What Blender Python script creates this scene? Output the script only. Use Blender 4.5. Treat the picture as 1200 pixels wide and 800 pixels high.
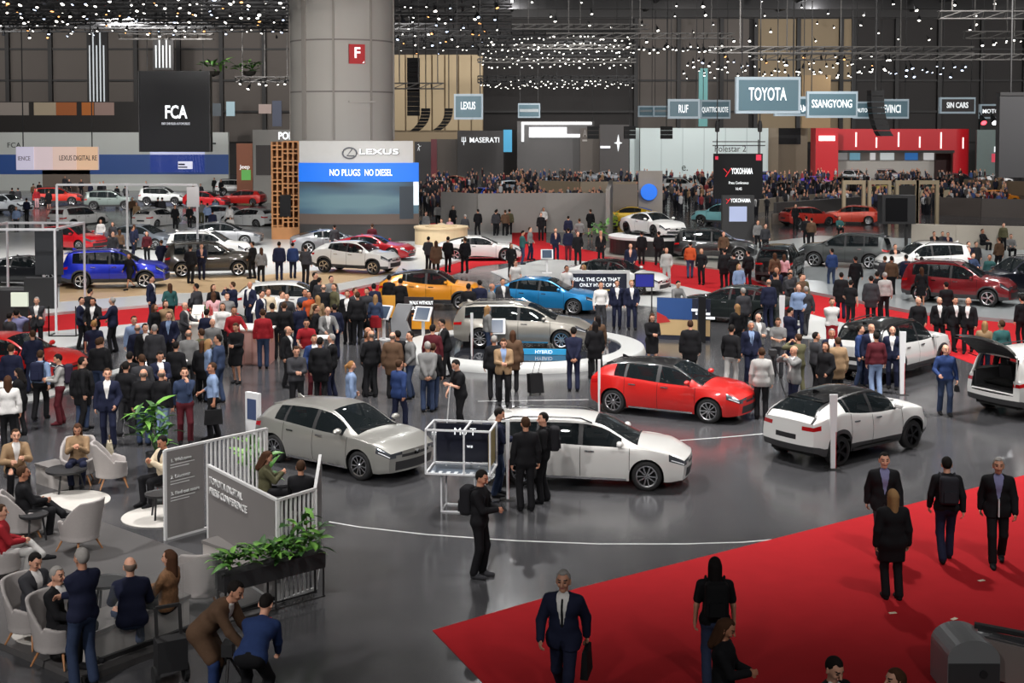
import bpy, bmesh, math, random
import numpy as np
from mathutils import Vector, Matrix, Euler

for o in list(bpy.data.objects): bpy.data.objects.remove(o)
SC = bpy.context.scene
COL = SC.collection
R = math.radians
rnd = random.Random(7)

# ------------------------------------------------------------------ camera
F_PX, HZ, CAM_H, TILT = 1550.0, 148.0, 7.4, R(2.5)      # focal length in px of 1200x800, horizon row, height, tilt
PP = HZ + F_PX*math.tan(TILT)
cam = bpy.data.cameras.new('camera'); CAM = bpy.data.objects.new('camera', cam); COL.objects.link(CAM)
cam.sensor_width = 36.0; cam.lens = F_PX/1200*36.0
cam.shift_y = -(400-PP)/1200
cam.clip_end = 1000; cam.clip_start = 0.1
CAM.location = (0, 0, CAM_H); CAM.rotation_euler = (math.pi/2 - TILT, 0, 0)
SC.camera = CAM
ST, CT = math.sin(TILT), math.cos(TILT)
def ray(px, py):
    a = (px-600)/F_PX; b = (PP-py)/F_PX
    return Vector((a, CT+b*ST, -ST+b*CT))
def G(px, py, z=0.0):                                   # a point of the photograph on the level z
    d = ray(px, py); k = (z-CAM_H)/d.z
    return Vector((d.x*k, d.y*k, z))
def V(px, py, D):                                       # a point at the depth D
    d = ray(px, py); k = D/d.y
    return Vector((d.x*k, D, CAM_H+d.z*k))
def HD(px, py, h=1.80):                                 # where somebody stands whose head top shows at px,py
    p = G(px, py, h); return Vector((p.x, p.y, 0))

# ------------------------------------------------------------------ world, view, lights
w = bpy.data.worlds.new('World'); SC.world = w; w.use_nodes = True
w.node_tree.nodes['Background'].inputs[0].default_value = (0.75, 0.80, 0.90, 1)
w.node_tree.nodes['Background'].inputs[1].default_value = 0.02
SC.view_settings.view_transform = 'Standard'; SC.view_settings.look = 'None'
SC.view_settings.exposure = 0.0; SC.view_settings.gamma = 1.0; SC.view_settings.use_curve_mapping = False
SC.cycles.use_denoising = True
SC.cycles.sample_clamp_indirect = 3.0
SC.cycles.sample_clamp_direct = 0.0
SC.cycles.max_bounces = 6; SC.cycles.transparent_max_bounces = 6
SC.cycles.caustics_reflective = False; SC.cycles.caustics_refractive = False

LAMPS = []
def spot(x, y, z, power, tx=None, ty=None, tz=0.0, size=100, blend=0.8, rad=0.35, col=(1, 0.97, 0.94), name='rig_spot'):
    l = bpy.data.lights.new(name, 'SPOT'); l.energy = power; l.spot_size = R(size); l.spot_blend = blend
    l.shadow_soft_size = rad; l.color = col
    o = bpy.data.objects.new(name, l); COL.objects.link(o); o.location = (x, y, z)
    d = Vector((x if tx is None else tx, y if ty is None else ty, tz)) - Vector((x, y, z))
    o.rotation_euler = d.to_track_quat('-Z', 'Y').to_euler(); LAMPS.append(o); return o
# lamps in the rigs above the stands, pointing down: x, depth, height, watts
for (x, y, z, p) in [
    (-12, 25, 13, 5400), (-3, 31, 13, 7200), (6, 31, 13, 8000), (14, 34, 13, 8500),
    (-13, 40, 14, 5200), (-2, 42, 14, 6200), (8, 43, 14, 6200), (19, 46, 14, 5600),
    (-22, 50, 14, 5200), (-9, 55, 14, 6200), (4, 56, 14, 6200), (15, 58, 14, 5600), (27, 58, 14, 6200),
    (-32, 68, 15, 7500), (-20, 70, 15, 11000), (-8, 74, 15, 11000), (8, 78, 15, 6500), (22, 82, 15, 6500), (38, 74, 15, 7500),
    (-52, 98, 13, 7000), (-32, 112, 13.5, 7500), (0, 106, 13.5, 5500), (24, 112, 13.5, 5500), (52, 108, 13, 5500),
    (-44, 138, 14, 9000), (-6, 150, 14, 7500), (18, 160, 14, 7500), (42, 158, 14, 7500), (70, 158, 14, 7500), (90, 150, 14, 7500), (-10, 126, 13, 4000), (14, 130, 14, 6500), (44, 128, 14, 6500), (72, 126, 14, 6500)]:
    spot(x, y, z, p)
# added fill lamps, thrown forward to brighten faces and walls: x, depth, height, watts, target depth, target height
for (x, y, z, p, ty, tz) in [
    (-13, 4, 12, 6800, 22, 0), (-4, 2, 12, 1500, 22, 0), (8, 2, 12, 1700, 24, 0), (-14, 16, 13, 3000, 34, 1), (-3, 14, 13, 3000, 32, 1), (9, 14, 13, 3000, 34, 1), (20, 22, 13, 3000, 40, 1),
    (-16, 34, 14, 4200, 54, 1), (0, 34, 14, 4200, 54, 1), (16, 36, 14, 4200, 56, 1), (-30, 52, 14, 6500, 74, 2), (-14, 60, 12, 5200, 86, 5), (-6, 66, 11, 2600, 86, 9), (-18, 58, 13, 5200, 92, 14), (6, 58, 14, 6500, 80, 2), (24, 56, 14, 6500, 78, 2),
    (-50, 96, 16, 30000, 152, 5), (-30, 100, 16, 26000, 150, 5), (8, 148, 14, 12000, 192, 6), (32, 148, 14, 24000, 190, 6), (60, 146, 14, 14000, 188, 6), (82, 146, 14, 13000, 188, 6), (-12, 110, 18, 12000, 150, 12),
    (2, 54, 15, 3200, 88, 10), (18, 46, 15, 5000, 74, 10), (30, 66, 15, 7000, 96, 9), (46, 84, 16, 9000, 118, 9), (18, 84, 16, 8000, 112, 9)]:
    spot(x, y, z, p, ty=ty, tz=tz, size=95)
# wash lamps added to brighten the end wall of the hall
for k in range(9):
    spot(-96+24*k, 180, 20, 7500 if k < 5 else 3600, ty=205, tz=12, size=130, col=(1, .95, .9))
# high-bay lamps under the roof
for x in (-84, -42, 0, 42, 84):
    for y in (70, 110, 150, 185):
        l = bpy.data.lights.new('high_bay_lamp', 'POINT'); l.energy = 1500; l.shadow_soft_size = .22
        o = bpy.data.objects.new('high_bay_lamp', l); COL.objects.link(o); o.location = (x, y, 23.2)

# ------------------------------------------------------------------ materials
MATS = {}
def lin(c):
    return tuple((v/12.92 if v <= 0.04045 else ((v+0.055)/1.055)**2.4) for v in c)
def rgb(r, g, b): return lin((r/255, g/255, b/255))
def mat(name, col, rough=0.6, metal=0.0, coat=0.0, emit=0.0, alpha=1.0, noise=0.0, scale=8.0, bump=0.0, spec=0.5, ecol=None):
    if name in MATS: return MATS[name]
    m = bpy.data.materials.new(name); m.use_nodes = True; nt = m.node_tree
    b = nt.nodes['Principled BSDF']
    b.inputs['Base Color'].default_value = (*col, 1); b.inputs['Roughness'].default_value = rough
    b.inputs['Metallic'].default_value = metal; b.inputs['Coat Weight'].default_value = coat
    b.inputs['Coat Roughness'].default_value = 0.04
    b.inputs['Specular IOR Level'].default_value = spec
    if emit: b.inputs['Emission Color'].default_value = (*(ecol or col), 1); b.inputs['Emission Strength'].default_value = emit
    if alpha < 1: b.inputs['Alpha'].default_value = alpha
    if noise or bump:
        n = nt.nodes.new('ShaderNodeTexNoise'); n.inputs['Scale'].default_value = scale; n.inputs['Detail'].default_value = 4
        tc = nt.nodes.new('ShaderNodeTexCoord'); nt.links.new(tc.outputs['Object'], n.inputs['Vector'])
        if noise:
            mx = nt.nodes.new('ShaderNodeMix'); mx.data_type = 'RGBA'
            mx.inputs[6].default_value = (*[v*(1-noise) for v in col], 1); mx.inputs[7].default_value = (*[min(1, v*(1+noise)) for v in col], 1)
            nt.links.new(n.outputs['Fac'], mx.inputs[0]); nt.links.new(mx.outputs[2], b.inputs['Base Color'])
        if bump:
            bp = nt.nodes.new('ShaderNodeBump'); bp.inputs['Strength'].default_value = bump; bp.inputs['Distance'].default_value = 0.02
            nt.links.new(n.outputs['Fac'], bp.inputs['Height']); nt.links.new(bp.outputs[0], b.inputs['Normal'])
    MATS[name] = m; return m
def cloth(r, g, b):
    return mat('cloth_%d_%d_%d' % (r, g, b), rgb(r, g, b), 0.85, noise=0.15, scale=25, spec=0.2)
def plain(r, g, b, rough=0.5):
    return mat('plain_%d_%d_%d_%d' % (r, g, b, rough*100), rgb(r, g, b), rough, noise=0.05, scale=3)
def glow(r, g, b, e):
    m = mat('glow_%d_%d_%d_%d' % (r, g, b, e*100), rgb(r, g, b), 0.4, emit=e); return m

# ------------------------------------------------------------------ mesh helpers
def mesh(name, vs, fs, smooth=False, normals=None):
    me = bpy.data.meshes.new(name)
    me.from_pydata([tuple(v) for v in vs], [], [tuple(f) for f in fs]); me.update()
    if smooth:
        me.polygons.foreach_set('use_smooth', [True]*len(me.polygons))
        if normals is not None: me.normals_split_custom_set_from_vertices([tuple(n) for n in normals])
    return me
def ob(name, me, m=None, parent=None, loc=None, rot=None):
    o = bpy.data.objects.new(name, me); COL.objects.link(o)
    if me is not None and m is not None:
        for mm in (m if isinstance(m, (list, tuple)) else [m]): me.materials.append(mm)
    if parent is not None: o.parent = parent
    if loc is not None: o.location = loc
    if rot is not None: o.rotation_euler = rot if isinstance(rot, (tuple, Euler)) else (0, 0, rot)
    return o
def tag(o, label, cat, group=None, kind=None):
    o['label'] = label; o['category'] = cat
    if group: o['group'] = group
    if kind: o['kind'] = kind
    return o
def thing(name, label, cat, loc=(0, 0, 0), rz=0.0, group=None, rot=None):
    o = bpy.data.objects.new(name, None); COL.objects.link(o); o.location = loc; o.rotation_euler = rot or (0, 0, rz)
    o.empty_display_size = 0.2
    return tag(o, label, cat, group)
def copy_tree(o, parent=None):
    c = o.copy(); COL.objects.link(c); c.parent = parent
    for ch in o.children: copy_tree(ch, c)
    return c
class MB:
    def __init__(s): s.v = []; s.f = []
    def box(s, a, b):
        (x0, y0, z0), (x1, y1, z1) = a, b
        s.hexa([(x0, y0, z0), (x1, y0, z0), (x1, y1, z0), (x0, y1, z0), (x0, y0, z1), (x1, y0, z1), (x1, y1, z1), (x0, y1, z1)]); return s
    def hexa(s, p):
        n = len(s.v); s.v += [tuple(q) for q in p]
        s.f += [tuple(n+i for i in q) for q in ((3, 2, 1, 0), (4, 5, 6, 7), (0, 1, 5, 4), (1, 2, 6, 5), (2, 3, 7, 6), (3, 0, 4, 7))]; return s
    def bar(s, p, q, w, h=None, up=(0, 0, 1)):
        p = Vector(p); q = Vector(q); h = h or w; d = (q-p).normalized(); u = Vector(up)
        if abs(d.dot(u)) > 0.98: u = Vector((0, 1, 0))
        x = d.cross(u).normalized()*w/2; y = x.cross(d).normalized()*h/2
        s.hexa([p-x-y, p+x-y, p+x+y, p-x+y, q-x-y, q+x-y, q+x+y, q-x+y]); return s
    def tube(s, pts, r, n=8, cap=True):
        pts = [Vector(p) for p in pts]; rs = r if isinstance(r, (list, tuple)) else [r]*len(pts); base = len(s.v)
        for i, p in enumerate(pts):
            d = (pts[min(i+1, len(pts)-1)]-pts[max(i-1, 0)]).normalized()
            u = Vector((0, 0, 1)) if abs(d.z) < 0.9 else Vector((1, 0, 0))
            x = d.cross(u).normalized(); y = x.cross(d).normalized()
            for k in range(n):
                a = 2*math.pi*k/n; s.v.append(tuple(p+(x*math.cos(a)+y*math.sin(a))*rs[i]))
        for i in range(len(pts)-1):
            for k in range(n):
                a = base+i*n+k; b = base+i*n+(k+1) % n; s.f.append((a, b, b+n, a+n))
        if cap: s.f.append(tuple(base+k for k in range(n))[::-1]); s.f.append(tuple(base+(len(pts)-1)*n+k for k in range(n)))
        return s
    def lathe(s, prof, n=24, c=(0, 0, 0), axis='z', a0=0.0, a1=2*math.pi):
        base = len(s.v); full = abs(a1-a0-2*math.pi) < 1e-6; m = n if full else n+1
        for k in range(m):
            a = a0+(a1-a0)*k/n; ca, sa = math.cos(a), math.sin(a)
            for (r, z) in prof:
                p = (r*ca, r*sa, z) if axis == 'z' else (r*ca, z, r*sa) if axis == 'y' else (z, r*ca, r*sa)
                s.v.append((p[0]+c[0], p[1]+c[1], p[2]+c[2]))
        q = len(prof)
        for k in range(n):
            k2 = (k+1) % m
            for i in range(q-1):
                s.f.append((base+k*q+i, base+k2*q+i, base+k2*q+i+1, base+k*q+i+1))
        return s
    def prism(s, poly, z0, z1):
        n = len(poly); b = len(s.v)
        s.v += [(p[0], p[1], z0) for p in poly]+[(p[0], p[1], z1) for p in poly]
        s.f.append(tuple(b+i for i in range(n))[::-1]); s.f.append(tuple(b+n+i for i in range(n)))
        for i in range(n): j = (i+1) % n; s.f.append((b+i, b+j, b+n+j, b+n+i))
        return s
    def build(s, name, m, parent=None, loc=None, rot=None, smooth=False):
        me = mesh(name, s.v, s.f, smooth); me.validate()
        if smooth:
            try: me.set_sharp_from_angle(angle=R(40))
            except Exception: pass
        return ob(name, me, m, parent, loc, rot)
def text(body, size, m, parent=None, loc=(0, 0, 0), rot=(math.pi/2, 0, 0), name='lettering', extrude=0.01, align='CENTER', bold=0.0, sx=1.0, width=None):
    c = bpy.data.curves.new(name, 'FONT'); c.body = body; c.size = size; c.align_x = align; c.align_y = 'CENTER'
    c.extrude = extrude; c.offset = bold*size; c.resolution_u = 3; c.space_character = 1.0
    o = bpy.data.objects.new(name, c); COL.objects.link(o)
    dg = bpy.context.evaluated_depsgraph_get(); me = bpy.data.meshes.new_from_object(o.evaluated_get(dg))
    bpy.data.objects.remove(o)
    if width:
        xs = [v.co.x for v in me.vertices]; k = width/max(1e-6, max(xs)-min(xs)); sx = k
    for v in me.vertices: v.co.x *= sx
    o = ob(name, me, m, parent, loc, rot); return o
def struct(name, o):
    o.name = name; o['kind'] = 'structure'; return o
# ------------------------------------------------------------------ the hall
def noisy_floor():
    m = bpy.data.materials.new('hall_floor'); m.use_nodes = True; nt = m.node_tree; b = nt.nodes['Principled BSDF']
    tc = nt.nodes.new('ShaderNodeTexCoord'); n1 = nt.nodes.new('ShaderNodeTexNoise'); n1.inputs['Scale'].default_value = .35; n1.inputs['Detail'].default_value = 6
    n2 = nt.nodes.new('ShaderNodeTexNoise'); n2.inputs['Scale'].default_value = 1.3; n2.inputs['Detail'].default_value = 5
    for n in (n1, n2): nt.links.new(tc.outputs['Object'], n.inputs['Vector'])
    r1 = nt.nodes.new('ShaderNodeMapRange'); r1.inputs[3].default_value = .09; r1.inputs[4].default_value = .27; nt.links.new(n1.outputs[0], r1.inputs[0]); nt.links.new(r1.outputs[0], b.inputs['Roughness'])
    mx = nt.nodes.new('ShaderNodeMix'); mx.data_type = 'RGBA'; mx.inputs[6].default_value = (*rgb(62, 62, 64), 1); mx.inputs[7].default_value = (*rgb(80, 80, 83), 1)
    nt.links.new(n2.outputs[0], mx.inputs[0]); nt.links.new(mx.outputs[2], b.inputs['Base Color']); b.inputs['Specular IOR Level'].default_value = 1.0
    return m
FLOORM = noisy_floor()
struct('floor', MB().box((-160, 4, -.3), (160, 240, 0)).build('floor', FLOORM))
CARPET = mat('red_carpet', rgb(172, 34, 40), .95, noise=.10, scale=2.5, bump=.3, spec=.1)
WHITEF = mat('white_stand_floor', rgb(205, 207, 206), .25, noise=.04, scale=.6)
BEIGEF = mat('wood_stand_floor', rgb(198, 168, 128), .35, noise=.08, scale=1.2)
GREYF = mat('pale_grey_stand_floor', rgb(150, 156, 158), .22, noise=.05, scale=.6)
def slab(name, pts, z0, z1, m, kind='structure'):
    ps = [G(x, y, z1) for x, y in pts]
    o = MB().prism([(p.x, p.y) for p in ps][::-1], z0, z1).build(name, m)
    if kind: o['kind'] = kind
    return o
# carpets and stand floors (named as floor pieces)
slab('floor_carpet', [(507, 738), (600, 711), (680, 688), (840, 648), (1025, 601), (1100, 582), (1230, 549), (1230, 830), (596, 830)], .0, .012, CARPET)
slab('floor_carpet', [(-40, 412-17), (60, 388), (180, 377), (300, 366), (400, 352), (480, 338), (560, 312), (640, 303), (700, 307), (790, 333), (950, 368), (1000, 381), (1060, 396), (1107, 414), (1140, 426), (1230, 452),
     (1230, 376), (1075, 365), (950, 341), (880, 322), (800, 308), (710, 297), (640, 284), (600, 276), (560, 298), (470, 325), (400, 340), (300, 350), (175, 357), (75, 365), (-40, 377)], .0, .010, CARPET)
slab('floor_carpet', [(520, 300), (600, 276), (640, 284), (640, 262), (560, 258), (500, 262)], .0, .009, CARPET)
slab('floor_platform', [(-40, 377), (75, 365), (175, 357), (300, 350), (400, 340), (470, 325), (560, 298), (600, 283), (600, 268), (490, 262), (300, 258), (100, 268), (-40, 275)], .0, .12, WHITEF)
slab('floor_wood', [(70, 353), (200, 343), (310, 341), (400, 331), (462, 319), (470, 309), (400, 314), (300, 323), (200, 320), (70, 333)], .12, .135, BEIGEF)
slab('floor_edge', [(-40, 425), (60, 411), (135, 394), (180, 388), (180, 377), (60, 388), (-40, 395)], .0, .03, WHITEF)
slab('floor_edge', [(-20, 480), (52, 467), (88, 453), (140, 436), (140, 431), (86, 447), (48, 459), (-20, 470)], .0, .03, WHITEF)
slab('floor_white', [(575, 318), (640, 303), (700, 307), (790, 333), (950, 368), (1000, 381), (985, 398), (930, 395), (830, 366), (770, 360), (690, 350), (600, 330)], .0, .02, WHITEF)
slab('floor_platform', [(866, 318), (905, 334), (950, 341), (1075, 365), (1230, 378), (1230, 290), (1100, 280), (960, 276), (880, 285)], .0, .14, GREYF)
slab('floor_platform', [(705, 299), (800, 309), (880, 319), (900, 300), (860, 275), (720, 276)], .0, .10, plain(150, 146, 138, .35))
slab('floor_platform', [(-60, 732), (0, 753), (97, 794), (326, 709), (245, 655), (60, 590), (-60, 610)], .0, .09, mat('lounge_floor', rgb(84, 82, 82), .45, noise=.08, scale=1.5))
def arc_line(pts, w_=.05):
    ps = [G(x, y, .003) for x, y in pts]; m = MB()
    for a, b in zip(ps[:-1], ps[1:]):
        d = (b-a).normalized(); n = Vector((-d.y, d.x, 0))*w_/2; k = len(m.v); m.v += [tuple(a+n), tuple(a-n), tuple(b-n), tuple(b+n)]; m.f.append((k, k+1, k+2, k+3))
    o = m.build('trim_1', plain(205, 205, 205, .35)); o['kind'] = 'structure'; return o
arc_line([(385, 611), (420, 617), (500, 626), (600, 633), (700, 637), (800, 637), (870, 635), (905, 632)])
arc_line([(795, 516), (850, 512), (905, 507), (960, 501), (1000, 494)])
arc_line([(560, 470), (620, 469), (690, 468)])
# back walls and ceiling
HALLW = mat('hall_cladding', rgb(92, 86, 82), .8, noise=.06, scale=.3)
DARKW = mat('dark_wall', rgb(48, 46, 46), .85, noise=.08, scale=.3)
STEEL = mat('dark_steel', rgb(34, 33, 34), .6)
TANW = mat('tan_wall', rgb(142, 126, 102), .8, noise=.05, scale=.2)
DB = 205
def back_wall():
    L, Rr = V(-40, 100, DB).x, V(1240, 100, DB).x; o = MB().box((L, DB, 0), (Rr, DB+.6, 26)).build('wall_back', DARKW); o['kind'] = 'structure'
    # cladding sheets with recessed joints, and dark posts, left of the pillar and right of it
    for seg, m_ in (((-40, 345), HALLW), ((745, 880), HALLW), ((885, 1000), TANW), ((1000, 1240), DARKW)):
        x = seg[0]
        while x < seg[1]:
            x2 = min(x+50, seg[1]); a, b = V(x, 100, DB-.35).x, V(x2, 100, DB-.35).x
            for z0, z1 in ((5.0, 9.6), (9.75, 14.4), (14.55, 19.2), (19.35, 25.0)): MB().box((a+.35, DB-.35, z0), (b-.35, DB, z1)).build('cladding_sheet', m_, o)
            MB().box((a-.3, DB-.9, 0), (a+.3, DB, 25.5)).build('post', STEEL, o); x = x2
    for k in range(4): MB().box((L, DB-.7, 9.62+4.8*k-.1), (Rr, DB-.1, 9.72+4.8*k+.1)).build('rail', STEEL, o)
    return o
WB = back_wall()
for nm, x in (('wall_left', -135), ('wall_right', 135)):
    o = MB().box((x-.5, 0, 0), (x+.5, DB+1, 26)).build(nm, DARKW); o['kind'] = 'structure'
CEIL = struct('ceiling', MB().box((-140, 30, 26), (140, DB+1, 26.6)).build('ceiling', mat('black_ceiling', rgb(20, 20, 21), .9)))
for k in range(11):
    y = 60+14*k; MB().box((-135, y-.25, 23.8), (135, y+.25, 26)).build('ceiling_beam', STEEL, CEIL)
for k in range(13):
    x = -120+20*k; MB().box((x-.2, 40, 24.6), (x+.2, DB, 26)).build('ceiling_beam', STEEL, CEIL)
# tan panelled block behind the pillar
tb = MB().box((V(461, 100, 196).x, 196, 0), (V(566, 100, 196).x, 199, V(500, 64, 196).z)).build('wall_tan', TANW); tb['kind'] = 'structure'
xs_ = [461, 475, 490, 506, 521, 537, 552, 566]
for a, b in zip(xs_[:-1], xs_[1:]): MB().box((V(a, 0, 195.8).x+.12, 195.7, 6.8), (V(b, 0, 195.8).x-.12, 196, V(500, 64.6, 196).z)).build('panel', mat('tan_panel', rgb(168, 150, 120), .7, noise=.06, scale=.2), tb)
# the great concrete pillar
CONC = mat('pale_concrete', rgb(168, 164, 158), .75, noise=.07, scale=.25)
PD = 92; pc = V(401, 100, PD).x; pr_ = 59.5*PD/F_PX
pil = MB(); pil.lathe([(pr_, 0), (pr_, 26.0)], 64, (pc, PD, 0)); PIL = struct('wall_pillar', pil.build('wall_pillar', CONC, smooth=True))
for py in (46, 107, -20):
    z = V(400, py, PD-pr_).z; m = MB().lathe([(pr_-.02, z-.05), (pr_+.03, z-.05), (pr_+.03, z+.05), (pr_-.02, z+.05)], 64, (pc, PD, 0)); m.build('joint', mat('joint_grey', rgb(118, 114, 110), .8), PIL, smooth=False)
for a in (-178, -128, -92, -50, -2):
    ca, sa = math.cos(R(a)), math.sin(R(a)); p = Vector((pc+ca*(pr_+.05), PD+sa*(pr_+.05), 0)); wd = .35 if a in (-128,) else .12
    MB().bar((p.x, p.y, 6.5), (p.x, p.y, 26), wd, .12, up=(ca, sa, 0)).build('rib', mat('rib_grey', rgb(146, 141, 135), .75), PIL)
MB().bar((pc+2.6, PD-pr_*.76-.1, V(450, 119, 88).z), (pc+.9, PD-pr_*.98-.1, V(430, 119, 88).z), .12).build('pipe', CONC, PIL)
# ------------------------------------------------------------------ cars
def pchip(xs, ys, x):
    xs = np.asarray(xs, float); ys = np.asarray(ys, float); h = np.diff(xs); d = np.diff(ys)/h; n = len(xs)
    m = np.zeros(n); m[0] = d[0]; m[-1] = d[-1]
    for i in range(1, n-1):
        if d[i-1]*d[i] > 0:
            w1 = 2*h[i]+h[i-1]; w2 = h[i]+2*h[i-1]; m[i] = (w1+w2)/(w1/d[i-1]+w2/d[i])
    x = np.clip(np.asarray(x, float), xs[0], xs[-1]); i = np.clip(np.searchsorted(xs, x)-1, 0, n-2)
    t = (x-xs[i])/h[i]; t2 = t*t; t3 = t2*t
    return (2*t3-3*t2+1)*ys[i]+(t3-2*t2+t)*h[i]*m[i]+(-2*t3+3*t2)*ys[i+1]+(t3-t2)*h[i]*m[i+1]
def cur(pts): 
    xs = [p[0] for p in pts]; ys = [p[1] for p in pts]
    return lambda x: pchip(xs, ys, x)
# every body: profile points (x, z) from tail to nose, x = 0 midway between the axles
CARS = {
 'hatch': dict(wb=2.64, rw=.325, ra=.375, w=.895, zs=.20,
   top=[(-2.12,.95),(-2.04,1.04),(-1.72,1.25),(-1.46,1.335),(-.9,1.405),(-.25,1.435),(.22,1.395),(1.12,1.0),(1.25,.965),(1.75,.90),(2.1,.80),(2.25,.70)],
   belt=[(-2.12,.92),(-1.6,1.01),(-1.1,.985),(-.5,.945),(.3,.90),(1.12,.905),(1.7,.84),(2.1,.73),(2.25,.66)],
   rail=[(-2.12,.66),(-1.6,.54),(-.6,.57),(.25,.56),(1.12,.70),(1.5,.76),(2.25,.66)],
   plan=[(-2.12,.78),(-1.8,.86),(-1.3,.895),(1.3,.895),(1.8,.87),(2.25,.76)],
   cowl=1.12, rfront=.25, rrear=-1.48, doors=(.96,-.08,-1.0), win=(.80,-1.30), rgl=(-1.53,-2.0), spoiler=True, clad=0),
 'wagon': dict(wb=2.70, rw=.325, ra=.375, w=.895, zs=.20,
   top=[(-2.36,.90),(-2.33,1.02),(-2.12,1.32),(-1.98,1.385),(-1.2,1.44),(-.3,1.455),(.2,1.41),(1.14,1.0),(1.27,.965),(1.8,.90),(2.13,.80),(2.28,.70)],
   belt=[(-2.36,.88),(-1.8,.95),(-.8,.93),(.3,.90),(1.14,.905),(1.7,.84),(2.13,.73),(2.28,.66)],
   rail=[(-2.36,.68),(-1.9,.60),(-.6,.60),(.2,.58),(1.14,.70),(1.5,.76),(2.28,.66)],
   plan=[(-2.36,.78),(-2.0,.86),(-1.3,.895),(1.3,.895),(1.8,.87),(2.28,.76)],
   cowl=1.14, rfront=.2, rrear=-2.0, doors=(.98,-.08,-1.02), win=(.80,-1.92), rgl=(-2.06,-2.30), spoiler=True, clad=0, rails=True),
 'crossover': dict(wb=2.64, rw=.345, ra=.41, w=.91, zs=.27,
   top=[(-2.16,1.04),(-2.06,1.12),(-1.70,1.31),(-1.32,1.44),(-.7,1.53),(-.15,1.555),(.28,1.51),(1.05,1.13),(1.18,1.09),(1.75,1.02),(2.08,.90),(2.2,.80)],
   belt=[(-2.16,1.0),(-1.6,1.13),(-1.15,1.17),(-.75,1.10),(-.2,1.03),(.3,1.0),(1.05,1.02),(1.7,.96),(2.08,.84),(2.2,.74)],
   rail=[(-2.16,.72),(-1.6,.56),(-.6,.54),(.3,.55),(1.05,.70),(1.5,.78),(2.2,.68)],
   plan=[(-2.16,.74),(-1.85,.86),(-1.32,.915),(-.5,.86),(.4,.86),(1.3,.91),(1.8,.88),(2.2,.72)],
   cowl=1.05, rfront=.3, rrear=-1.30, doors=(.92,-.12,-.92), win=(.72,-1.10), rgl=(-1.36,-1.98), spoiler=True, clad=.09),
 'suv': dict(wb=2.69, rw=.36, ra=.425, w=.925, zs=.28,
   top=[(-2.28,1.02),(-2.25,1.12),(-2.05,1.50),(-1.92,1.60),(-1.2,1.675),(-.3,1.69),(.2,1.64),(1.02,1.20),(1.16,1.155),(1.8,1.09),(2.16,.98),(2.28,.86)],
   belt=[(-2.28,1.0),(-1.8,1.10),(-.8,1.06),(.3,1.03),(1.02,1.09),(1.75,1.03),(2.16,.90),(2.28,.80)],
   rail=[(-2.28,.74),(-1.9,.65),(-.6,.645),(.2,.62),(1.02,.74),(1.5,.80),(2.28,.72)],
   plan=[(-2.28,.82),(-2.0,.89),(-1.35,.925),(1.35,.925),(1.85,.90),(2.28,.80)],
   cowl=1.02, rfront=.2, rrear=-1.95, doors=(.90,-.15,-1.05), win=(.72,-1.72), rgl=(-2.0,-2.22), spoiler=True, clad=.10, rails=True),
 'sedan': dict(wb=2.82, rw=.335, ra=.385, w=.92, zs=.20,
   top=[(-2.42,.90),(-2.3,1.02),(-2.0,1.07),(-1.85,1.10),(-1.05,1.39),(-.7,1.43),(-.2,1.445),(.2,1.40),(1.16,1.0),(1.3,.965),(1.9,.89),(2.28,.78),(2.42,.68)],
   belt=[(-2.42,.84),(-2.2,.97),(-1.5,.985),(-.8,.955),(.3,.91),(1.16,.905),(1.8,.83),(2.28,.71),(2.42,.63)],
   rail=[(-2.42,.70),(-1.95,.72),(-1.0,.59),(-.6,.58),(.2,.57),(1.16,.72),(1.6,.78),(2.42,.66)],
   plan=[(-2.42,.78),(-2.1,.87),(-1.4,.92),(1.4,.92),(1.95,.88),(2.42,.74)],
   cowl=1.16, rfront=.2, rrear=-1.02, doors=(1.0,-.08,-1.05), win=(.82,-1.40), rgl=(-1.08,-1.86), spoiler=False, clad=0),
 'coupe': dict(wb=2.80, rw=.355, ra=.40, w=.95, zs=.16,
   top=[(-2.36,.86),(-2.28,.96),(-2.0,1.02),(-1.3,1.20),(-.7,1.31),(-.25,1.34),(.1,1.31),(.98,.97),(1.1,.94),(1.8,.86),(2.2,.74),(2.38,.60)],
   belt=[(-2.36,.80),(-2.1,.92),(-1.4,.97),(-.8,.91),(.2,.87),(.98,.88),(1.7,.82),(2.2,.68),(2.38,.54)],
   rail=[(-2.36,.70),(-1.9,.66),(-1.0,.55),(-.3,.54),(.1,.54),(.98,.72),(1.5,.80),(2.38,.66)],
   plan=[(-2.36,.82),(-2.0,.91),(-1.4,.95),(-.3,.89),(.5,.90),(1.4,.94),(1.95,.90),(2.38,.74)],
   cowl=.98, rfront=.1, rrear=-.75, doors=(.86,-.55,None), win=(.66,-1.05), rgl=(-.82,-1.85), spoiler=False, clad=0),
}
FR = [0, .1, .22, .4, .58, .76, .9, 1.0]
GR = [.04, .35, .68, .9, 1.0]
RR = [.93, .78, .52, .26, 0]
def sstep(a, b, x):
    t = np.clip((x-a)/(b-a), 0, 1); return t*t*(3-2*t)
GLASS = mat('car_glass', (.012, .016, .018), .02, alpha=.72, spec=.8)
BLACKPL = mat('black_plastic', (.02, .02, .022), .55)
UNDER = mat('underbody_black', (.006, .006, .006), .9)
TYRE = mat('tyre_rubber', (.012, .012, .013), .75)
ALLOY = mat('alloy_rim', (.62, .63, .65), .25, metal=1)
DARKRIM = mat('dark_rim', (.06, .06, .065), .3, metal=1)
CHROME = mat('chrome', (.8, .8, .82), .12, metal=1)
HEADL = mat('headlight_lens', (.12, .13, .15), .08, metal=.5, coat=1); CLAD = mat('grey_cladding', rgb(62, 62, 64), .6); DRL = mat('light_guide', rgb(235, 238, 242), .2)
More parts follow.
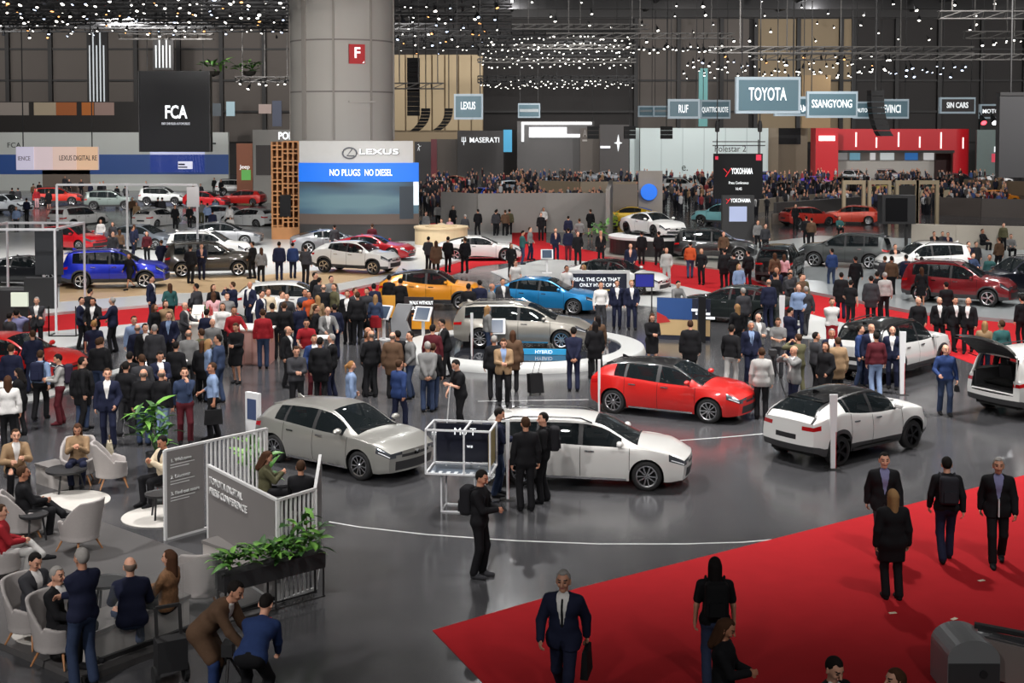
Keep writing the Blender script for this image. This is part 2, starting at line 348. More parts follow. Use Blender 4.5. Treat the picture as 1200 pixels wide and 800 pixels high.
TAILL = mat('tail_light_lens', (.45, .008, .01), .12, coat=1)
PLATE = mat('dark_plate', (.02, .02, .022), .4)
SEAT = mat('seat_fabric', (.03, .03, .033), .9)
def paint(r, g, b, metal=0.35, rough=.32):
    return mat('paint_%d_%d_%d_%d' % (r, g, b, metal*100), rgb(r, g, b), rough, metal=metal, coat=1)
def car_grid(P):
    """stations and rows of the shell -> X,Y,Z arrays [station, row] of the left half"""
    xr, xf = P['top'][0][0], P['top'][-1][0]; ax = P['wb']/2
    top, belt, rail, plan = cur(P['top']), cur(P['belt']), cur(P['rail']), cur(P['plan'])
    st = list(np.linspace(xr, xf, 30))+[P['cowl'], P['rfront'], P['rrear'], P['rgl'][0], P['rgl'][1], P['win'][0], P['win'][1]]+[d for d in P['doors'] if d is not None]
    st += [P['doors'][1]-.05, P['doors'][1]+.05]+([dd_-.03 for dd_ in P['doors'][2:] if dd_ is not None]+[dd_+.03 for dd_ in P['doors'][2:] if dd_ is not None])+[ P['cowl']-.05, xf-.02, xr+.02, xf-.4, xr+.32]
    st = [x for x in st if all(abs(abs(x)-ax-s*P['ra']) > .05 or s for s in (0,))]
    arcs = []
    for c in (-ax, ax):
        for a in np.linspace(0, math.pi, 13): arcs.append(c+P['ra']*math.cos(a))
        arcs += [c-P['ra']-.004, c+P['ra']+.004]
    st = sorted(st); keep = []
    key = {round(P['cowl'], 4), round(P['rfront'], 4), round(P['rrear'], 4), round(xr, 4), round(xf, 4)} | {round(v, 4) for v in P['rgl']+P['win']} | {round(d, 4) for d in P['doors'] if d is not None}
    for x in st:
        if any(abs(x-a) < .02 for a in arcs) and round(x, 4) not in key: continue
        if keep and abs(x-keep[-1]) < .024 and round(x, 4) not in key: continue
        if keep and abs(x-keep[-1]) < 1e-4: continue
        keep.append(x)
    S = np.array(sorted(set([round(float(v), 5) for v in keep+arcs])))
    low = np.full(len(S), P['zs'])
    for c in (-ax, ax):
        d = np.abs(S-c); i = d < P['ra']+.001
        low[i] = P['rw']+np.sqrt(np.clip(P['ra']**2-d[i]**2, 0, None))
    # bumpers sweep up a little
    low = np.where(S > xf-.35, np.maximum(low, P['zs']-.02+.06*sstep(xf-.35, xf, S)), low)
    low = np.where(S < xr+.35, np.maximum(low, P['zs']+.10*sstep(-(xr+.35), -xr, -S)), low)
    rows = len(FR)+len(GR)+len(RR)-0
    X = np.zeros((len(S), rows)); Y = X.copy(); Z = X.copy()
    W = plan(S); B = belt(S); T = top(S); RL = rail(S)
    zm = P['zs']+.52*(B-P['zs'])
    B = np.maximum(B, low+.03)
    for j, f in enumerate(FR):
        z = low+f*(B-low); u = np.where(z < zm, (zm-z)/(zm-P['zs']), (z-zm)/np.maximum(B-zm, .05))
        y = W*np.where(z < zm, 1-.075*u**2, 1-.055*np.clip(u, 0, 1)**2)
        fl = .018*np.exp(-((np.minimum(np.abs(S-ax), np.abs(S+ax)))/.42)**2)*(1-f)     # flared arches
        X[:, j] = S; Y[:, j] = y+fl; Z[:, j] = z
    y0 = Y[:, len(FR)-1]-.012
    crown = .045+.03*np.exp(-((S-P['cowl'])/.5)**2)
    zr = np.maximum(T-crown, B+.004)
    for k, t in enumerate(GR):
        j = len(FR)+k
        X[:, j] = S; Y[:, j] = y0+(np.minimum(RL, y0-.01)-y0)*(t**1.25); Z[:, j] = B+(zr-B)*(t**.92)
    yr = np.minimum(RL, y0-.01); zt = np.maximum(T, zr+.002)
    for k, q in enumerate(RR):
        j = len(FR)+len(GR)+k
        X[:, j] = S; Y[:, j] = yr*q; Z[:, j] = zr+(zt-zr)*(1-q**2.4)
    # plan curvature and raked ends
    sf = sstep(ax+.30, xf, X); sr = sstep(-(-ax-.30), -xr, -X); w0 = P['w']
    zf = .45*(xf and 1)
    X = X-sf*(.20*(Y/w0)**2+.10*np.clip((Z-.52)/.4, -1, 1)**2)+sr*(.14*(Y/w0)**2+.05*np.clip((Z-.6)/.4, -1, 1)**2)
    return S, X, Y, Z
def build_car(kind, lod=0, two_tone=False, open_gate=False):
    """returns the list of (name, mesh, material key, parent index) that make the car"""
    P = CARS[kind]; S, X, Y, Z = car_grid(P); ns, nr = X.shape; ax = P['wb']/2; xr, xf = P['top'][0][0], P['top'][-1][0]
    nh = nr*2-1
    GX = np.concatenate([X, X[:, -2::-1]], 1); GY = np.concatenate([Y, -Y[:, -2::-1]], 1); GZ = np.concatenate([Z, Z[:, -2::-1]], 1)
    pos = np.stack([GX, GY, GZ], -1)
    du = np.gradient(pos, axis=0); dv = np.gradient(pos, axis=1); nrm = np.cross(dv, du); nrm /= np.linalg.norm(nrm, axis=-1, keepdims=True)+1e-9
    nb, ng = len(FR), len(GR); groups = {}
    dF, dM, dR_ = P['doors']
    hood0 = P['cowl']
    def put(key, quad): groups.setdefault(key, []).append(quad)
    for i in range(ns-1):
        xm = (S[i]+S[i+1])/2
        for j in range(nh-1):
            side = 'l' if j < nr-1 else 'r'; jj = j if j < nr-1 else nh-2-j
            q = (i*nh+j, i*nh+j+1, (i+1)*nh+j+1, (i+1)*nh+j)
            if jj < nb-1:
                f = FR[jj]
                nearw = min(abs(xm-ax), abs(xm+ax)) < P['ra']+.002
                if xm > xf-.40 and 5 <= jj < 7: key = 'headlight_'+side
                elif xm < xr+.24 and jj == 5: key = 'tail_'+side
                elif P['clad'] and jj <= 1: key = 'cladding'
                elif dM is not None and dM <= xm <= dF and not nearw: key = 'door_f'+side
                elif dR_ is not None and dR_ <= xm <= dM: key = 'door_r'+side
                elif xm > ax+P['ra']: key = 'front_bumper' if jj < 6 else 'body'
                elif xm < -ax-P['ra']: key = 'rear_bumper' if jj < 4 else 'body'
                else: key = 'body'
            elif jj < nb: key = 'body'
            elif jj < nb+ng-2:
                inw = P['win'][1] <= xm <= P['win'][0]
                if not inw: key = 'body' if xm < hood0 else 'hood'
                elif abs(xm-dM) < .05 or (dR_ is not None and abs(xm-dR_) < .03): key = 'pillar'
                elif xm > dM: key = 'win_f'+side
                elif dR_ is not None and xm >= dR_-.02: key = 'win_r'+side
                else: key = 'win_q'+side
            elif jj < nb+ng: key = 'roof' if xm < hood0 else 'hood'
            else:
                if xm > hood0: key = 'hood'
                elif xm > P['rfront']: key = 'windscreen'
                elif xm > P['rrear']: key = 'roof'
                elif P['rgl'][1] < xm < P['rgl'][0]: key = 'rear_window'
                elif xm < P['rgl'][1]: key = 'tailgate'
                else: key = 'roof'
            if open_gate and key in ('rear_window', 'tailgate'): key = 'gate_skip'
            put(key, q)
    verts = pos.reshape(-1, 3); norms = nrm.reshape(-1, 3)
    # end caps
    V2 = [verts]; N2 = [norms]; off = len(verts); ncol = 11
    for end, i in (('f', ns-1), ('b', 0)):
        rowsL = list(range(0, nb)); cap = []
        for r_ in rowsL:
            for c in range(ncol):
                t = 1-2*c/(ncol-1); y = GY[i, r_]*t; z = GZ[i, r_]
                if r_ == nb-1: z = np.interp(abs(y), Y[i, nr-1:nb-2:-1], Z[i, nr-1:nb-2:-1]); 
                xe = GX[i, r_]; k = (.20 if end == 'f' else -.14)*((GY[i, r_]/P['w'])**2-(y/P['w'])**2)
                cap.append((xe+k, y, z))
        cap = np.array(cap); V2.append(cap); nn = np.zeros_like(cap); nn[:, 0] = 1 if end == 'f' else -1
        nn[:, 1] = cap[:, 1]*.45; nn /= np.linalg.norm(nn, axis=1, keepdims=True); N2.append(nn)
        for r_ in range(nb-1):
            for c in range(ncol-1):
                a = off+r_*ncol+c; q = (a, a+1, a+ncol+1, a+ncol)
                q = q[::-1] if end == 'f' else q
                if end == 'f':
                    if r_ in (1, 2, 3) and 1 <= c <= 8: key = 'lower_grille'
                    elif r_ == 5 and 2 <= c <= 7: key = 'upper_grille'
                    elif r_ in (5, 6) and c in (0, 1, 8, 9) and not (r_ == 5 and c in (1, 8)): key = 'headlight_'+('l' if c < 5 else 'r')
                    else: key = 'front_bumper' if r_ < 6 else 'hood'
                else:
                    if r_ == 0 or (P['clad'] and r_ == 1): key = 'rear_valance'
                    elif r_ == 5 and c in (0, 1, 8, 9): key = 'tail_'+('l' if c < 5 else 'r')
                    elif r_ < 3: key = 'rear_bumper'
                    elif r_ == 3 and 3 <= c <= 6: key = 'number_plate'
                    else: key = 'tailgate'
                    if open_gate and r_ >= 3 and 1 <= c <= 8: key = 'gate_skip'
                put(key, q)
        off += len(cap)
    verts = np.concatenate(V2); norms = np.concatenate(N2)
    out = []
    def emit(name, key, mk, parent=-1, shift=0.0):
        qs = groups.get(key)
        if not qs: return -1
        idx = sorted(set(v for q in qs for v in q)); mp = {v: k for k, v in enumerate(idx)}
        vs = verts[idx]+norms[idx]*shift; me = mesh(name, vs, [tuple(mp[v] for v in q) for q in qs], True, norms[idx])
        out.append((name, me, mk, parent)); return len(out)-1
    def add(name, mb, mk, parent=-1, smooth=True):
        me = mesh(name, mb.v, mb.f, smooth)
        if smooth:
            try: me.set_sharp_from_angle(angle=R(35))
            except Exception: pass
        out.append((name, me, mk, parent)); return len(out)-1
    emit('body_shell', 'body', 'paint'); emit('hood', 'hood', 'paint'); emit('roof', 'roof', 'roofpaint')
    fb = emit('front_bumper', 'front_bumper', 'paint'); rb = emit('rear_bumper', 'rear_bumper', 'paint')
    gate = emit('tailgate', 'tailgate', 'paint'); emit('windscreen', 'windscreen', 'glass')
    emit('rear_window', 'rear_window', 'glass', gate)
    emit('lower_grille', 'lower_grille', 'black', fb); emit('upper_grille', 'upper_grille', 'black', fb)
    emit('rear_valance', 'rear_valance', 'black', rb); emit('number_plate', 'number_plate', 'plate', gate)
    emit('cladding', 'cladding', 'clad'); emit('pillar_trim', 'pillar', 'black')
    for s in 'lr':
        d = emit('door', 'door_f'+s, 'paint'); emit('window', 'win_f'+s, 'glass', d, -.004); sg = 1 if s == 'l' else -1
        d2 = -1
        if dR_ is not None:
            d2 = emit('door', 'door_r'+s, 'paint'); emit('window', 'win_r'+s, 'glass', d2, -.004)
        emit('quarter_window', 'win_q'+s, 'glass', -1, -.004)
        hl = emit('headlight', 'headlight_'+s, 'headl', -1, .003); emit('tail_light', 'tail_'+s, 'taill', -1, .003)
        if not lod:
            jj_ = 6 if s == 'l' else nh-1-6; ii_ = [i for i in range(ns) if S[i] > xf-.36]
            add('light_guide', MB().tube([tuple(pos[i, jj_]*.45+pos[i, jj_-(1 if s == 'l' else -1)]*.55+nrm[i, jj_]*.006) for i in ii_], .011, 6), 'drl', hl)
        bz = float(np.interp(dM, [p[0] for p in P['belt']], [p[1] for p in P['belt']]))
        yw = float(np.interp(dM, [p[0] for p in P['plan']], [p[1] for p in P['plan']]))
        for dd, xx in ((d, dM+.10), (d2, (dR_ or 0)+.12)):
            if dd < 0: continue
            add('handle', MB().bar((xx, sg*(yw*.985), bz-.085), (xx+.20, sg*(yw*.985), bz-.09), .035, .028), 'chrome', dd)
        # mirror: shaped housing on a foot
        mx = P['win'][0]-.02; mz = bz+.10; my = yw*.97+.10
        m = MB(); prof = [(0, -.07), (.05, -.068), (.075, -.045), (.085, 0), (.07, .05), (.03, .085), (0, .09)]
        m.lathe(prof, 12, (0, 0, 0), 'x'); m.v = [(mx+v[0]*.9, sg*(my+v[1]*1.35), mz+v[2]*.85) for v in m.v]
        mi = add('mirror', m, 'roofpaint' if two_tone else 'paint', d)
        if not lod: add('mirror_foot', MB().bar((mx, sg*(yw*.93), mz-.09), (mx, sg*(my-.03), mz-.03), .05, .04), 'black', mi)
        # door seams
        for xs_ in ([dF, dM] + ([dR_] if dR_ is not None else [])):
            sm = MB(); i = int(np.argmin(abs(S-xs_)))
            for j in range(1, nb):
                jj = j if s == 'l' else nh-1-j; a = pos[i, jj]+nrm[i, jj]*.002; sm.v += [tuple(a+(-.006, 0, 0)), tuple(a+(.006, 0, 0))]
            sm.f = [(2*q, 2*q+1, 2*q+3, 2*q+2) for q in range(nb-2)]; add('door_seam', sm, 'under', -1, False)
    # wheels
    tw = .225 if kind != 'coupe' else .265; rw = P['rw']; yo = P['w']-.015
    ri = rw*.70
    tp = [(ri, -tw/2+.01), (ri+.02, -tw/2), (rw-.03, -tw/2), (rw-.008, -tw/2+.03), (rw, -tw/2+.06), (rw, tw/2-.06), (rw-.008, tw/2-.03), (rw-.03, tw/2), (ri+.02, tw/2), (ri, tw/2-.01)]
    tyre = MB().lathe(tp, 28, axis='y'); tme = mesh('wheel', tyre.v, tyre.f, True)
    rm = MB().lathe([(ri-.025, tw/2-.012), (ri+.004, tw/2-.004), (ri+.004, -tw/2+.01)], 28, axis='y')
    rm.lathe([(0, tw/2-.012), (.035, tw/2-.012), (.055, tw/2-.03), (.055, tw/2-.07)], 12, axis='y')
    nsp = 10 if kind in ('hatch', 'wagon', 'sedan') else 5
    for k in range(nsp):
        a = 2*math.pi*k/nsp; sp = .10 if nsp == 10 else .17
        for dlt in ((-.5, .5) if nsp == 5 else ((.35,) if k % 2 else (-.35,))):
            c1 = Vector((math.cos(a)*.045, tw/2-.03, math.sin(a)*.045)); a2 = a+dlt*sp*1.6
            c2 = Vector((math.cos(a2)*(ri-.005), tw/2-.018, math.sin(a2)*(ri-.005)))
            rm.bar(c1, c2, .030 if nsp == 10 else .036, .02, up=(0, 1, 0))
    rme = mesh('rim', rm.v, rm.f, True)
    try: rme.set_sharp_from_angle(angle=R(35))
    except Exception: pass
    dk = MB().lathe([(0, .0), (ri, 0)], 20, axis='y'); dme = mesh('wheel_back', dk.v, dk.f, False)
    for sx in (-1, 1):
        for sy in (1, -1):
            out.append(('wheel', tme, 'tyre', -1, (sx*ax, sy*(yo-tw/2), rw), 0 if sy > 0 else math.pi)); wi = len(out)-1
            out.append(('rim', rme, 'rim', wi)); out.append(('brake_disc', dme, 'under', wi))
    # underbody
    u = MB(); u.box((xr+.25, -(P['w']-.28), P['zs']-.02), (xf-.42, P['w']-.28, .62)); u.box((-ax-.3, -(P['w']-.28), P['zs']-.02), (ax+.35, P['w']-.28, .78)); u.box((-ax+P['ra']+.02, -(P['w']-.09), P['zs']), (ax-P['ra']-.02, P['w']-.09, .5))
    u.box((xr+.22, -(P['w']-.16), P['zs']+.06), (-ax-P['ra']-.02, P['w']-.16, .6)); u.box((ax+P['ra']+.02, -(P['w']-.2), P['zs']+.03), (xf-.25, P['w']-.2, .6))
    for sx in (-1, 1): u.box((sx*ax-P['ra']-.02, -(P['w']-.10), P['rw']+P['ra']-.01), (sx*ax+P['ra']+.02, P['w']-.10, P['rw']+P['ra']+.04))
    add('underbody', u, 'under', -1, False)
    if not lod:
        bz = .9 if kind != 'suv' else 1.02
        for (sx_, sy_) in ((.15, .36), (.15, -.36), (-.85, .36), (-.85, -.36)):
            if kind == 'coupe' and sx_ < 0: continue
            m = MB().hexa([(sx_-.28, sy_-.24, .42), (sx_+.26, sy_-.24, .42), (sx_+.26, sy_+.24, .42), (sx_-.28, sy_+.24, .42), (sx_-.28, sy_-.24, .56), (sx_+.26, sy_-.24, .6), (sx_+.26, sy_+.24, .6), (sx_-.28, sy_+.24, .56)])
            m.hexa([(sx_-.30, sy_-.23, .5), (sx_-.16, sy_-.23, .5), (sx_-.16, sy_+.23, .5), (sx_-.30, sy_+.23, .5), (sx_-.46, sy_-.19, bz+.18), (sx_-.36, sy_-.19, bz+.18), (sx_-.36, sy_+.19, bz+.18), (sx_-.46, sy_+.19, bz+.18)])
            m.box((sx_-.47, sy_-.12, bz+.20), (sx_-.39, sy_+.12, bz+.36)); add('seat', m, 'seat', -1, False)
        add('dashboard', MB().hexa([(P['cowl']-.62, -.66, .62), (P['cowl']-.02, -.66, .62), (P['cowl']-.02, .66, .62), (P['cowl']-.62, .66, .62), (P['cowl']-.58, -.66, bz), (P['cowl']-.02, -.66, bz-.01), (P['cowl']-.02, .66, bz-.01), (P['cowl']-.58, .66, bz)]), 'black', -1, False)
        sw = MB(); cx = P['cowl']-.72
        sw.tube([(cx+.06*math.sin(a), .36+.18*math.cos(a), bz-.02+.17*math.sin(a)) for a in np.linspace(0, 2*math.pi, 17)], .014, 6, False)
        sw.bar((cx, .36, bz-.02), (cx+.15, .36, bz-.08), .05); sw.bar((cx, .2, bz-.02), (cx, .52, bz-.02), .03)
        add('steering_wheel', sw, 'black', -1)
        for y0_, y1_ in ((.62, -.02), (.0, -.55)):
            wp = MB()
            i0 = P['cowl']-.03; z0 = float(np.interp(i0, [p[0] for p in P['top']], [p[1] for p in P['top']]))
            wp.bar((i0+.03, y0_, z0-.035), (i0-.02, y1_, z0+.008), .018)
            add('wiper', wp, 'black', -1, False)
        lg = MB().lathe([(.0, .0), (.05, 0), (.06, .012), (.0, .016)], 14, axis='x'); gz = P['belt'][-1][1]-.05
        lg.v = [(xf+v[0]-.012, v[1]*1.5, gz+v[2]) for v in lg.v]; add('badge', lg, 'chrome', fb)
        add('bumper_trim', MB().tube([(xf-.02-.20*(y/P['w'])**2-.02, y, P['zs']+.13) for y in np.linspace(-.66, .66, 9)], .016, 6), 'chrome' if not P['clad'] else 'rim', fb)
        for sg in (-1, 1):
          st = MB().bar((-ax+P['ra']+.06, sg*(P['w']*.945), P['zs']+.03), (ax-P['ra']-.06, sg*(P['w']*.945), P['zs']+.03), .03, .045)
          add('side_sill', st, 'chrome' if not P['clad'] else 'black', -1, False)
        an = MB().hexa([(P['rrear']+.1, -.02, P['top'][4][1]-.03), (P['rrear']+.3, -.02, P['top'][4][1]-.02), (P['rrear']+.3, .02, P['top'][4][1]-.02), (P['rrear']+.1, .02, P['top'][4][1]-.03), (P['rrear']+.08, -.004, P['top'][4][1]+.055), (P['rrear']+.14, -.004, P['top'][4][1]+.055), (P['rrear']+.14, .004, P['top'][4][1]+.055), (P['rrear']+.08, .004, P['top'][4][1]+.055)])
        add('antenna', an, 'roofpaint', -1, False)
    if P['spoiler'] and not open_gate:
        zz = float(np.interp(P['rrear'], [p[0] for p in P['top']], [p[1] for p in P['top']])); m = MB()
        m.hexa([(P['rrear']-.16, -.52, zz-.07), (P['rrear']+.12, -.56, zz-.06), (P['rrear']+.12, .56, zz-.06), (P['rrear']-.16, .52, zz-.07), (P['rrear']-.17, -.52, zz-.04), (P['rrear']+.12, -.54, zz-.008), (P['rrear']+.12, .54, zz-.008), (P['rrear']-.17, .52, zz-.04)])
        add('spoiler', m, 'roofpaint', -1, False)
    if P.get('rails'):
        for sg in (-1, 1):
            y = P['rail'][2][1]-.01; xa, xb = P['rrear']+.15, P['rfront']-.05; tp_ = cur(P['top'])
            pts = [(x, sg*y, float(tp_(x))-.03+(.045 if 0 < k < 8 else -.02)) for k, x in enumerate(np.linspace(xa, xb, 9))]
            add('roof_rail', MB().tube(pts, .017, 6), 'chrome' if kind == 'wagon' else 'black', -1)
    if open_gate:
        hx, hz = P['rrear'], float(cur(P['top'])(P['rrear'])); qs = groups['gate_skip']
        idx = sorted(set(v for q in qs for v in q)); mp = {v: k for k, v in enumerate(idx)}
        vs = verts[idx].copy(); a = R(102); c, s_ = math.cos(a), math.sin(a)
        dx, dz = vs[:, 0]-hx, vs[:, 2]-hz
        vs[:, 0] = hx+dx*c+dz*s_; vs[:, 2] = hz-dx*s_+dz*c+.02
        fs = [tuple(mp[v] for v in q) for q in qs]; n0 = len(vs); vin = vs.copy(); vin[:, 2] -= .07
        me = mesh('tailgate', np.concatenate([vs, vin]), fs+[tuple(v+n0 for v in f[::-1]) for f in fs], False)
        out.append(('tailgate', me, 'paint', -1)); gi = len(out)-1
        me = mesh('gate_lining', vin-(0, 0, .01), [f[::-1] for f in fs], False); out.append(('gate_lining', me, 'black', gi))
        gl = [f for f, q in zip(fs, qs) if P['rgl'][1] < (verts[q[0]][0]+verts[q[1]][0])/2 < P['rgl'][0] and verts[q[0]][2] > 1.05]
        if gl:
            ii = sorted(set(v for f in gl for v in f)); mm = {v: k for k, v in enumerate(ii)}
            me = mesh('rear_window', vs[ii]+(0, 0, .012), [tuple(mm[v] for v in f) for f in gl], False); out.append(('rear_window', me, 'glass', gi))
        m = MB(); m.box((xr+.2, -.62, .62), (-1.0, .62, .70)); m.box((-1.05, -.66, .6), (-.98, .66, 1.25))
        m.box((xr+.2, -.70, .62), (-1.0, -.62, 1.1)); m.box((xr+.2, .62, .62), (-1.0, .70, 1.1)); add('cargo_bay', m, 'seat', -1, False)
        m = MB(); pts = [(xr+.10, -.66, .66), (xr+.14, -.68, 1.05), (P['rrear']-.03, -.58, 1.56), (P['rrear']-.03, .58, 1.56), (xr+.14, .68, 1.05), (xr+.10, .66, .66), (xr+.10, -.66, .66)]
        m.tube(pts, .03, 6); add('gate_frame', m, 'paint', -1)
        for sg in (-1, 1): add('gate_strut', MB().tube([(P['rrear']-.1, sg*.62, 1.45), (hx-.45, sg*.6, hz-.02)], .012, 6), 'black', -1)
    return out
CARDEF = {'clad': CLAD, 'drl': DRL, 'glass': GLASS, 'black': BLACKPL, 'under': UNDER, 'tyre': TYRE, 'rim': ALLOY, 'chrome': CHROME, 'headl': HEADL, 'taill': TAILL, 'plate': PLATE, 'seat': SEAT}
CARLIB = {}
def place_car(kind, loc, yaw, col, label, roof=None, lod=0, rim=None, z=0.0, group=None, scale=1.0, open_gate=False, sub=None):
    key = (kind, lod, open_gate)
    if key not in CARLIB: CARLIB[key] = build_car(kind, lod, open_gate=open_gate)
    root = thing('car', label, 'car', (loc[0], loc[1], z), R(yaw), group); root.scale = (scale,)*3
    objs = []; mm = dict(CARDEF); mm['paint'] = col; mm['roofpaint'] = roof or col
    if rim: mm['rim'] = rim
    if sub: mm.update(sub)
    for it in CARLIB[key]:
        name, me, mk, par = it[:4]
        if not me.materials: me.materials.append(UNDER)
        o = bpy.data.objects.new(name, me); COL.objects.link(o); o.parent = root if par < 0 else objs[par]
        o.material_slots[0].link = 'OBJECT'; o.material_slots[0].material = mm[mk]
        if len(it) > 4: o.location = it[4]; o.rotation_euler = (0, 0, it[5])
        objs.append(o)
    return root
# ------------------------------------------------------------------ people: distance fields meshed with surface nets
def snet(fn, lo, hi, h):
    lo = np.asarray(lo, float); n = np.maximum(np.ceil((np.asarray(hi)-lo)/h).astype(int)+1, 3)
    g = np.stack(np.meshgrid(*[lo[k]+h*np.arange(n[k]) for k in range(3)], indexing='ij'), -1)
    d = fn(g.reshape(-1, 3)).reshape(n); s = d < 0
    cnt = np.zeros(n-1, int); acc = np.zeros((*(n-1), 3)); num = np.zeros(n-1)
    offs = [(i, j, k) for i in (0, 1) for j in (0, 1) for k in (0, 1)]
    sl = lambda o: tuple(slice(o[a], o[a]+n[a]-1) for a in range(3))
    for o in offs: cnt += s[sl(o)]
    for a in range(3):
        for o in offs:
            if o[a]: continue
            p = list(o); p[a] = 1; d0, d1 = d[sl(o)], d[sl(p)]; cr = (d0 < 0) != (d1 < 0)
            t = np.where(cr, d0/np.where(cr, d0-d1, 1), 0)
            for b in range(3): acc[..., b] += np.where(cr, (t if b == a else o[b]), 0)
            num += cr
    act = (cnt > 0) & (cnt < 8); idx = -np.ones(n-1, int); idx[act] = np.arange(act.sum())
    ijk = np.argwhere(act); vs = lo+h*(ijk+acc[act]/num[act][:, None]); fs = []
    for a in range(3):
        b, c = (a+1) % 3, (a+2) % 3
        s0 = [slice(None)]*3; s1 = [slice(None)]*3; s0[a] = slice(0, n[a]-1); s1[a] = slice(1, n[a])
        A, B = s[tuple(s0)], s[tuple(s1)]; e = np.argwhere(A != B)
        e = e[(e[:, b] > 0) & (e[:, c] > 0) & (e[:, b] < n[b]-1) & (e[:, c] < n[c]-1)]
        if not len(e): continue
        def at_(db, dc):
            q = e.copy(); q[:, b] += db; q[:, c] += dc; return idx[q[:, 0], q[:, 1], q[:, 2]]
        q = np.stack([at_(-1, -1), at_(0, -1), at_(0, 0), at_(-1, 0)], 1)
        fl = A[e[:, 0], e[:, 1], e[:, 2]]; q[~fl] = q[~fl][:, ::-1]; fs.append(q)
    return vs, (np.concatenate(fs) if fs else np.zeros((0, 4), int))
def cap(p, a, b, ra, rb=None):
    rb = ra if rb is None else rb; a = np.asarray(a, float); ba = np.asarray(b, float)-a
    t = np.clip(((p-a)@ba)/max(ba@ba, 1e-9), 0, 1); return np.linalg.norm(p-a-t[:, None]*ba, axis=1)-(ra+(rb-ra)*t)
def smin(a, b, k):
    h = np.clip(.5+.5*(b-a)/k, 0, 1); return b+(a-b)*h-k*h*(1-h)
def un(k, *ds):
    r_ = ds[0]
    for d in ds[1:]: r_ = smin(r_, d, k)
    return r_
def ik(a, t, l1, l2, pole):
    a = np.asarray(a, float); t = np.asarray(t, float); d = t-a; L = np.linalg.norm(d)
    if L > l1+l2-.005: t = a+d/L*(l1+l2-.005); d = t-a; L = l1+l2-.005
    u = d/L; x = (l1*l1-l2*l2+L*L)/(2*L); hgt = math.sqrt(max(l1*l1-x*x, 1e-6))
    p = np.asarray(pole, float); p = p-u*(p@u); p /= np.linalg.norm(p)+1e-9
    return a+u*x+p*hgt, t
POSES = {
 'stand': dict(hl=(.27, -.02, .86), hr=(-.27, -.02, .86), fl=(.10, -.02, 0), fr=(-.10, .03, 0)),
 'relax': dict(hl=(.20, -.16, .97), hr=(-.27, -.03, .86), fl=(.13, -.08, 0), fr=(-.09, .05, 0), hy=15),
 'cross': dict(hl=(-.12, -.24, 1.20), hr=(.12, -.26, 1.16), fl=(.13, -.03, 0), fr=(-.11, .03, 0)),
 'phone': dict(hl=(.07, -.32, 1.16), hr=(-.05, -.34, 1.18), fl=(.10, -.04, 0), fr=(-.10, .04, 0), hp=22),
 'back': dict(hl=(.05, .20, .93), hr=(-.05, .22, .95), fl=(.11, 0, 0), fr=(-.11, .02, 0)),
 'chin': dict(hl=(.05, -.17, 1.47), hr=(-.27, -.03, .86), fl=(.12, -.05, 0), fr=(-.10, .04, 0)),
 'gest': dict(hl=(.22, -.38, 1.14), hr=(-.20, -.22, 1.02), fl=(.12, -.08, 0), fr=(-.10, .05, 0), hy=-15),
 'photo': dict(hl=(.09, -.28, 1.53), hr=(-.07, -.30, 1.55), fl=(.14, -.08, 0), fr=(-.12, .08, 0)),
 'walk': dict(hl=(.26, .16, .90), hr=(-.26, -.20, .93), fl=(.08, -.30, .0), fr=(-.08, .33, .07), pel=(0, 0, -.03), lean=(0, -.05)),
 'stroll': dict(hl=(.26, -.14, .90), hr=(-.26, .10, .88), fl=(.09, .20, .03), fr=(-.08, -.18, 0), pel=(0, 0, -.01), lean=(0, -.03)),
 'carry': dict(hl=(.30, -.02, .84), hr=(-.22, -.28, 1.06), fl=(.10, -.10, 0), fr=(-.10, .10, 0), hy=10),
 'sit': dict(hl=(.13, -.34, .70), hr=(-.12, -.36, .70), fl=(.13, -.44, 0), fr=(-.13, -.40, 0), pel=(0, 0, -.45), lean=(0, .07)),
 'sitphone': dict(hl=(.06, -.34, .88), hr=(-.05, -.36, .90), fl=(.12, -.42, 0), fr=(-.10, -.46, 0), pel=(0, 0, -.45), lean=(0, -.02), hp=25),
 'sitlean': dict(hl=(.10, -.42, .80), hr=(-.14, -.40, .74), fl=(.15, -.40, 0), fr=(-.15, -.34, 0), pel=(0, 0, -.45), lean=(0, -.20)),
 'sitcross': dict(hl=(.14, -.30, .68), hr=(-.10, -.36, .72), fl=(-.05, -.68, .32), fr=(-.12, -.42, 0), pel=(0, 0, -.45), lean=(0, .05)),
 'bend': dict(hl=(.12, -.62, .62), hr=(-.12, -.58, .66), fl=(.16, .05, 0), fr=(-.14, -.10, 0), pel=(0, .16, -.06), lean=(0, -.62), hp=25),
 'bend2': dict(hl=(.10, -.58, .42), hr=(-.10, -.60, .48), fl=(.15, 0, 0), fr=(-.15, .05, 0), pel=(0, .20, -.10), lean=(0, -.95), hp=45),
 'sweep': dict(hl=(.03, -.36, 1.22), hr=(-.02, -.40, .92), fl=(.12, -.12, 0), fr=(-.12, .10, 0), lean=(0, -.14), hp=28),
 'lean': dict(hl=(.20, -.46, 1.08), hr=(-.20, -.44, 1.06), fl=(.12, -.16, 0), fr=(-.12, .14, 0), lean=(0, -.22), hp=15),
}
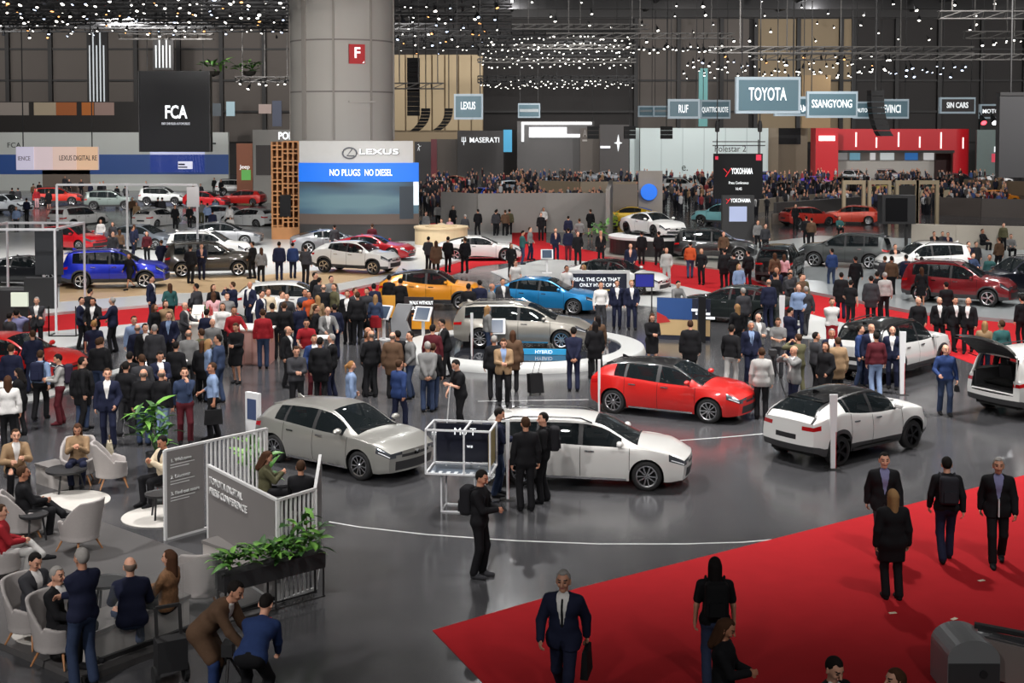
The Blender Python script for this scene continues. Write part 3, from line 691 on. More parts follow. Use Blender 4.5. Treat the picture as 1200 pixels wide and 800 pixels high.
def skel(pose):
    P = POSES[pose]; J = {}; pel = np.array((0, 0, .95))+np.array(P.get('pel', (0, 0, 0))); lx, ly = P.get('lean', (0, 0))
    up = np.array((lx, ly, 1.0 if abs(ly) < .5 else .62)); up /= np.linalg.norm(up); rt = np.array((1., 0, 0)); bk = np.cross(up, rt)
    J.update(pel=pel, up=up, rt=rt, bk=bk, chest=pel+up*.40, neck=pel+up*.555)
    for s, n in ((1, 'l'), (-1, 'r')):
        J['hip'+n] = pel+rt*.088*s; J['sh'+n] = pel+up*.478+rt*.185*s
        hand = np.array(P['h'+n]); J['el'+n], J['wr'+n] = ik(J['sh'+n], hand, .29, .255, (s*.6, .7, -.5))
        ft = np.array(P['f'+n], float); an = ft+(0, .03, .085); J['kn'+n], J['an'+n] = ik(J['hip'+n], an, .445, .435, (s*.15, -1, .1))
        J['ft'+n] = J['an'+n]-(0, .03, .085)
    hy, hp = R(P.get('hy', 0)), R(P.get('hp', 0)); hd = up*.4+np.array((0, 0, .6)); hd /= np.linalg.norm(hd)
    J['head'] = J['neck']+hd*.168+np.array((0, -math.sin(hp)*.05-.015, -.01))
    cy, sy, cp, sp = math.cos(hy), math.sin(hy), math.cos(hp), math.sin(hp)
    J['hm'] = np.array([[cy, -sy, 0], [sy, cy, 0], [0, 0, 1]])@np.array([[1, 0, 0], [0, cp, -sp*-1*-1], [0, sp, cp]])
    return J
def torso(p, J, g, fem=0):
    w_ = .95 if fem else 1.0
    hips = cap(p, J['hipl'], J['hipr'], .118+g); wst = cap(p, J['pel']+J['up']*.18+J['rt']*.05, J['pel']+J['up']*.18-J['rt']*.05, (.105 if fem else .118)+g)
    ch = cap(p, J['chest']+J['rt']*.085*w_-J['bk']*.005, J['chest']-J['rt']*.085*w_-J['bk']*.005, .118+g); 
    sh = un(.03, cap(p, J['neck']-J['up']*.045, J['shl']*.9+J['shr']*.1, .066+g*.6, .055+g), cap(p, J['neck']-J['up']*.045, J['shr']*.9+J['shl']*.1, .066+g*.6, .055+g))
    bel = cap(p, J['pel']+J['up']*.1, J['chest'], .11+g)
    return un(.07, hips, wst, ch, bel, sh)
def arms(p, J, g, frac=1.0, n='lr'):
    r_ = None
    for s in n:
        if frac <= .5:
            e = J['sh'+s]+(J['el'+s]-J['sh'+s])*frac*2; d = cap(p, J['sh'+s], e, .060+g, .055+g)
        else:
            wv = J['el'+s]+(J['wr'+s]-J['el'+s])*((frac-.5)*2); d = un(.02, cap(p, J['sh'+s], J['el'+s], .058+g, .046+g), cap(p, J['el'+s], wv, .046+g, .034+g))
        r_ = d if r_ is None else np.minimum(r_, d)
    return r_
def legs(p, J, g, cuff=0.0, frac=1.0):
    r_ = None
    for s in 'lr':
        a = J['kn'+s]+(J['an'+s]-J['kn'+s])*frac
        d = un(.03, cap(p, J['hip'+s], J['kn'+s], .088+g, .060+g), cap(p, J['kn'+s], a, .058+g, .042+g+cuff)); r_ = d if r_ is None else smin(r_, d, .015)
    return r_
def box_of(pts, m): pts = np.array(pts); return pts.min(0)-m, pts.max(0)+m
def hand_mesh(J, s, h):
    w_ = J['wr'+s]; d = w_-J['el'+s]; d /= np.linalg.norm(d); sg = 1 if s == 'l' else -1
    inn = J['pel']-w_; inn = inn-d*(inn@d); inn[2] *= .3; inn /= np.linalg.norm(inn)+1e-9   # palm faces the body
    sd = np.cross(d, inn)
    fwd = np.array((0, -1., 0)); sd = sd if sd@fwd > 0 else -sd                                # thumb side
    d2 = d*.93+inn*.36; d2 /= np.linalg.norm(d2)
    def fn(p):
        a, b = w_-d*.03, w_+d*.055
        q = un(.012, cap(p, w_-d*.05, w_+d*.01, .027), cap(p, a+sd*.014+d*.03, b+sd*.022, .019, .016), cap(p, a-sd*.014+d*.03, b-sd*.024, .019, .014), cap(p, a+d*.02, b, .020, .017))
        for k, (o, L) in enumerate(((.027, .066), (.009, .075), (-.010, .070), (-.027, .055))):
            r0 = w_+d*.06+sd*o; m_ = r0+d2*L*.55; e = m_+(d2*.55+inn*.75)*L*.5
            q = np.minimum(q, np.minimum(cap(p, r0, m_, .0095, .009), cap(p, m_, e, .009, .0075)))
        t0 = w_+d*.015+sd*.026; t1 = t0+(d*.6+sd*.75)*.038; t2 = t1+(d*.85+inn*.3+sd*.1)*.032
        return np.minimum(q, np.minimum(cap(p, t0, t1, .012, .011), cap(p, t1, t2, .0105, .008)))
    lo, hi = box_of([w_-d*.08, w_+d*.17, w_+inn*.09, w_+sd*.07, w_-sd*.06], .03); return snet(fn, lo, hi, h)
def head_local(p, J): return ((p-J['head'])@J['hm'])/1.07
def head_fn(J, fem):
    def fn(p):
        q = head_local(p, J); e = np.sqrt((q[:, 0]/.076)**2+((q[:, 1]-.004)/.097)**2+((q[:, 2]-.028)/.094)**2); d = (e-1)*.082
        jaw = cap(q, (0, -.012, -.02), (0, -.044, -.082), .064, .030 if fem else .036)
        d = smin(d, jaw, .03)
        nose = cap(q, (0, -.092, .022), (0, -.112, -.022), .008, .014); d = smin(d, nose, .012)
        brow = cap(q, (-.035, -.080, .036), (.035, -.080, .036), .010); d = smin(d, brow, .012)
        for s in (-1, 1):
            ear = np.maximum(cap(q, (s*.078, .012, .022), (s*.080, .016, -.024), .017), -(.094-np.abs(q[:, 0]))*-1+0); d = np.minimum(d, cap(q, (s*.078, .014, .020), (s*.077, .008, -.026), .013))
            d = -smin(-d, cap(q, (s*.033, -.100, .016), (s*.033, -.102, .014), .014), .010)
            d = smin(d, cap(q, (s*.036, -.066, -.02), (s*.036, -.066, -.022), .022), .02)
        d = smin(d, cap(q, (-.016, -.089, -.050), (.016, -.089, -.050), .009), .008)
        nk = cap(p, J['neck']-J['up']*.06, J['head']+(0, .02, -.06), .060 if not fem else .05, .052 if not fem else .044)
        return smin(d, nk, .02)
    return fn
def hair_fn(J, style):
    def fn(p):
        q = head_local(p, J); e = np.sqrt((q[:, 0]/.083)**2+((q[:, 1]-.008)/.104)**2+((q[:, 2]-.034)/.104)**2); d = (e-1)*.09
        face = np.maximum(q[:, 1]+.035+np.clip(.075-q[:, 2], -.1, .06)*-.0, -1)          # in front of the ears
        if style == 'fringe':
            cut = np.maximum(q[:, 2]-.05, -.10-q[:, 2]); return np.maximum(np.maximum(d, cut), -(q[:, 1]-.0))
        line = np.where(q[:, 1] < -.03, .085-(q[:, 2])+.25*(q[:, 1]+.095), np.where(q[:, 1] < .03, -.005-q[:, 2]+(.03-q[:, 1])*.9, -.062-q[:, 2]))
        d = np.maximum(d, line*.8)
        if style in ('long', 'tail'):
            L = .30 if style == 'long' else .0
            if L:
                bk_ = un(.03, cap(q, (0, .055, .02), (0, .075, -L+.06), .078, .06), cap(q, (.05, .02, .0), (.065, .03, -L+.1), .04, .03), cap(q, (-.05, .02, .0), (-.065, .03, -L+.1), .04, .03))
                d = smin(d, bk_, .02)
            else:
                d = np.minimum(d, un(.01, cap(q, (0, .10, .05), (0, .145, .02), .026, .03), cap(q, (0, .145, .02), (0, .14, -.14), .03, .012)))
        return d
    return fn
PME = {}
def pmesh(key, parts, mats=None, n=1):
    """joins vertex/face arrays into one cached mesh; mats gives a slot per face array"""
    if key in PME: return PME[key]
    vs, fs, mi, o = [], [], [], 0
    for k, (v, f) in enumerate(parts):
        vs.append(v); fs.append(f+o); o += len(v); mi += [0]*len(f)
    vs = np.concatenate(vs); fs = np.concatenate(fs)
    me = bpy.data.meshes.new(key[0]); me.vertices.add(len(vs)); me.vertices.foreach_set('co', vs.ravel())
    me.loops.add(fs.size); me.loops.foreach_set('vertex_index', fs.ravel().astype(np.int32))
    me.polygons.add(len(fs)); me.polygons.foreach_set('loop_start', np.arange(0, fs.size, 4, dtype=np.int32))
    me.update(calc_edges=True); me.polygons.foreach_set('use_smooth', [True]*len(fs))
    for _ in range(n): me.materials.append(None)
    PME[key] = me; return me
def body_mesh(pose, lod, fem):
    key = ('person', pose, lod, fem)
    if key in PME: return PME[key]
    J = skel(pose); h = (.026, .038, .05)[lod]; hh = (.008, .014, .024)[lod]
    def fn(p):
        d = un(.03, torso(p, J, -.012, fem), arms(p, J, -.006), legs(p, J, -.010))
        for s in 'lr': d = smin(d, cap(p, J['ft'+s]+(0, .03, .05), J['ft'+s]+(0, -.14, .03), .038, .028), .02)
        return smin(d, cap(p, J['neck']-J['up']*.06, J['neck']+J['up']*.03, .055), .03)
    pts = [J[k] for k in J if k not in ('up', 'rt', 'bk', 'hm', 'head')]; lo, hi = box_of(pts, .2)
    parts = [snet(fn, lo, hi, h)]
    c = J['head']; hv = snet(head_fn(J, fem), c-(.13, .15, .20), c+(.13, .15, .15), hh); parts.append(hv)
    for s in 'lr': parts.append(hand_mesh(J, s, (.007, .011, .016)[lod]))
    me = pmesh(key, parts, n=3)
    if lod < 2:
        a = len(parts[0][1]); f = hv[1]; q = head_local(hv[0][f].mean(1), J); mi = np.zeros(len(me.polygons), np.int32)
        eye = (np.abs(np.abs(q[:, 0])-.033) < .013) & (np.abs(q[:, 2]-.012) < .0085) & (q[:, 1] < -.06)
        brow = (np.abs(np.abs(q[:, 0])-.036) < .020) & (np.abs(q[:, 2]-.042) < .006) & (q[:, 1] < -.05)
        lip = (np.abs(q[:, 0]) < .024) & (np.abs(q[:, 2]+.050) < .008) & (q[:, 1] < -.06)
        mi[a:a+len(f)][eye | brow] = 1; mi[a:a+len(f)][lip] = 2; me.polygons.foreach_set('material_index', mi)
    return me
def part_mesh(name, pose, lod, fem, extra=''):
    key = (name, pose, lod, fem, extra)
    if key in PME: return PME[key]
    J = skel(pose); h = (.019, .030, .045)[lod]; up, rt, bk, pel = J['up'], J['rt'], J['bk'], J['pel']
    sit = POSES[pose].get('pel', (0, 0, 0))[2] < -.3
    loc = lambda p: np.stack([(p-pel)@rt, (p-pel)@bk, (p-pel)@up], 1)
    up_pts = [J[k] for k in ('pel', 'chest', 'neck', 'shl', 'shr', 'ell', 'elr', 'wrl', 'wrr')]; lo, hi = box_of(up_pts, .24)
    if name in ('jacket', 'coat', 'sweater', 'shirt', 'tee', 'dress'):
        g = {'jacket': .020, 'coat': .028, 'sweater': .014, 'shirt': .008, 'tee': .012, 'dress': .012}[name]
        hem = {'jacket': -.12, 'coat': -.32, 'sweater': -.06, 'shirt': -.02, 'tee': -.06, 'dress': -.42}[name]
        if sit: hem = max(hem, -.08)
        lo[2] -= .42 if name in ('coat', 'dress') else .1
        def fn(p):
            q = loc(p); d = torso(p, J, g, fem)
            if hem < -.1:
                d = smin(d, un(.05, cap(p, J['hipl'], J['knl']*.8+J['hipl']*.2, .105+g, .085+g), cap(p, J['hipr'], J['knr']*.8+J['hipr']*.2, .105+g, .085+g), cap(p, pel, (J['knl']+J['knr'])/2, .10+g)), .05)
            d = smin(d, arms(p, J, g, .34 if name == 'tee' else (.70 if extra == 'rolled' else .96)), .02)
            d = smin(d, cap(p, J['neck']-up*.05, J['neck']+up*.005, .066+g*.4), .02)
            d = np.maximum(d, np.maximum(hem-q[:, 2], q[:, 2]-.585))
            if name == 'jacket':
                vw = np.clip((q[:, 2]-.14)*.19, 0, .075); lw = np.clip((.02-q[:, 2])*.3, 0, .05); w_ = np.maximum(vw, lw)
                d = np.maximum(d, -np.maximum(np.abs(q[:, 0])-w_, q[:, 1]+.03))
            return d
    elif name == 'trousers':
        lo, hi = box_of([J[k] for k in ('pel', 'hipl', 'hipr', 'knl', 'knr', 'anl', 'anr')], .18); hi[2] = max(hi[2], pel[2]+.16)
        def fn(p):
            d = smin(legs(p, J, .012, .016, .97), cap(p, J['hipl'], J['hipr'], .124), .05); d = smin(d, cap(p, pel, pel+up*.1, .118), .05)
            return np.maximum(d, loc(p)[:, 2]-.10)
    elif name == 'skirt':
        lo, hi = box_of([J[k] for k in ('pel', 'hipl', 'hipr', 'knl', 'knr')], .2)
        def fn(p): return np.maximum(un(.08, cap(p, J['hipl'], J['knl'], .13, .12), cap(p, J['hipr'], J['knr'], .13, .12), cap(p, pel, pel+up*.1, .125)), np.maximum(loc(p)[:, 2]-.12, -.42-loc(p)[:, 2]))
    elif name == 'shirt_front':
        def fn(p):
            q = loc(p); d = torso(p, J, .009, fem); d = smin(d, cap(p, J['neck']-up*.04, J['neck']+up*.015, .066), .015)
            return np.maximum(np.maximum(d, np.abs(q[:, 0])-.10), np.maximum(q[:, 1]+.01, np.maximum(-.10-q[:, 2], q[:, 2]-.60)))
    elif name == 'tie':
        def fn(p):
            q = loc(p); d = torso(p, J, .017, fem); return np.maximum(np.maximum(d, np.abs(q[:, 0])-(.016+.03*np.clip(.5-q[:, 2], 0, .4))), np.maximum(q[:, 1]+.02, np.maximum(.0-q[:, 2], q[:, 2]-.53)))
    elif name == 'hair':
        c = J['head']; v = snet(hair_fn(J, extra), c-(.14, .15, .40 if extra == 'long' else .22), c+(.14, .24, .16), (.011, .017, .026)[lod]); return pmesh(key, [v])
    elif name == 'shoe':
        f0 = J['ft'+extra]; lo, hi = f0-(.09, .26, .03), f0+(.09, .14, .16); h = (.013, .02, .03)[lod]
        def fn(p):
            d = un(.02, cap(p, f0+(0, .045, .045), f0+(0, -.05, .045), .046, .048), cap(p, f0+(0, -.05, .038), f0+(0, -.165, .032), .046, .034))
            return np.maximum(d, f0[2]+.002-p[:, 2])
    return pmesh(key, [snet(fn, lo, hi, h)])
SKINS = [mat('skin_%d' % i, rgb(*c), .55, noise=.06, scale=30) for i, c in enumerate(((214, 160, 134), (200, 145, 118), (184, 126, 98), (96, 62, 46)))]
EYEM = mat('eye_dark', (.02, .014, .012), .3); LIPM = mat('lip', rgb(165, 95, 88), .5)
CW = {'K': ('black', (24, 24, 27)), 'N': ('navy', (30, 34, 56)), 'G': ('grey', (118, 118, 118)), 'D': ('dark grey', (56, 56, 60)), 'W': ('white', (222, 220, 218)),
      'B': ('blue', (42, 60, 104)), 'L': ('light blue', (130, 150, 184)), 'R': ('red', (150, 34, 42)), 'M': ('maroon', (84, 30, 38)), 'T': ('tan', (146, 120, 92)),
      'O': ('brown', (92, 70, 54)), 'E': ('teal', (48, 88, 88)), 'P': ('pink', (206, 160, 166)), 'Y': ('yellow', (204, 170, 70)), 'V': ('olive', (84, 82, 60)),
      'S': ('light grey', (168, 166, 164)), 'J': ('denim', (50, 62, 88)), 'A': ('orange', (178, 76, 40)), 'U': ('lavender', (120, 120, 156)), 'C': ('cream', (206, 190, 164))}
TOPW = {'s': ('jacket', 'suit'), 'c': ('coat', 'coat'), 'j': ('sweater', 'sweater'), 't': ('tee', 't-shirt'), 'h': ('shirt', 'shirt'), 'r': ('shirt', 'rolled-up shirt'), 'd': ('dress', 'dress')}
HAIRC = {'k': ((26, 22, 20), 'short'), 'b': ((64, 44, 30), 'short'), 'g': ((150, 146, 142), 'short'), 'o': ((120, 105, 95), 'fringe'), 'l': ((70, 45, 30), 'long'), 'y': ((148, 114, 76), 'long'),
         'n': ((24, 20, 20), 'long'), 'p': ((150, 108, 66), 'tail'), 'e': ((160, 120, 74), 'short')}
PHRASE = {'stand': 'standing', 'relax': 'relaxed', 'cross': 'with folded arms', 'phone': 'looking down', 'back': 'with hands behind back', 'chin': 'with hand on chin', 'gest': 'gesturing', 'photo': 'raising a camera',
          'walk': 'striding', 'stroll': 'walking', 'carry': 'carrying a bag', 'sit': 'seated', 'sitphone': 'seated looking down', 'sitlean': 'seated leaning forward', 'sitcross': 'seated with legs crossed', 'bend': 'bending', 'bend2': 'bending low', 'sweep': 'sweeping', 'lean': 'leaning forward'}
USED = {}; PEOPLE = []
def dirword(a):
    a %= 360
    return 'facing the camera' if a < 45 or a >= 315 else 'facing right' if a < 135 else 'facing away' if a < 225 else 'facing left'
def person(pos, pose='stand', face=0, style='s', top='K', leg='K', hair='k', label=None, zone='', lod=1, skin=None, ht=1.80, shirt='W', tie=None, shoe='K', z=0.0, topcol=None):
    fem = 1 if hair in 'lynp' else 0; sk = SKINS[skin if skin is not None else rnd.choice((0, 0, 1, 1, 2))]
    root = ob('person', body_mesh(pose, lod, fem)); root.location = (pos[0], pos[1], z); root.rotation_euler = (0, 0, R(face)); s = ht/1.80; root.scale = (s, s, s)
    for k, m_ in enumerate((sk, EYEM, LIPM)): root.material_slots[k].link = 'OBJECT'; root.material_slots[k].material = m_
    def kid(name, me, m_, label_=None):
        o = ob(name, me, None, root); o.material_slots[0].link = 'OBJECT'; o.material_slots[0].material = m_; 
        return o
    nm, word = TOPW[style]
    kid({'tee': 't_shirt'}.get(nm, nm), part_mesh(nm, pose, lod, fem, 'rolled' if style == 'r' else ''), topcol or cloth(*CW[top][1]))
    if style == 's' and lod < 2: 
        kid('shirt', part_mesh('shirt_front', pose, lod, fem), cloth(*CW[shirt][1]))
        if tie: kid('tie', part_mesh('tie', pose, lod, fem), cloth(*CW[tie][1]))
    if style != 'd':
        if leg.islower(): kid('skirt', part_mesh('skirt', pose, lod, fem), cloth(*CW[leg.upper()][1]))
        else: kid('trousers', part_mesh('trousers', pose, lod, fem), cloth(*CW[leg][1]))
    hc, hs = HAIRC[hair]; kid('hair', part_mesh('hair', pose, lod, fem, hs), cloth(*hc))
    if lod < 2:
        for s_ in 'lr': kid('shoe', part_mesh('shoe', pose, lod, fem, s_), cloth(*CW[shoe][1]))
    else:
        kid('shoes', pmesh(('shoes', pose, lod), [snet(lambda p, J=skel(pose): np.minimum(cap(p, J['ftl']+(0, .05, .05), J['ftl']+(0, -.15, .04), .05), cap(p, J['ftr']+(0, .05, .05), J['ftr']+(0, -.15, .04), .05)), np.minimum(skel(pose)['ftl'], skel(pose)['ftr'])-(.1, .25, .04), np.maximum(skel(pose)['ftl'], skel(pose)['ftr'])+(.1, .15, .14), .03)]), cloth(*CW[shoe][1]))
    lw = ' and %s skirt' % CW[leg.upper()][0] if leg.islower() else '' if style == 'd' else '' if leg == top else ' and %s trousers' % CW[leg][0]
    PEOPLE.append((root, label, 'person in %s %s%s' % (CW[top][0], word, lw), dirword(face), PHRASE[pose], zone)); return root
def label_people():
    """one label for every person: clothes, then pose, then direction, then order in the zone"""
    pend = {}
    for r_, lab, a, d, ph, zn in PEOPLE:
        if lab: tag(r_, lab, 'person', 'visitors')
        else: pend.setdefault((a, zn), []).append((r_, d, ph))
    def px(o): return o.location.x/o.location.y
    ordn = ['leftmost']+[w+' from left' for w in 'second third fourth fifth sixth seventh eighth ninth tenth eleventh twelfth'.split()]
    for (a, zn), L in pend.items():
        if len(L) == 1: tag(L[0][0], '%s, %s' % (a, zn), 'person', 'visitors'); continue
        sub = {}
        for r_, d, ph in L: sub.setdefault(ph, []).append((r_, d))
        for ph, M in sub.items():
            M.sort(key=lambda t: px(t[0]))
            for i, (r_, d) in enumerate(M):
                tag(r_, ('%s, %s, %s' % (a, ph, zn)) if len(M) == 1 else '%s, %s, %s, %s' % (a, ph, ordn[min(i, 11)] if i < len(M)-1 else 'rightmost', zn), 'person', 'visitors')
def crowd(zone, lines, lod=1, z=0.0, ht=1.78):
    for ln in lines.strip().split('\n'):
        t = ln.split()
        x, y = float(t[0]), float(t[1]); pose, face = t[2], float(t[3]); st, tp_, lg, hr = t[4][0], t[4][1], t[4][2], t[4][3]
        hgt = ht+rnd.uniform(-.05, .07)-(.10 if hr in 'lynp' else 0)
        if pose.startswith('sit'): hh = hgt*.755
        else: hh = hgt
        p = HD(x, y, hh+z)
        person(p, pose, face+rnd.uniform(-12, 12), st, tp_, lg, hr, None, zone, lod, ht=hgt, z=z, shirt=t[4][4] if len(t[4]) > 4 else 'W', tie=t[4][5] if len(t[4]) > 5 else None)
# ------------------------------------------------------------------ stands, screens, signs
def panel(name, x0, y0, x1, y1, D, m, label, cat, t=.3, ground=False, group=None, kind=None):
    a, b = V(x0, y0, D), V(x1, y1, D); z0 = 0 if ground else b.z
    o = MB().box((-(b.x-a.x)/2, -t/2, 0), ((b.x-a.x)/2, t/2, a.z-z0)).build(name, m, loc=((a.x+b.x)/2, D+t/2, z0))
    if label: tag(o, label, cat, group)
    if kind: o['kind'] = kind
    o['w'] = b.x-a.x; o['h'] = a.z-z0; o['t'] = t; o['D'] = D; return o
def on(o, px0, py0, px1, py1):
    """centre (local) and size of a photo rectangle on the front of a panel"""
    D = o['D']; a, b = V(px0, py0, D), V(px1, py1, D); return Vector(((a.x+b.x)/2-o.location.x, -o['t']/2-.012*max(1, D/60), (a.z+b.z)/2-o.location.z)), b.x-a.x, a.z-b.z
def words(o, s, px0, py0, px1, py1, m, bold=.0):
    c, w_, h_ = on(o, px0, py0, px1, py1); return text(s, h_*1.32, m, o, c, extrude=.01*max(1, o['D']/60), bold=bold, width=w_)
def patch(o, px0, py0, px1, py1, m, name, t=.04):
    c, w_, h_ = on(o, px0, py0, px1, py1); k = max(1, o['D']/60)
    return MB().box((-w_/2, -t*k, -h_/2), (w_/2, 0, h_/2)).build(name, m, o, c+Vector((0, .012*k, 0)))
def cables(o, xs, top=23.8):
    for x in xs: MB().box((x-.03, -.03, o['h']), (x+.03, .03, top-o.location.z)).build('cable', STEEL, o)
WHITE = glow(240, 242, 245, .55); LETW = glow(235, 238, 240, .8); BLACKS = mat('black_screen', rgb(9, 9, 13), .45, spec=.2); DGREY = plain(58, 58, 62, .6)
# FCA wall
wallw = mat('stand_white', rgb(206, 210, 206), .5)
f = panel('exhibition_wall', -30, 155, 268, 228, 152, wallw, 'long white and blue exhibition wall behind the left cars', 'wall', .6, True)
patch(f, -30, 181, 268, 204, mat('stand_blue', rgb(44, 86, 160), .5), 'blue_band'); words(f, 'FCA', 8.5, 167, 24.5, 173.5, plain(60, 64, 66))
patch(f, 176, 176, 240, 202, glow(196, 200, 232, .5), 'video_screen')
c_ = patch(f, 209, 189, 226, 198, glow(225, 226, 245, .6), 'car_picture', .06); patch(f, 209.5, 191.5, 217, 193.5, plain(50, 50, 70), 'caption_line', .08); patch(f, 209.5, 195, 220, 196.5, plain(50, 50, 70), 'caption_line', .08)
patch(f, 50, 199, 106, 226, plain(120, 106, 94), 'brown_doorway'); patch(f, 246, 167, 253, 169, plain(60, 64, 66), 'small_emblem')
s = panel('hanging_screen', 162, 83, 247, 178, 118, BLACKS, 'large black hanging screen with three white letters at left', 'screen', .8)
words(s, 'FCA', 193, 124, 219, 140, LETW, .02); words(s, 'FIAT CHRYSLER AUTOMOBILES', 189.5, 143.5, 222.5, 146.5, glow(190, 192, 200, .4)); cables(s, (-2.5, 2.5))
patch(s, 162, 83, 164, 178, STEEL, 'side_frame'); patch(s, 245, 83, 247, 178, STEEL, 'side_frame')
# LEXUS digital ribbon
b = panel('led_banner', 19, 172, 115, 199, 92, glow(214, 196, 200, .45), 'pale pink to orange led banner before the blue band', 'banner', .25)
patch(b, 62, 172, 90, 199, glow(220, 192, 180, .45), 'screen_tile'); patch(b, 90, 172, 115, 199, glow(222, 184, 152, .45), 'screen_tile'); patch(b, 19, 172, 40, 199, glow(206, 200, 220, .45), 'screen_tile')
tx = plain(52, 44, 50); t_ = words(b, 'LEXUS DIGITAL RE', 70, 182, 114, 188.5, tx); t_.location.y -= .08; t_ = words(b, 'IENCE', 21.5, 183, 36, 188.5, plain(130, 120, 130)); t_.location.y -= .08; cables(b, (-2.4, 2.4))
# LEXUS tower wall: a gently curved wall in front of the pillar
def lexus_wall():
    D = 84.0; a, c = V(350, 165, D), V(490, 165, D); Wd = c.x-a.x; r_ = 14.0; ha = math.asin(Wd/2/r_); cx = (a.x+c.x)/2; cy = D+r_*math.cos(ha)-.2
    root = thing('screen_wall', 'tall curved wall with white header and blue screen before pillar', 'wall', (cx, cy, 0))
    def band(name, py0, py1, m_, off, x0=350, x1=490):
        z1, z0 = V(0, py0, D).z, max(0, V(0, py1, D).z); b0, b1 = [-math.pi/2+math.asin((V(x, 0, D).x-cx)/r_) for x in (x0, x1)]
        mb = MB().lathe([(r_-.5, z0), (r_+off, z0), (r_+off, z1), (r_-.5, z1), (r_-.5, z0)], 28, (0, 0, 0), 'z', b0, b1); mb.f.append((0, 1, 2, 3)); n_ = len(mb.v); mb.f.append((n_-2, n_-3, n_-4, n_-5))
        return mb.build(name, m_, root)
    band('white_header', 165, 191, plain(186, 186, 184, .4), 0, 350, 484); bl = band('blue_banner', 190.5, 212.5, glow(10, 96, 200, .55), .10); band('plinth', 262, 290, plain(46, 44, 44, .3), .0)
    vm = bpy.data.materials.new('screen_video'); vm.use_nodes = True; nt = vm.node_tree; bs = nt.nodes['Principled BSDF']; tc = nt.nodes.new('ShaderNodeTexCoord'); mp = nt.nodes.new('ShaderNodeMapping')
    mp.inputs['Scale'].default_value = (.12, .12, .55); mp.inputs['Rotation'].default_value = (0, .12, 0); nz = nt.nodes.new('ShaderNodeTexNoise'); nz.inputs['Scale'].default_value = 1.1; nz.inputs['Detail'].default_value = 2
    rp = nt.nodes.new('ShaderNodeValToRGB'); e = rp.color_ramp.elements; e[0].position = .32; e[0].color = (*rgb(26, 34, 42), 1); e[1].position = .62; e[1].color = (*rgb(112, 158, 170), 1); k = rp.color_ramp.elements.new(.46); k.color = (*rgb(58, 110, 140), 1)
    nt.links.new(tc.outputs['Object'], mp.inputs[0]); nt.links.new(mp.outputs[0], nz.inputs[0]); nt.links.new(nz.outputs[0], rp.inputs[0]); nt.links.new(rp.outputs[0], bs.inputs['Emission Color']); bs.inputs['Emission Strength'].default_value = .55; bs.inputs['Base Color'].default_value = (.02, .02, .02, 1)
    band('video_screen', 212.5, 262, vm, .03); dk = band('dark_car_tail', 218, 256, glow(30, 38, 46, .4), .05, 468, 484); band('road_strip', 250, 262, glow(70, 58, 52, .4), .05)
    band('side_light', 206, 240, glow(210, 222, 230, .5), .06, 484, 490)
    def put(s, px0, py0, px1, py1, m_, par, off):
        xc = (V(px0, 0, D).x+V(px1, 0, D).x)/2-cx; z = V(0, (py0+py1)/2, D).z; wd = V(px1, 0, D).x-V(px0, 0, D).x; h_ = V(0, py0, D).z-V(0, py1, D).z; an = math.asin(xc/r_)
        text(s, h_*1.35, m_, par, (xc, -(r_*math.cos(an)+off), z), (math.pi/2, 0, an), width=wd, bold=.012)
    put('LEXUS', 422.3, 174.9, 467.8, 181.4, plain(70, 72, 76), root, .05); put('LEXUS', 421.5, 174.5, 467, 181, LETW, root, .10); put('NO PLUGS', 387, 198, 423, 206, LETW, bl, .18); put('NO DIESEL', 428, 198, 460, 206, LETW, bl, .18)  # offset dark copy paints an outline and shadow behind the header letters
    em = MB(); zc = V(0, 179, D).z; x0 = V(410.5, 0, D).x-cx; rr = .42
    em.tube([(x0+rr*1.05*math.cos(t), -(r_+.05), zc+rr*.8*math.sin(t)) for t in np.linspace(0, 2*math.pi, 25)], .05, 6, False); em.tube([(x0+.16, -(r_+.05), zc+.25), (x0-.16, -(r_+.05), zc-.17), (x0+.3, -(r_+.05), zc-.17)], .045, 6); em.build('emblem', plain(96, 98, 104, .3), root)
lexus_wall()
# wooden lattice tower beside it
def lattice():
    D = 85.0; a, c = V(318, 166, D), V(350, 281, D); Wd = c.x-a.x; H_ = a.z
    root = thing('lattice_tower', 'tall orange-brown wooden lattice tower left of the screen', 'tower', (a.x+Wd/2, D+.6, 0)); wm = mat('warm_timber', rgb(176, 122, 74), .6, noise=.2, scale=1.5); wd2 = mat('deep_timber', rgb(120, 78, 46), .6, noise=.2, scale=1.5)
    for k in range(6): x = -Wd/2+Wd*k/5; MB().box((x-.05, -.5, 0), (x+.05, .5, H_)).build('upright', wm, root)
    n = 26
    for k in range(n+1):
        z = H_*k/n; x0, x1 = (-Wd/2, Wd/2) if k % 3 == 0 else ((-Wd/2, -Wd/10) if k % 3 == 1 else (-Wd/10, Wd/2)); MB().box((x0, -.48, z-.04), (x1, .48, z+.04)).build('shelf', wm, root)
    MB().box((-Wd/2+.03, .46, 0), (Wd/2-.03, .52, H_)).build('back_panel', wd2, root); MB().box((-Wd/2, -.52, 0), (Wd/2, .5, .9)).build('base_panel', wm, root)
    MB().box((-.35, -.56, 1.6), (.35, -.5, 3.0)).build('dark_screen', BLACKS, root)
lattice()
o = panel('concrete_cabin', 296, 152, 345, 210, 128, plain(128, 126, 122), 'grey cabin block reading POP between wall and pillar', 'cabin', 2.0, True); words(o, 'POP', 326, 155, 343, 164, LETW, .03); patch(o, 300, 170, 318, 205, plain(42, 36, 34), 'doorway')
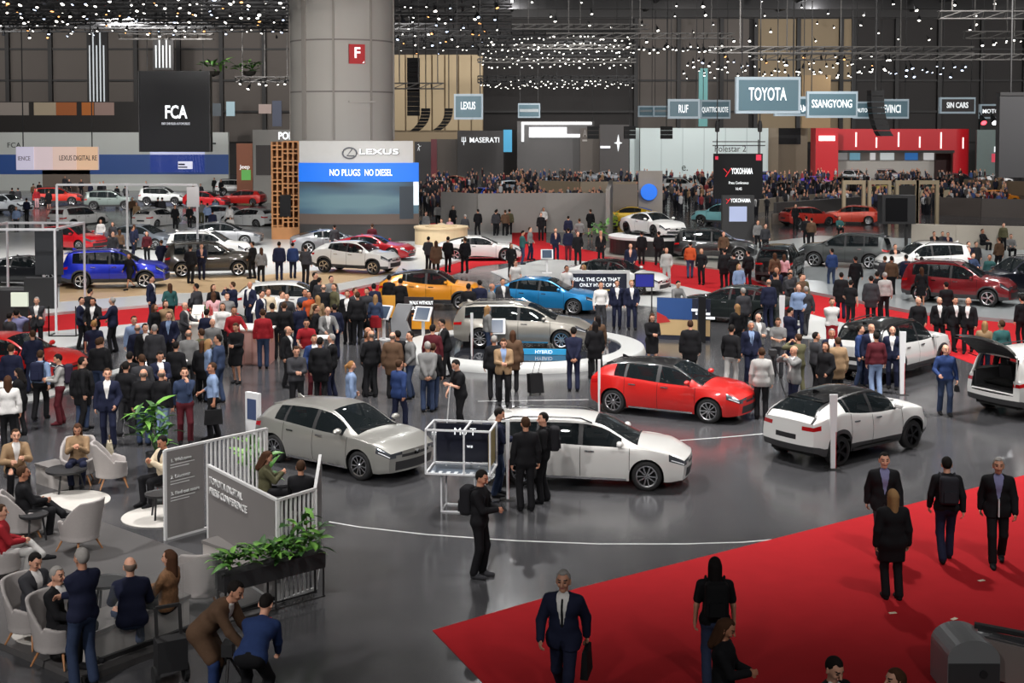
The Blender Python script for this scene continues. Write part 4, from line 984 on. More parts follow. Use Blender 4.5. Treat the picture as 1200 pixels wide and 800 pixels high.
o = panel('kiosk', 277, 168, 296, 215, 140, plain(150, 88, 60), 'small red-brown kiosk with green panel beside white wall', 'kiosk', 1.5, True); patch(o, 283, 199, 294, 211, glow(96, 170, 84, .4), 'green_panel'); words(o, 'Jeep', 281, 193, 293, 198, LETW)
# sign on the pillar
pt = V(417.5, 63, PD-pr_-.12); s = tag(MB().box((-.55, -.06, -.65), (.55, .06, .65)).build('wall_sign', plain(178, 28, 34, .5), loc=(pt.x, PD-math.sqrt(pr_**2-(pt.x-pc)**2)-.10, pt.z), rot=math.asin((pt.x-pc)/pr_)), 'small red square sign with white letter F on pillar', 'sign'); text('F', 1.0, LETW, s, (0, -.08, .05), bold=.02); MB().hexa([(.35, -.07, -.6), (.5, -.07, -.6), (.5, -.065, -.6), (.35, -.065, -.6), (.49, -.07, -.45), (.5, -.07, -.45), (.5, -.065, -.45), (.49, -.065, -.45)]).build('arrow', LETW, s)
# hanging brand signs
def brand(txt, x0, y0, x1, y1, D, label, tpx, dark=False, fr=2.2):
    o = panel('hanging_sign', x0, y0, x1, y1, D, glow(150, 166, 176, .28), label, 'sign', .5, group='hanging brand signs')  # frame and field glow faintly in place of front light on the sign
    patch(o, x0+fr*1.6, y0+fr*2, x1-fr*1.6, y1-fr*2, plain(40, 34, 34) if dark else glow(62, 94, 106, .3), 'sign_field', .05)
    t = words(o, txt, *tpx, LETW, .012) if txt else patch(o, tpx[0], tpx[1]+.8, tpx[2], tpx[3]-.8, plain(170, 178, 182), 'blurred_lettering', .04); t.location.y -= .10; cables(o, (-o['w']*.4, o['w']*.4)); return o
brand('TOYOTA', 863, 90, 938, 133, 70, 'largest blue-grey hanging sign, upper right', (877, 103, 921, 119), fr=1.8)
brand('SSANGYONG', 946, 107, 1005, 138, 96, 'blue-grey hanging sign just right of the largest sign', (951, 117, 998, 127), fr=1.5)
brand('AM', 908, 113, 946.5, 136, 100, 'hanging sign half hidden behind the largest sign', (936, 123, 945, 132), fr=1.4)
brand('AUTO', 1001, 119, 1031, 139, 120, 'hanging sign just left of the dark loudspeaker, partly hidden', (1004, 127, 1016, 132), fr=1.1)
brand('SEVINCI', 1030, 116, 1065, 139, 118, 'hanging sign emerging right of the dark loudspeaker', (1032, 123, 1055, 133), fr=1.2)
brand('SIN CARS', 1102, 114, 1143, 133, 118, 'brown-black hanging sign with white border at far right', (1109, 120, 1134, 127), True, 1.1)
brand('MOTORHO', 1149, 122, 1190, 139, 124, 'hanging sign half hidden by the charcoal panel at right', (1151, 128, 1184, 133), True, 1.0)
brand('RUF', 783, 116, 820, 139, 112, 'blue-grey hanging sign with three letters left of the largest', (795, 123, 806, 133), fr=1.4)
brand('QUATTRORUOTE', 821, 117, 856, 139, 130, 'hanging sign with long word between three-letter and largest signs', (822.5, 125.5, 853, 132), fr=1.1)
brand('', 748, 124, 766, 137, 150, 'small hanging sign, leftmost of the row above the white wall', (750, 128, 764, 132), fr=.8)
brand('', 766, 124, 784, 137, 148, 'small hanging sign touching the left of the three-letter sign', (767, 128, 782, 132), fr=.8)
brand('LEXUS', 532, 110, 566, 140, 88, 'pale-framed hanging sign before the tan panelled wall', (540, 119.5, 557, 129), fr=1.3)
brand('', 607, 121, 633, 138, 165, 'small grey hanging sign above the bright white stand', (609, 127, 631, 132), fr=.9)
# loudspeaker columns
def line_array(px, py0, py1, D, n, wpx, label, bend=0.0):
    a, b = V(px, py0, D), V(px, py1, D); root = thing('loudspeaker', label, 'loudspeaker', (a.x, D, a.z)); wd = wpx*D/F_PX; h = (a.z-b.z)/n
    x = 0.0
    for k in range(n):
        x2 = x-bend*((k+1)/n)**2*wd*.4; MB().hexa([(x2-wd/2, -.5, -h*(k+1)+.03), (x2+wd/2, -.5, -h*(k+1)+.03), (x2+wd/2, .5, -h*(k+1)+.03), (x2-wd/2, .5, -h*(k+1)+.03), (x-wd/2, -.5, -h*k), (x+wd/2, -.5, -h*k), (x+wd/2, .5, -h*k), (x-wd/2, .5, -h*k)]).build('cabinet', mat('speaker_black', rgb(20, 20, 22), .7), root); x = x2
    MB().box((-.04, -.04, 0), (.04, .04, 23.8-a.z)).build('cable', STEEL, root); return root
line_array(484.5, 68, 136, 110, 12, 14, 'tall black column loudspeaker hanging right of the pillar'); line_array(499, 127, 154, 112, 7, 10, 'short curved black loudspeaker beside the tall column speaker', 1.2); line_array(526, 127, 153, 112, 7, 9, 'short curved black loudspeaker left of the pale-framed sign', 1.4)
line_array(1026, 106, 160, 80, 8, 15, 'dark hanging loudspeaker before the red wall', -.6)
for px_, nm in ((695, 'leftmost'), (738, 'middle'), (781, 'rightmost')): line_array(px_, 148, 163, 120, 3, 13, '%s of three small black hanging loudspeaker clusters' % nm)
s = panel('hanging_screen', 1172, 108, 1240, 208, 62, mat('charcoal', rgb(44, 44, 46), .6), 'big charcoal hanging panel cut by the right edge', 'panel', .5); cables(s, (-.8,)); patch(s, 1172, 108, 1240, 112, STEEL, 'top_rail')
# central far stands
o = panel('exhibition_wall', 536, 153, 590, 200, 188, plain(38, 34, 34, .4), 'black exhibition wall with white trident and lettering', 'wall', .6, True); words(o, 'MASERATI', 550.5, 161, 585, 167.5, LETW, .01); patch(o, 590, 152, 600, 178, glow(60, 150, 190, .5), 'video_strip'); 
tr = MB()
for dx in (-.28, 0, .28): tr.bar((dx, 0, -.1), (dx*.8, 0, .55), .09)
tr.bar((-.28, 0, -.08), (.28, 0, -.08), .09); tr.bar((0, 0, -.1), (0, 0, -.6), .1); c, _, _ = on(o, 541, 160, 546, 170); tr.build('trident_emblem', LETW, o, c)
o = panel('exhibition_wall', 486, 166, 505, 215, 160, plain(34, 30, 32, .4), 'black wall with small white horse emblem right of blue screen', 'wall', .5, True); c, _, _ = on(o, 488, 169, 493, 177)
h_ = MB()
for a, b2, w_ in (((-.1, -.35), (0, 0), .12), ((.12, -.35), (.05, -.02), .1), ((-.05, -.05), (.12, .2), .2), ((.1, .15), (.02, .42), .12), ((.02, .42), (-.12, .36), .1), ((.1, .1), (.3, .22), .07)): h_.bar((a[0], 0, a[1]), (b2[0], 0, b2[1]), w_, .03)
h_.build('horse_emblem', LETW, o, c)
panel('exhibition_wall', 505, 163, 512, 210, 160, plain(110, 24, 40, .4), 'narrow dark red wall strip beside the black horse wall', 'wall', .5, True)
panel('exhibition_wall', 512, 163, 536, 205, 189, plain(74, 64, 56, .4), 'dim brown wall left of the black trident wall', 'wall', .5, True)
o = panel('light_frame_stand', 606, 142, 696, 205, 194, plain(90, 88, 88), 'bright white-framed stand below the small hanging signs', 'stand', 1.0, True); patch(o, 611, 143, 693, 146, glow(250, 250, 250, 1.3), 'light_bar', .2); patch(o, 620, 149, 664, 161, glow(240, 242, 245, 1.0), 'screen', .1); patch(o, 611, 146, 614, 166, glow(240, 242, 245, 1.0), 'light_bar', .1); patch(o, 664, 157, 693, 161, glow(240, 242, 245, .9), 'light_bar', .1)
o = panel('exhibition_wall', 680, 150, 703, 200, 192, plain(92, 84, 78), 'brown-grey exhibition wall with small star-shaped tree emblem', 'wall', .6, True); words(o, 'A', 683, 152, 688, 161, plain(150, 145, 140)); patch(o, 682.5, 163.5, 688, 165.5, plain(170, 165, 160), 'caption')
o = panel('exhibition_wall', 703, 146, 737, 200, 190, plain(70, 66, 66), 'dark grey exhibition wall with white four-pointed star', 'wall', .6, True); patch(o, 703.5, 171, 715, 173.5, LETW, 'light_strip', .1)
st = MB(); 
for a, b2 in (((0, 1.2), .12), ((0, -1.2), .12), ((.55, 0), .12), ((-.55, 0), .12)): st.tube([(0, 0, 0), (a[0], 0, a[1])], [.22, .03], 4)
c, _, _ = on(o, 722, 160, 727, 175); st.build('star_emblem', LETW, o, c)
o = panel('exhibition_wall', 738, 150, 749, 200, 191, mat('screen_white', rgb(214, 228, 228), .6), 'narrow pale white wall beside the four-pointed star wall', 'wall', .6, True)
o = panel('exhibition_wall', 750.5, 150, 900, 203, 189, mat('screen_white', rgb(214, 228, 228), .6), 'wide blank white exhibition wall behind the black tyre screen', 'wall', .8, True)
for k in range(1, 6): patch(o, 750+25*k-.2, 150, 750+25*k+.2, 203, plain(180, 195, 196), 'panel_joint', .02)
w_ = words(o, 'e.', 799, 191, 806, 201, plain(60, 70, 66)); 
o = panel('truss_sign', 837, 166, 895, 180, 86, STEEL, 'thin black hanging frame with slim dark lettering', 'sign', .12); o.data.clear_geometry(); m_ = MB(); W2, H2 = o['w']/2, o['h']
for (p, q) in (((-W2-.1, 0, H2), (W2+.1, 0, H2)), ((-W2-.1, 0, H2-.25), (W2+.1, 0, H2-.25)), ((-W2+.2, 0, 0), (-W2+.2, 0, H2)), ((W2-.25, 0, 0), (W2-.25, 0, H2))): m_.bar(p, q, .06)
me_ = mesh('truss_sign', m_.v, m_.f); o.data = me_; me_.materials.append(STEEL); words(o, 'Polestar 2', 837.5, 170.5, 874, 178.5, plain(22, 22, 24)); cables(o, (-W2+.2, W2-.25), 22)
for x in (-W2+.2, W2-.25): MB().lathe([(0, 0), (.14, .05), (.16, .5), (.1, .75), (0, .8)], 12, (x, 0, H2+.6)).build('hoist_motor', STEEL, o)
s = panel('hanging_screen', 837, 180, 893.5, 233, 85, BLACKS, 'black hanging screen with red emblem reading Press Conference', 'screen', .4); W2, H2 = s['w']/2, s['h']
words(s, 'YOKOHAMA', 857, 197, 882, 204.5, LETW, .015); words(s, 'Press Conference', 854, 212.5, 877, 216, LETW); words(s, '16:45', 862, 219.5, 869, 223, LETW); c, _, _ = on(s, 848, 197, 856, 206)
yl = MB().bar((-.22, 0, .22), (.0, 0, -.02), .14, .03).bar((.26, 0, .25), (-.1, 0, -.3), .14, .03); yl.build('red_emblem', glow(225, 30, 44, .7), s, c)
for (a, b2, c2, d2) in ((886, 181, 892, 188), (838, 183, 841.5, 187)): patch(s, a, b2, c2, d2, glow(190, 24, 60, .6), 'red_corner', .03)
for x in (-W2+.2, W2-.25): MB().box((x-.03, -.03, H2), (x+.03, .03, H2+.9)).build('hanger', STEEL, s)
# red wall on the right
RED = mat('stand_red', rgb(206, 26, 38), .45)
o = panel('exhibition_wall', 956, 150, 982, 205, 180, RED, 'bright red block with white bar at left of red wall', 'wall', 3.0, True); patch(o, 959.5, 159, 978, 165, glow(250, 245, 245, 1.1), 'light_bar', .08)
D = 185; root = thing('exhibition_wall', 'long red curved exhibition wall with white slot lamps and black canopy', 'wall', (V(1065, 0, D).x, D, 0)); xa, xb = V(982, 0, D).x-root.location.x, V(1145, 0, D).x-root.location.x; zt, zc = V(0, 151, D).z, V(0, 176, D).z
xcr = V(1120, 0, D).x-root.location.x; MB().box((xa, 0, zc), (xcr, 1, zt)).build('red_fascia', RED, root); mb = MB().lathe([(xb-xcr, 0), (xb-xcr, zt)], 12, (xcr, xb-xcr, 0), 'z', -math.pi/2, 0); mb.build('red_corner', RED, root, smooth=True); MB().box((xcr-.02, -.01, 0), (xcr+.3, .4, zt)).build('red_return', RED, root)
MB().box((xa, -.6, zc-.35), (xcr-.05, .8, zc)).build('canopy', STEEL, root); MB().box((xa, 4, 0), (xb, 4.3, zt-.5)).build('inner_wall', plain(176, 172, 166), root)
for x, y0, y1 in ((1005, 155, 172), (1029, 161, 173), (1055, 155, 172), (1080, 160, 173), (1105, 155, 174), (1132, 161, 174)):
    xx = V(x, 0, D).x-root.location.x; yy = 0 if x < 1120 else (xb-xcr)-math.sqrt(max(.01, (xb-xcr)**2-(xx-xcr)**2)); MB().box((xx-.10, yy-.07, V(0, y1, D).z), (xx+.10, yy, V(0, y0, D).z)).build('slot_lamp', glow(255, 235, 230, .9), root)
for x0, x1, mcol in ((984, 995, (140, 140, 140)), (998, 1010, (120, 170, 190)), (1022, 1028, (230, 230, 230)), (1034, 1050, (215, 225, 225)), (1063, 1078, (60, 120, 190)), (1085, 1097, (225, 225, 225))):
    a_, b_ = V(x0, 0, D+3.9).x-root.location.x, V(x1, 0, D+3.9).x-root.location.x; MB().box((a_, 3.85, 2.6), (b_, 4, V(0, 178, D+4).z)).build('wall_poster', glow(*mcol, .5), root)
MB().box((V(1100, 0, D+3).x-root.location.x, 3.4, 0), (V(1118, 0, D+3).x-root.location.x, 4, V(0, 180, D+3).z)).build('dark_doorway', plain(50, 22, 22), root)
o = panel('exhibition_wall', 1145, 152, 1175, 205, 186, plain(108, 124, 122), 'grey-green wall with white H beside red wall', 'wall', .5, True); words(o, 'H', 1165, 172, 1171, 178.5, LETW, .03); patch(o, 1162, 180, 1173, 190, glow(200, 60, 80, .5), 'red_panel')
for (x0, y0, x1, y1, DD, c, lab) in ((900, 150, 912, 204, 190, (132, 118, 98), 'tan wall strip right of the wide white wall'), (912, 150, 946, 204, 191, (110, 96, 78), 'brown wall with black screen left of the red block'), (940, 88, 973, 150, 185, (150, 124, 86), 'warm brown wood-lit wall above the red block')):
    o = panel('exhibition_wall', x0, y0, x1, y1, DD, plain(*c), lab, 'wall', .5, y1 > 190)
    if x0 == 912: patch(o, 912, 150, 938, 169, BLACKS, 'black_screen', .06)
# mid-distance partitions
GW = plain(142, 138, 134, .6)
LOWW = []
def lowwall(pts, h, m, label, t=.25, name='partition_wall', z0=0.0):
    ps = [G(x, y) for x, y in pts]; o = thing(name, label, 'partition', ps[0])
    for a, b in zip(ps[:-1], ps[1:]):
        LOWW.append((Vector((a.x, a.y)), Vector((b.x, b.y)), t)); d = (b-a).normalized(); MB().bar(a-ps[0]+Vector((0, 0, z0+h/2)), b-ps[0]+Vector((0, 0, z0+h/2)), t, h).build('wall_panel', m, o)
    return o
lowwall([(518, 270), (560, 273), (640, 272), (718, 272)], 2.75, GW, 'long grey partition wall behind the middle red carpet')
lowwall([(716, 270), (712, 292)], 3.6, plain(120, 116, 112), 'end panel of the grey partition by the white sports coupe')
lowwall([(632, 238), (680, 240), (745, 240)], 2.2, plain(150, 134, 112), 'beige partition with orange panel behind the grey partition')
lowwall([(718, 262), (747, 262)], 3.0, plain(118, 108, 100), 'brown-grey partition left of the round blue sign'); lowwall([(748, 258), (776, 258)], 3.9, plain(150, 142, 134), 'pale grey stand wall carrying the round blue sign')
o = tag(MB().lathe([(0, -.06), (.62, -.06), (.66, 0), (.62, .06), (0, .06)], 24, (0, 0, 0), 'y').build('round_sign', glow(30, 104, 210, .8), loc=V(760.5, 225, 103.6)), 'round glowing blue sign on pale grey wall', 'sign')
lowwall([(908, 262), (962, 257), (1018, 252)], 1.6, plain(72, 70, 70), 'long dark low wall left of the beige frames'); lowwall([(880, 250), (930, 243), (1000, 238)], 1.1, plain(128, 120, 108), 'beige low wall behind the dark low wall')
lowwall([(1068, 291), (1120, 293), (1230, 296)], 1.5, plain(176, 168, 156), 'pale beige low wall behind the white suv'); lowwall([(1098, 252), (1150, 254), (1230, 256)], 1.5, plain(70, 62, 58), 'dark brown wall with windows in the right distance')
lowwall([(980, 236), (1060, 233), (1115, 233)], .9, plain(158, 144, 120), 'pale wood low wall below the yellow car'); lowwall([(1130, 226), (1230, 230)], 1.5, plain(134, 114, 92), 'brown wood wall in the far right')
for k, x in enumerate((1000, 1030, 1062, 1086)):
    a = G(x, 262); o = thing('door_frame', ('leftmost', 'second', 'third', 'rightmost')[k]+' of four pale wooden door frames on the right', 'frame', a, group='pale door frames'); m_ = plain(176, 160, 132)
    for q in ((-.75, 0), (.75, 0)): MB().box((q[0]-.12, -.15, 0), (q[0]+.12, .15, 3.0)).build('post', m_, o)
    MB().box((-.87, -.15, 3.0), (.87, .15, 3.3)).build('lintel', m_, o)
    if k == 2: MB().box((-.6, -.05, 0), (.6, .05, 2.9)).build('door', plain(42, 40, 38), o)
o = panel('exhibition_wall', 905, 250, 925, 262, 100, plain(96, 86, 78), 'brown wall section behind the dark pickup', 'wall', .3, True)
# tv cube, kiosk
a = G(1050, 293); o = thing('screen_cube', 'black cube housing a screen above the white suv', 'screen', a); MB().box((-1.0, -.5, 1.6), (1.0, .5, 3.3)).build('housing', BLACKPL, o); MB().box((-.8, -.53, 1.75), (.5, -.5, 3.15)).build('screen', BLACKS, o)
for x in (-.6, .6): MB().box((x-.08, -.08, 0), (x+.08, .08, 1.6)).build('leg', STEEL, o)
a = G(864, 292); o = thing('kiosk', 'black pylon kiosk with red emblem and pale screen', 'kiosk', a); MB().box((-.95, -.3, 0), (.95, .3, 3.25)).build('pylon', BLACKPL, o); text('YOKOHAMA', .34, LETW, o, (.12, -.32, 2.95), width=1.2, bold=.01); MB().box((-.55, -.33, 1.7), (.5, -.3, 2.6)).build('screen', glow(150, 160, 190, .6), o)
MB().bar((-.75, -.33, 3.05), (-.62, -.33, 2.95), .1, .02).bar((-.5, -.33, 3.08), (-.72, -.33, 2.78), .1, .02).build('red_emblem', glow(225, 30, 44, .7), o)
# round plinth for the white coupe
a = G(765, 298); o = thing('round_plinth', 'round black plinth with white rim under the white sports coupe', 'plinth', a); MB().lathe([(0, 0), (2.5, 0), (2.5, 1.0), (0, 1.0)], 40).build('drum', plain(26, 26, 28, .4), o, smooth=False); MB().lathe([(2.4, .98), (2.58, .98), (2.58, 1.12), (0, 1.12)], 40).build('white_rim', plain(220, 220, 220), o)
# ------------------------------------------------------------------ turntable
TT = G(612, 411.5); o = thing('turntable', 'round white-rimmed turntable with dark glossy centre under silver estate', 'turntable', TT)
MB().lathe([(4.05, 0), (4.05, .06), (4.0, .2), (3.98, .22), (3.25, .22), (3.25, .16)], 64).build('white_ring', WHITEF, o, smooth=True); MB().lathe([(3.25, .185), (0, .19)], 64).build('dark_disc', mat('dark_gloss', rgb(46, 48, 54), .06), o); MB().lathe([(4.0, 0), (4.0, .14)], 64).build('shadow_gap', plain(60, 62, 64), o)
a = G(628, 415, .2); o = thing('lit_strip', 'low blue lit strip reading HYBRID before the silver estate', 'sign', a, R(-4)); MB().box((-.95, -.05, 0), (.95, .05, .17)).build('strip', glow(40, 130, 175, .7), o); text('HYBRID', .16, LETW, o, (.25, -.07, .085))
# ------------------------------------------------------------------ boards and screens on the stand
def board(px, py, w_, h_, z0, m, label, yaw=0, name='info_board', legs=True, t=.08):
    a = G(px, py); o = thing(name, label, 'board', a, R(yaw)); MB().box((-w_/2, -t/2, z0), (w_/2, t/2, z0+h_)).build('board', m, o)
    if legs and z0 > .05:
        for x in (-w_*.38, w_*.38): MB().box((x-.025, -.03, 0), (x+.025, .03, z0)).build('leg', STEEL, o); MB().box((x-.04, -.25, 0), (x+.04, .25, .03)).build('foot', STEEL, o)
    return o
NAVYB = plain(36, 40, 58, .4)
o = board(702, 361, 2.5, 1.55, .0, plain(225, 225, 225), 'white-framed dark board reading the car that before white sedan'); MB().box((-1.17, -.055, .1), (1.12, -.04, 1.42)).build('dark_field', NAVYB, o); text('REAL THE CAR THAT', .2, LETW, o, (-.1, -.07, 1.18), width=1.9, bold=.015); text('ONLY HYPE OF ME', .2, LETW, o, (0, -.07, .95), width=1.6, bold=.015); MB().box((-.1, -.065, .72), (.7, -.055, .78)).build('gold_line', plain(190, 160, 90), o); MB().box((.2, -.065, .12), (1.0, -.055, .6)).build('picture', plain(120, 125, 140), o)
o = board(755, 366, .78, .56, 1.0, STEEL, 'small blue screen on a dark stand beside two navy suits', name='screen_stand'); MB().box((-.35, -.06, 1.04), (.35, -.04, 1.52)).build('screen', glow(36, 40, 130, .5), o)
# picture board + led pillar
o = board(801, 398, 1.85, 1.45, .0, NAVYB, 'picture board with blue sky and red car leaning by dark sedan', -14, t=.1)
def quad_(o, x0, z0, x1, z1, m, nm, y=-.06): return MB().box((x0, y-.01, z0), (x1, y, z1)).build(nm, m, o)
quad_(o, -.92, .7, .3, 1.45, plain(38, 78, 140), 'sky_picture'); quad_(o, -.92, .16, .92, .72, plain(206, 176, 128), 'sand_picture'); MB().hexa([(-.92, -.085, .55), (-.45, -.085, .62), (-.45, -.07, .62), (-.92, -.07, .55), (-.92, -.085, .95), (-.6, -.085, .8), (-.6, -.07, .8), (-.92, -.07, .95)]).build('red_picture', plain(190, 44, 44), o)
for k, (x, z) in enumerate(((.28, 1.02), (.42, .9), (.58, .76))): MB().box((x, -.085, z), (x+.5, -.07, z+.08)).build('caption_line', LETW, o)
o = board(822, 402, .26, 1.6, 0, plain(28, 28, 30, .3), 'slim black display pillar beside the picture board', name='display_pillar', t=.2)
# orange board, chevron panel
o = board(491, 391, 1.05, 1.32, 0, plain(40, 30, 32), 'dark board reading WALK WITHOUT with orange car picture', -6); text('WALK WITHOUT', .17, LETW, o, (.1, -.07, 1.12), width=.85, bold=.015); text('SUPERIORS.', .17, LETW, o, (.12, -.07, .92), width=.75, bold=.015); quad_(o, -.25, .18, .45, .62, plain(236, 160, 40), 'orange_picture'); quad_(o, -.25, .7, .45, .74, plain(200, 120, 60), 'orange_line')
o = board(472, 396, .75, 1.2, 0, plain(150, 152, 156), 'grey chevron panel beside the orange board', -14, t=.14); o.children[0].data.clear_geometry(); m_ = MB().prism([(-.38, .0), (.2, .0), (.38, 0.0), (.14, .62), (.38, 1.2), (-.2, 1.2), (-.42, .62)], -.07, .07); m_.v = [(v[0], v[2], v[1]) for v in m_.v]; me_ = mesh('board', m_.v, m_.f); me_.materials.append(plain(150, 152, 156)); o.children[0].data = me_
o = board(452, 388, .7, .8, .5, plain(212, 150, 50), 'small orange board left of the chevron panel', 0)
for (x, y, yaw, lab) in ((450, 398, -30, 'tilted white tablet stand left of the grey chevron panel'), (496, 400, -20, 'tilted white tablet stand before the dark orange-picture board'), (581, 417, 0, 'tilted white tablet stand before the turntable estate rear wheel'), (641, 320, 0, 'white framed tablet stand behind the blue liftback')):
    a = G(x, y); o = thing('tablet_stand', lab, 'stand', a, R(yaw)); big = x == 296; w_, h_ = (.5, 1.0)
    MB().box((-.05, -.03, 0), (.05, .03, .8)).build('post', plain(220, 220, 222), o); MB().box((-.25, -.25, 0), (.25, .25, .03)).build('foot', plain(220, 220, 222), o)
    MB().hexa([(-.31, -.22, .75), (.31, -.22, .75), (.31, -.17, .72), (-.31, -.17, .72), (-.31, .1, 1.2), (.31, .1, 1.2), (.31, .15, 1.17), (-.31, .15, 1.17)]).build('tablet_frame', plain(228, 228, 230), o)
    MB().hexa([(-.24, -.215, .80), (.24, -.215, .80), (.24, -.18, .79), (-.24, -.18, .79), (-.24, .055, 1.165), (.24, .055, 1.165), (.24, .09, 1.155), (-.24, .09, 1.155)]).build('screen', plain(70, 84, 104, .2), o)
# slim totems by the cars
def totem(px, py, h_, w_, label, m=None, tip=False):
    a = G(px, py); o = thing('totem', label, 'totem', a); m = m or plain(226, 226, 228)
    MB().hexa([(-w_*.3, -.03, 0), (w_*.3, -.03, 0), (w_*.3, .03, 0), (-w_*.3, .03, 0), (-w_/2, -.03, h_), (w_/2, -.03, h_), (w_/2, .03, h_), (-w_/2, .03, h_)]).build('blade', m, o); MB().box((w_*.28, -.035, .0), (w_*.36, -.025, h_*.5)).build('red_edge', plain(180, 40, 44), o); MB().box((-.15, -.15, 0), (.15, .15, .015)).build('foot', STEEL, o); return o
totem(976, 549, 1.62, .17, 'white tapering totem blade beside the white crossover rear wheel'); totem(702, 490, 1.5, .07, 'thin white totem blade at the red hatchback tail'); totem(553, 424, 1.55, .09, 'thin pink-white totem at the silver estate tail'); totem(595, 585, 1.6, .08, 'thin red totem left of the white and silver estate'); totem(916, 396, 1.5, .2, 'white totem blade amid the crowd right of the grey suits'); totem(1057, 462, 1.75, .18, 'white totem blade before the white suv door')
a = G(297, 508); o = thing('info_totem', 'upright white totem with blue panel behind the slatted screen', 'totem', a, R(-35)); MB().box((-.22, -.05, 0), (.22, .05, 1.0)).build('body', plain(228, 228, 230), o); MB().box((-.15, -.06, .35), (.15, -.05, .85)).build('blue_panel', plain(70, 84, 120), o)
# white cube frame
def cube_frame():
    a = G(541, 596); o = thing('cube_frame', 'white tube cube frame display with dark panels on thin legs', 'display', a, R(-8)); W_ = plain(226, 227, 230, .4); x, y, z0, z1 = .62, .42, .78, 1.62
    tube = lambda p, q, nm='bar', r_=.034: MB().bar(p, q, r_).build(nm, W_, o)
    for z in (z0, z1):
        for p, q in (((-x, -y), (x, -y)), ((x, -y), (x, y)), ((x, y), (-x, y)), ((-x, y), (-x, -y))): tube((p[0], p[1], z), (q[0], q[1], z))
    for sx in (-1, 1):
        for sy in (-1, 1): tube((sx*x, sy*y, z0), (sx*x, sy*y, z1))
    tube((.12, -y, z0), (.12, -y, z1)); tube((.12, y, z0), (.12, y, z1)); tube((.12, -y, z1), (.12, y, z1))
    MB().box((-x+.05, y-.05, z0+.05), (x-.05, y-.03, z1-.04)).build('dark_panel', mat('navy_panel', rgb(24, 26, 40), .3), o); text('Mo T', .2, LETW, o, (0, y-.06, z1-.2), name='lettering'); text('we', .1, LETW, o, (.1, y-.06, z1-.48)); MB().box((x-.04, -y+.05, z0+.1), (x-.02, y-.05, z1-.08)).build('gold_panel', plain(120, 104, 48), o)
    for k in range(8): MB().box((-x+.08+k*.15, -y+.06, z0-.01), (-x+.15+k*.15, -y+.2, z0+.005)).build('floor_stripe', plain(200, 205, 210), o)
    MB().box((-x+.04, -y+.04, z0-.02), (x-.04, y-.04, z0-.012)).build('tray', plain(90, 100, 112, .3), o)
    for sx in (-.35, .3):
        for sy in (-.25, .25): MB().bar((sx, sy, 0), (sx, sy, z0), .028).build('leg', W_, o)
    for p, q in (((-.35, -.25), (.3, -.25)), ((.3, -.25), (.3, .25)), ((.3, .25), (-.35, .25)), ((-.35, .25), (-.35, -.25))): MB().bar((p[0], p[1], .015), (q[0], q[1], .015), .03).build('base_bar', W_, o)
cube_frame()
# left black and white frame structure
def frame_structure():
    a = G(38, 392); o = thing('display_frame', 'tall open white tube frame with black counters at left edge', 'display', a); W_ = plain(215, 216, 220, .4); zt = 3.75
    xl, xr_ = G(-30, 392).x-a.x, G(66, 392).x-a.x
    for x, y in ((xl, 0), (xr_, 0), (xl, 3.2), (xr_, 3.2), ((xl+xr_)/2-.1, 3.2)): MB().bar((x, y, 0), (x, y, zt), .07).build('upright', W_, o)
    for y in (0, 3.2): MB().bar((xl, y, zt), (xr_, y, zt), .08).build('rail', W_, o)
    for x in (xl, xr_): MB().bar((x, 0, zt), (x, 3.2, zt), .08).build('rail', W_, o)
    MB().box((xr_-1.15, 1.2, 2.0), (xr_-.15, 1.3, 3.6)).build('dark_panel', plain(52, 54, 58), o); MB().box((xr_-1.2, .2, .9), (xr_-.1, .5, 2.0)).build('black_counter', BLACKPL, o); MB().box((xr_-1.6, .0, 1.0), (xr_-1.0, .1, 1.5)).build('screen', glow(200, 206, 190, .5), o); MB().box((xl, .6, .0), (xr_-1.2, 1.6, 1.5)).build('black_counter', BLACKPL, o)
    for p, q in (((xr_-.05, -.6), (xr_+.9, -.6)), ((xr_+.9, -.6), (xr_+.9, .2)), ((xr_-.05, -.6), (xr_-.05, .2))):
        MB().bar((*p, .05), (*q, .05), .04).build('rack_bar', STEEL, o); MB().bar((*p, 0), (*p, 1.1), .035).build('rack_bar', STEEL, o)
frame_structure()
# second thin white frame behind the blue suv
a = G(150, 322); o = thing('display_frame', 'thin white frame with small white panel behind the blue suv', 'display', a); xl, xr_ = G(68, 322).x-a.x, G(232, 322).x-a.x
for x in (xl, 0, xr_): MB().bar((x, 0, .12), (x, 0, 4.5), .09).build('upright', plain(215, 216, 220), o)
MB().bar((xl, 0, 4.5), (xr_, 0, 4.5), .1).build('rail', plain(215, 216, 220), o); MB().box((xr_-.5, -.06, 3.4), (xr_+.1, .02, 4.4)).build('white_panel', plain(225, 225, 228), o)
# counters and tables in the crowd
def counter(px, py, w_, d_, h_, label, yaw=0, m=None, top=None):
    a = G(px, py); o = thing('counter', label, 'counter', a, R(yaw)); MB().box((-w_/2, -d_/2, 0), (w_/2, d_/2, h_-.05)).build('body', m or plain(220, 214, 206), o); MB().box((-w_/2-.06, -d_/2-.06, h_-.05), (w_/2+.06, d_/2+.06, h_)).build('top', top or plain(232, 228, 222), o); return o
counter(248, 404, 1.2, 4.4, 1.08, 'long white bar counter crowded with drinks in left crowd', 12); o = counter(300, 423, 1.1, 1.2, 1.1, 'pink-lit bar counter with vertical panels beside the black dress', 0, plain(190, 140, 132))
for k in range(4): MB().box((-.5+k*.27, -.62, .05), (-.3+k*.27, -.6, 1.0)).build('front_panel', plain(206, 160, 150), o)  # pink light is put into the colour of counter body and panels
counter(315, 393, .9, 3.2, 1.08, 'white catering counter between red sweater and dark coats', 8)
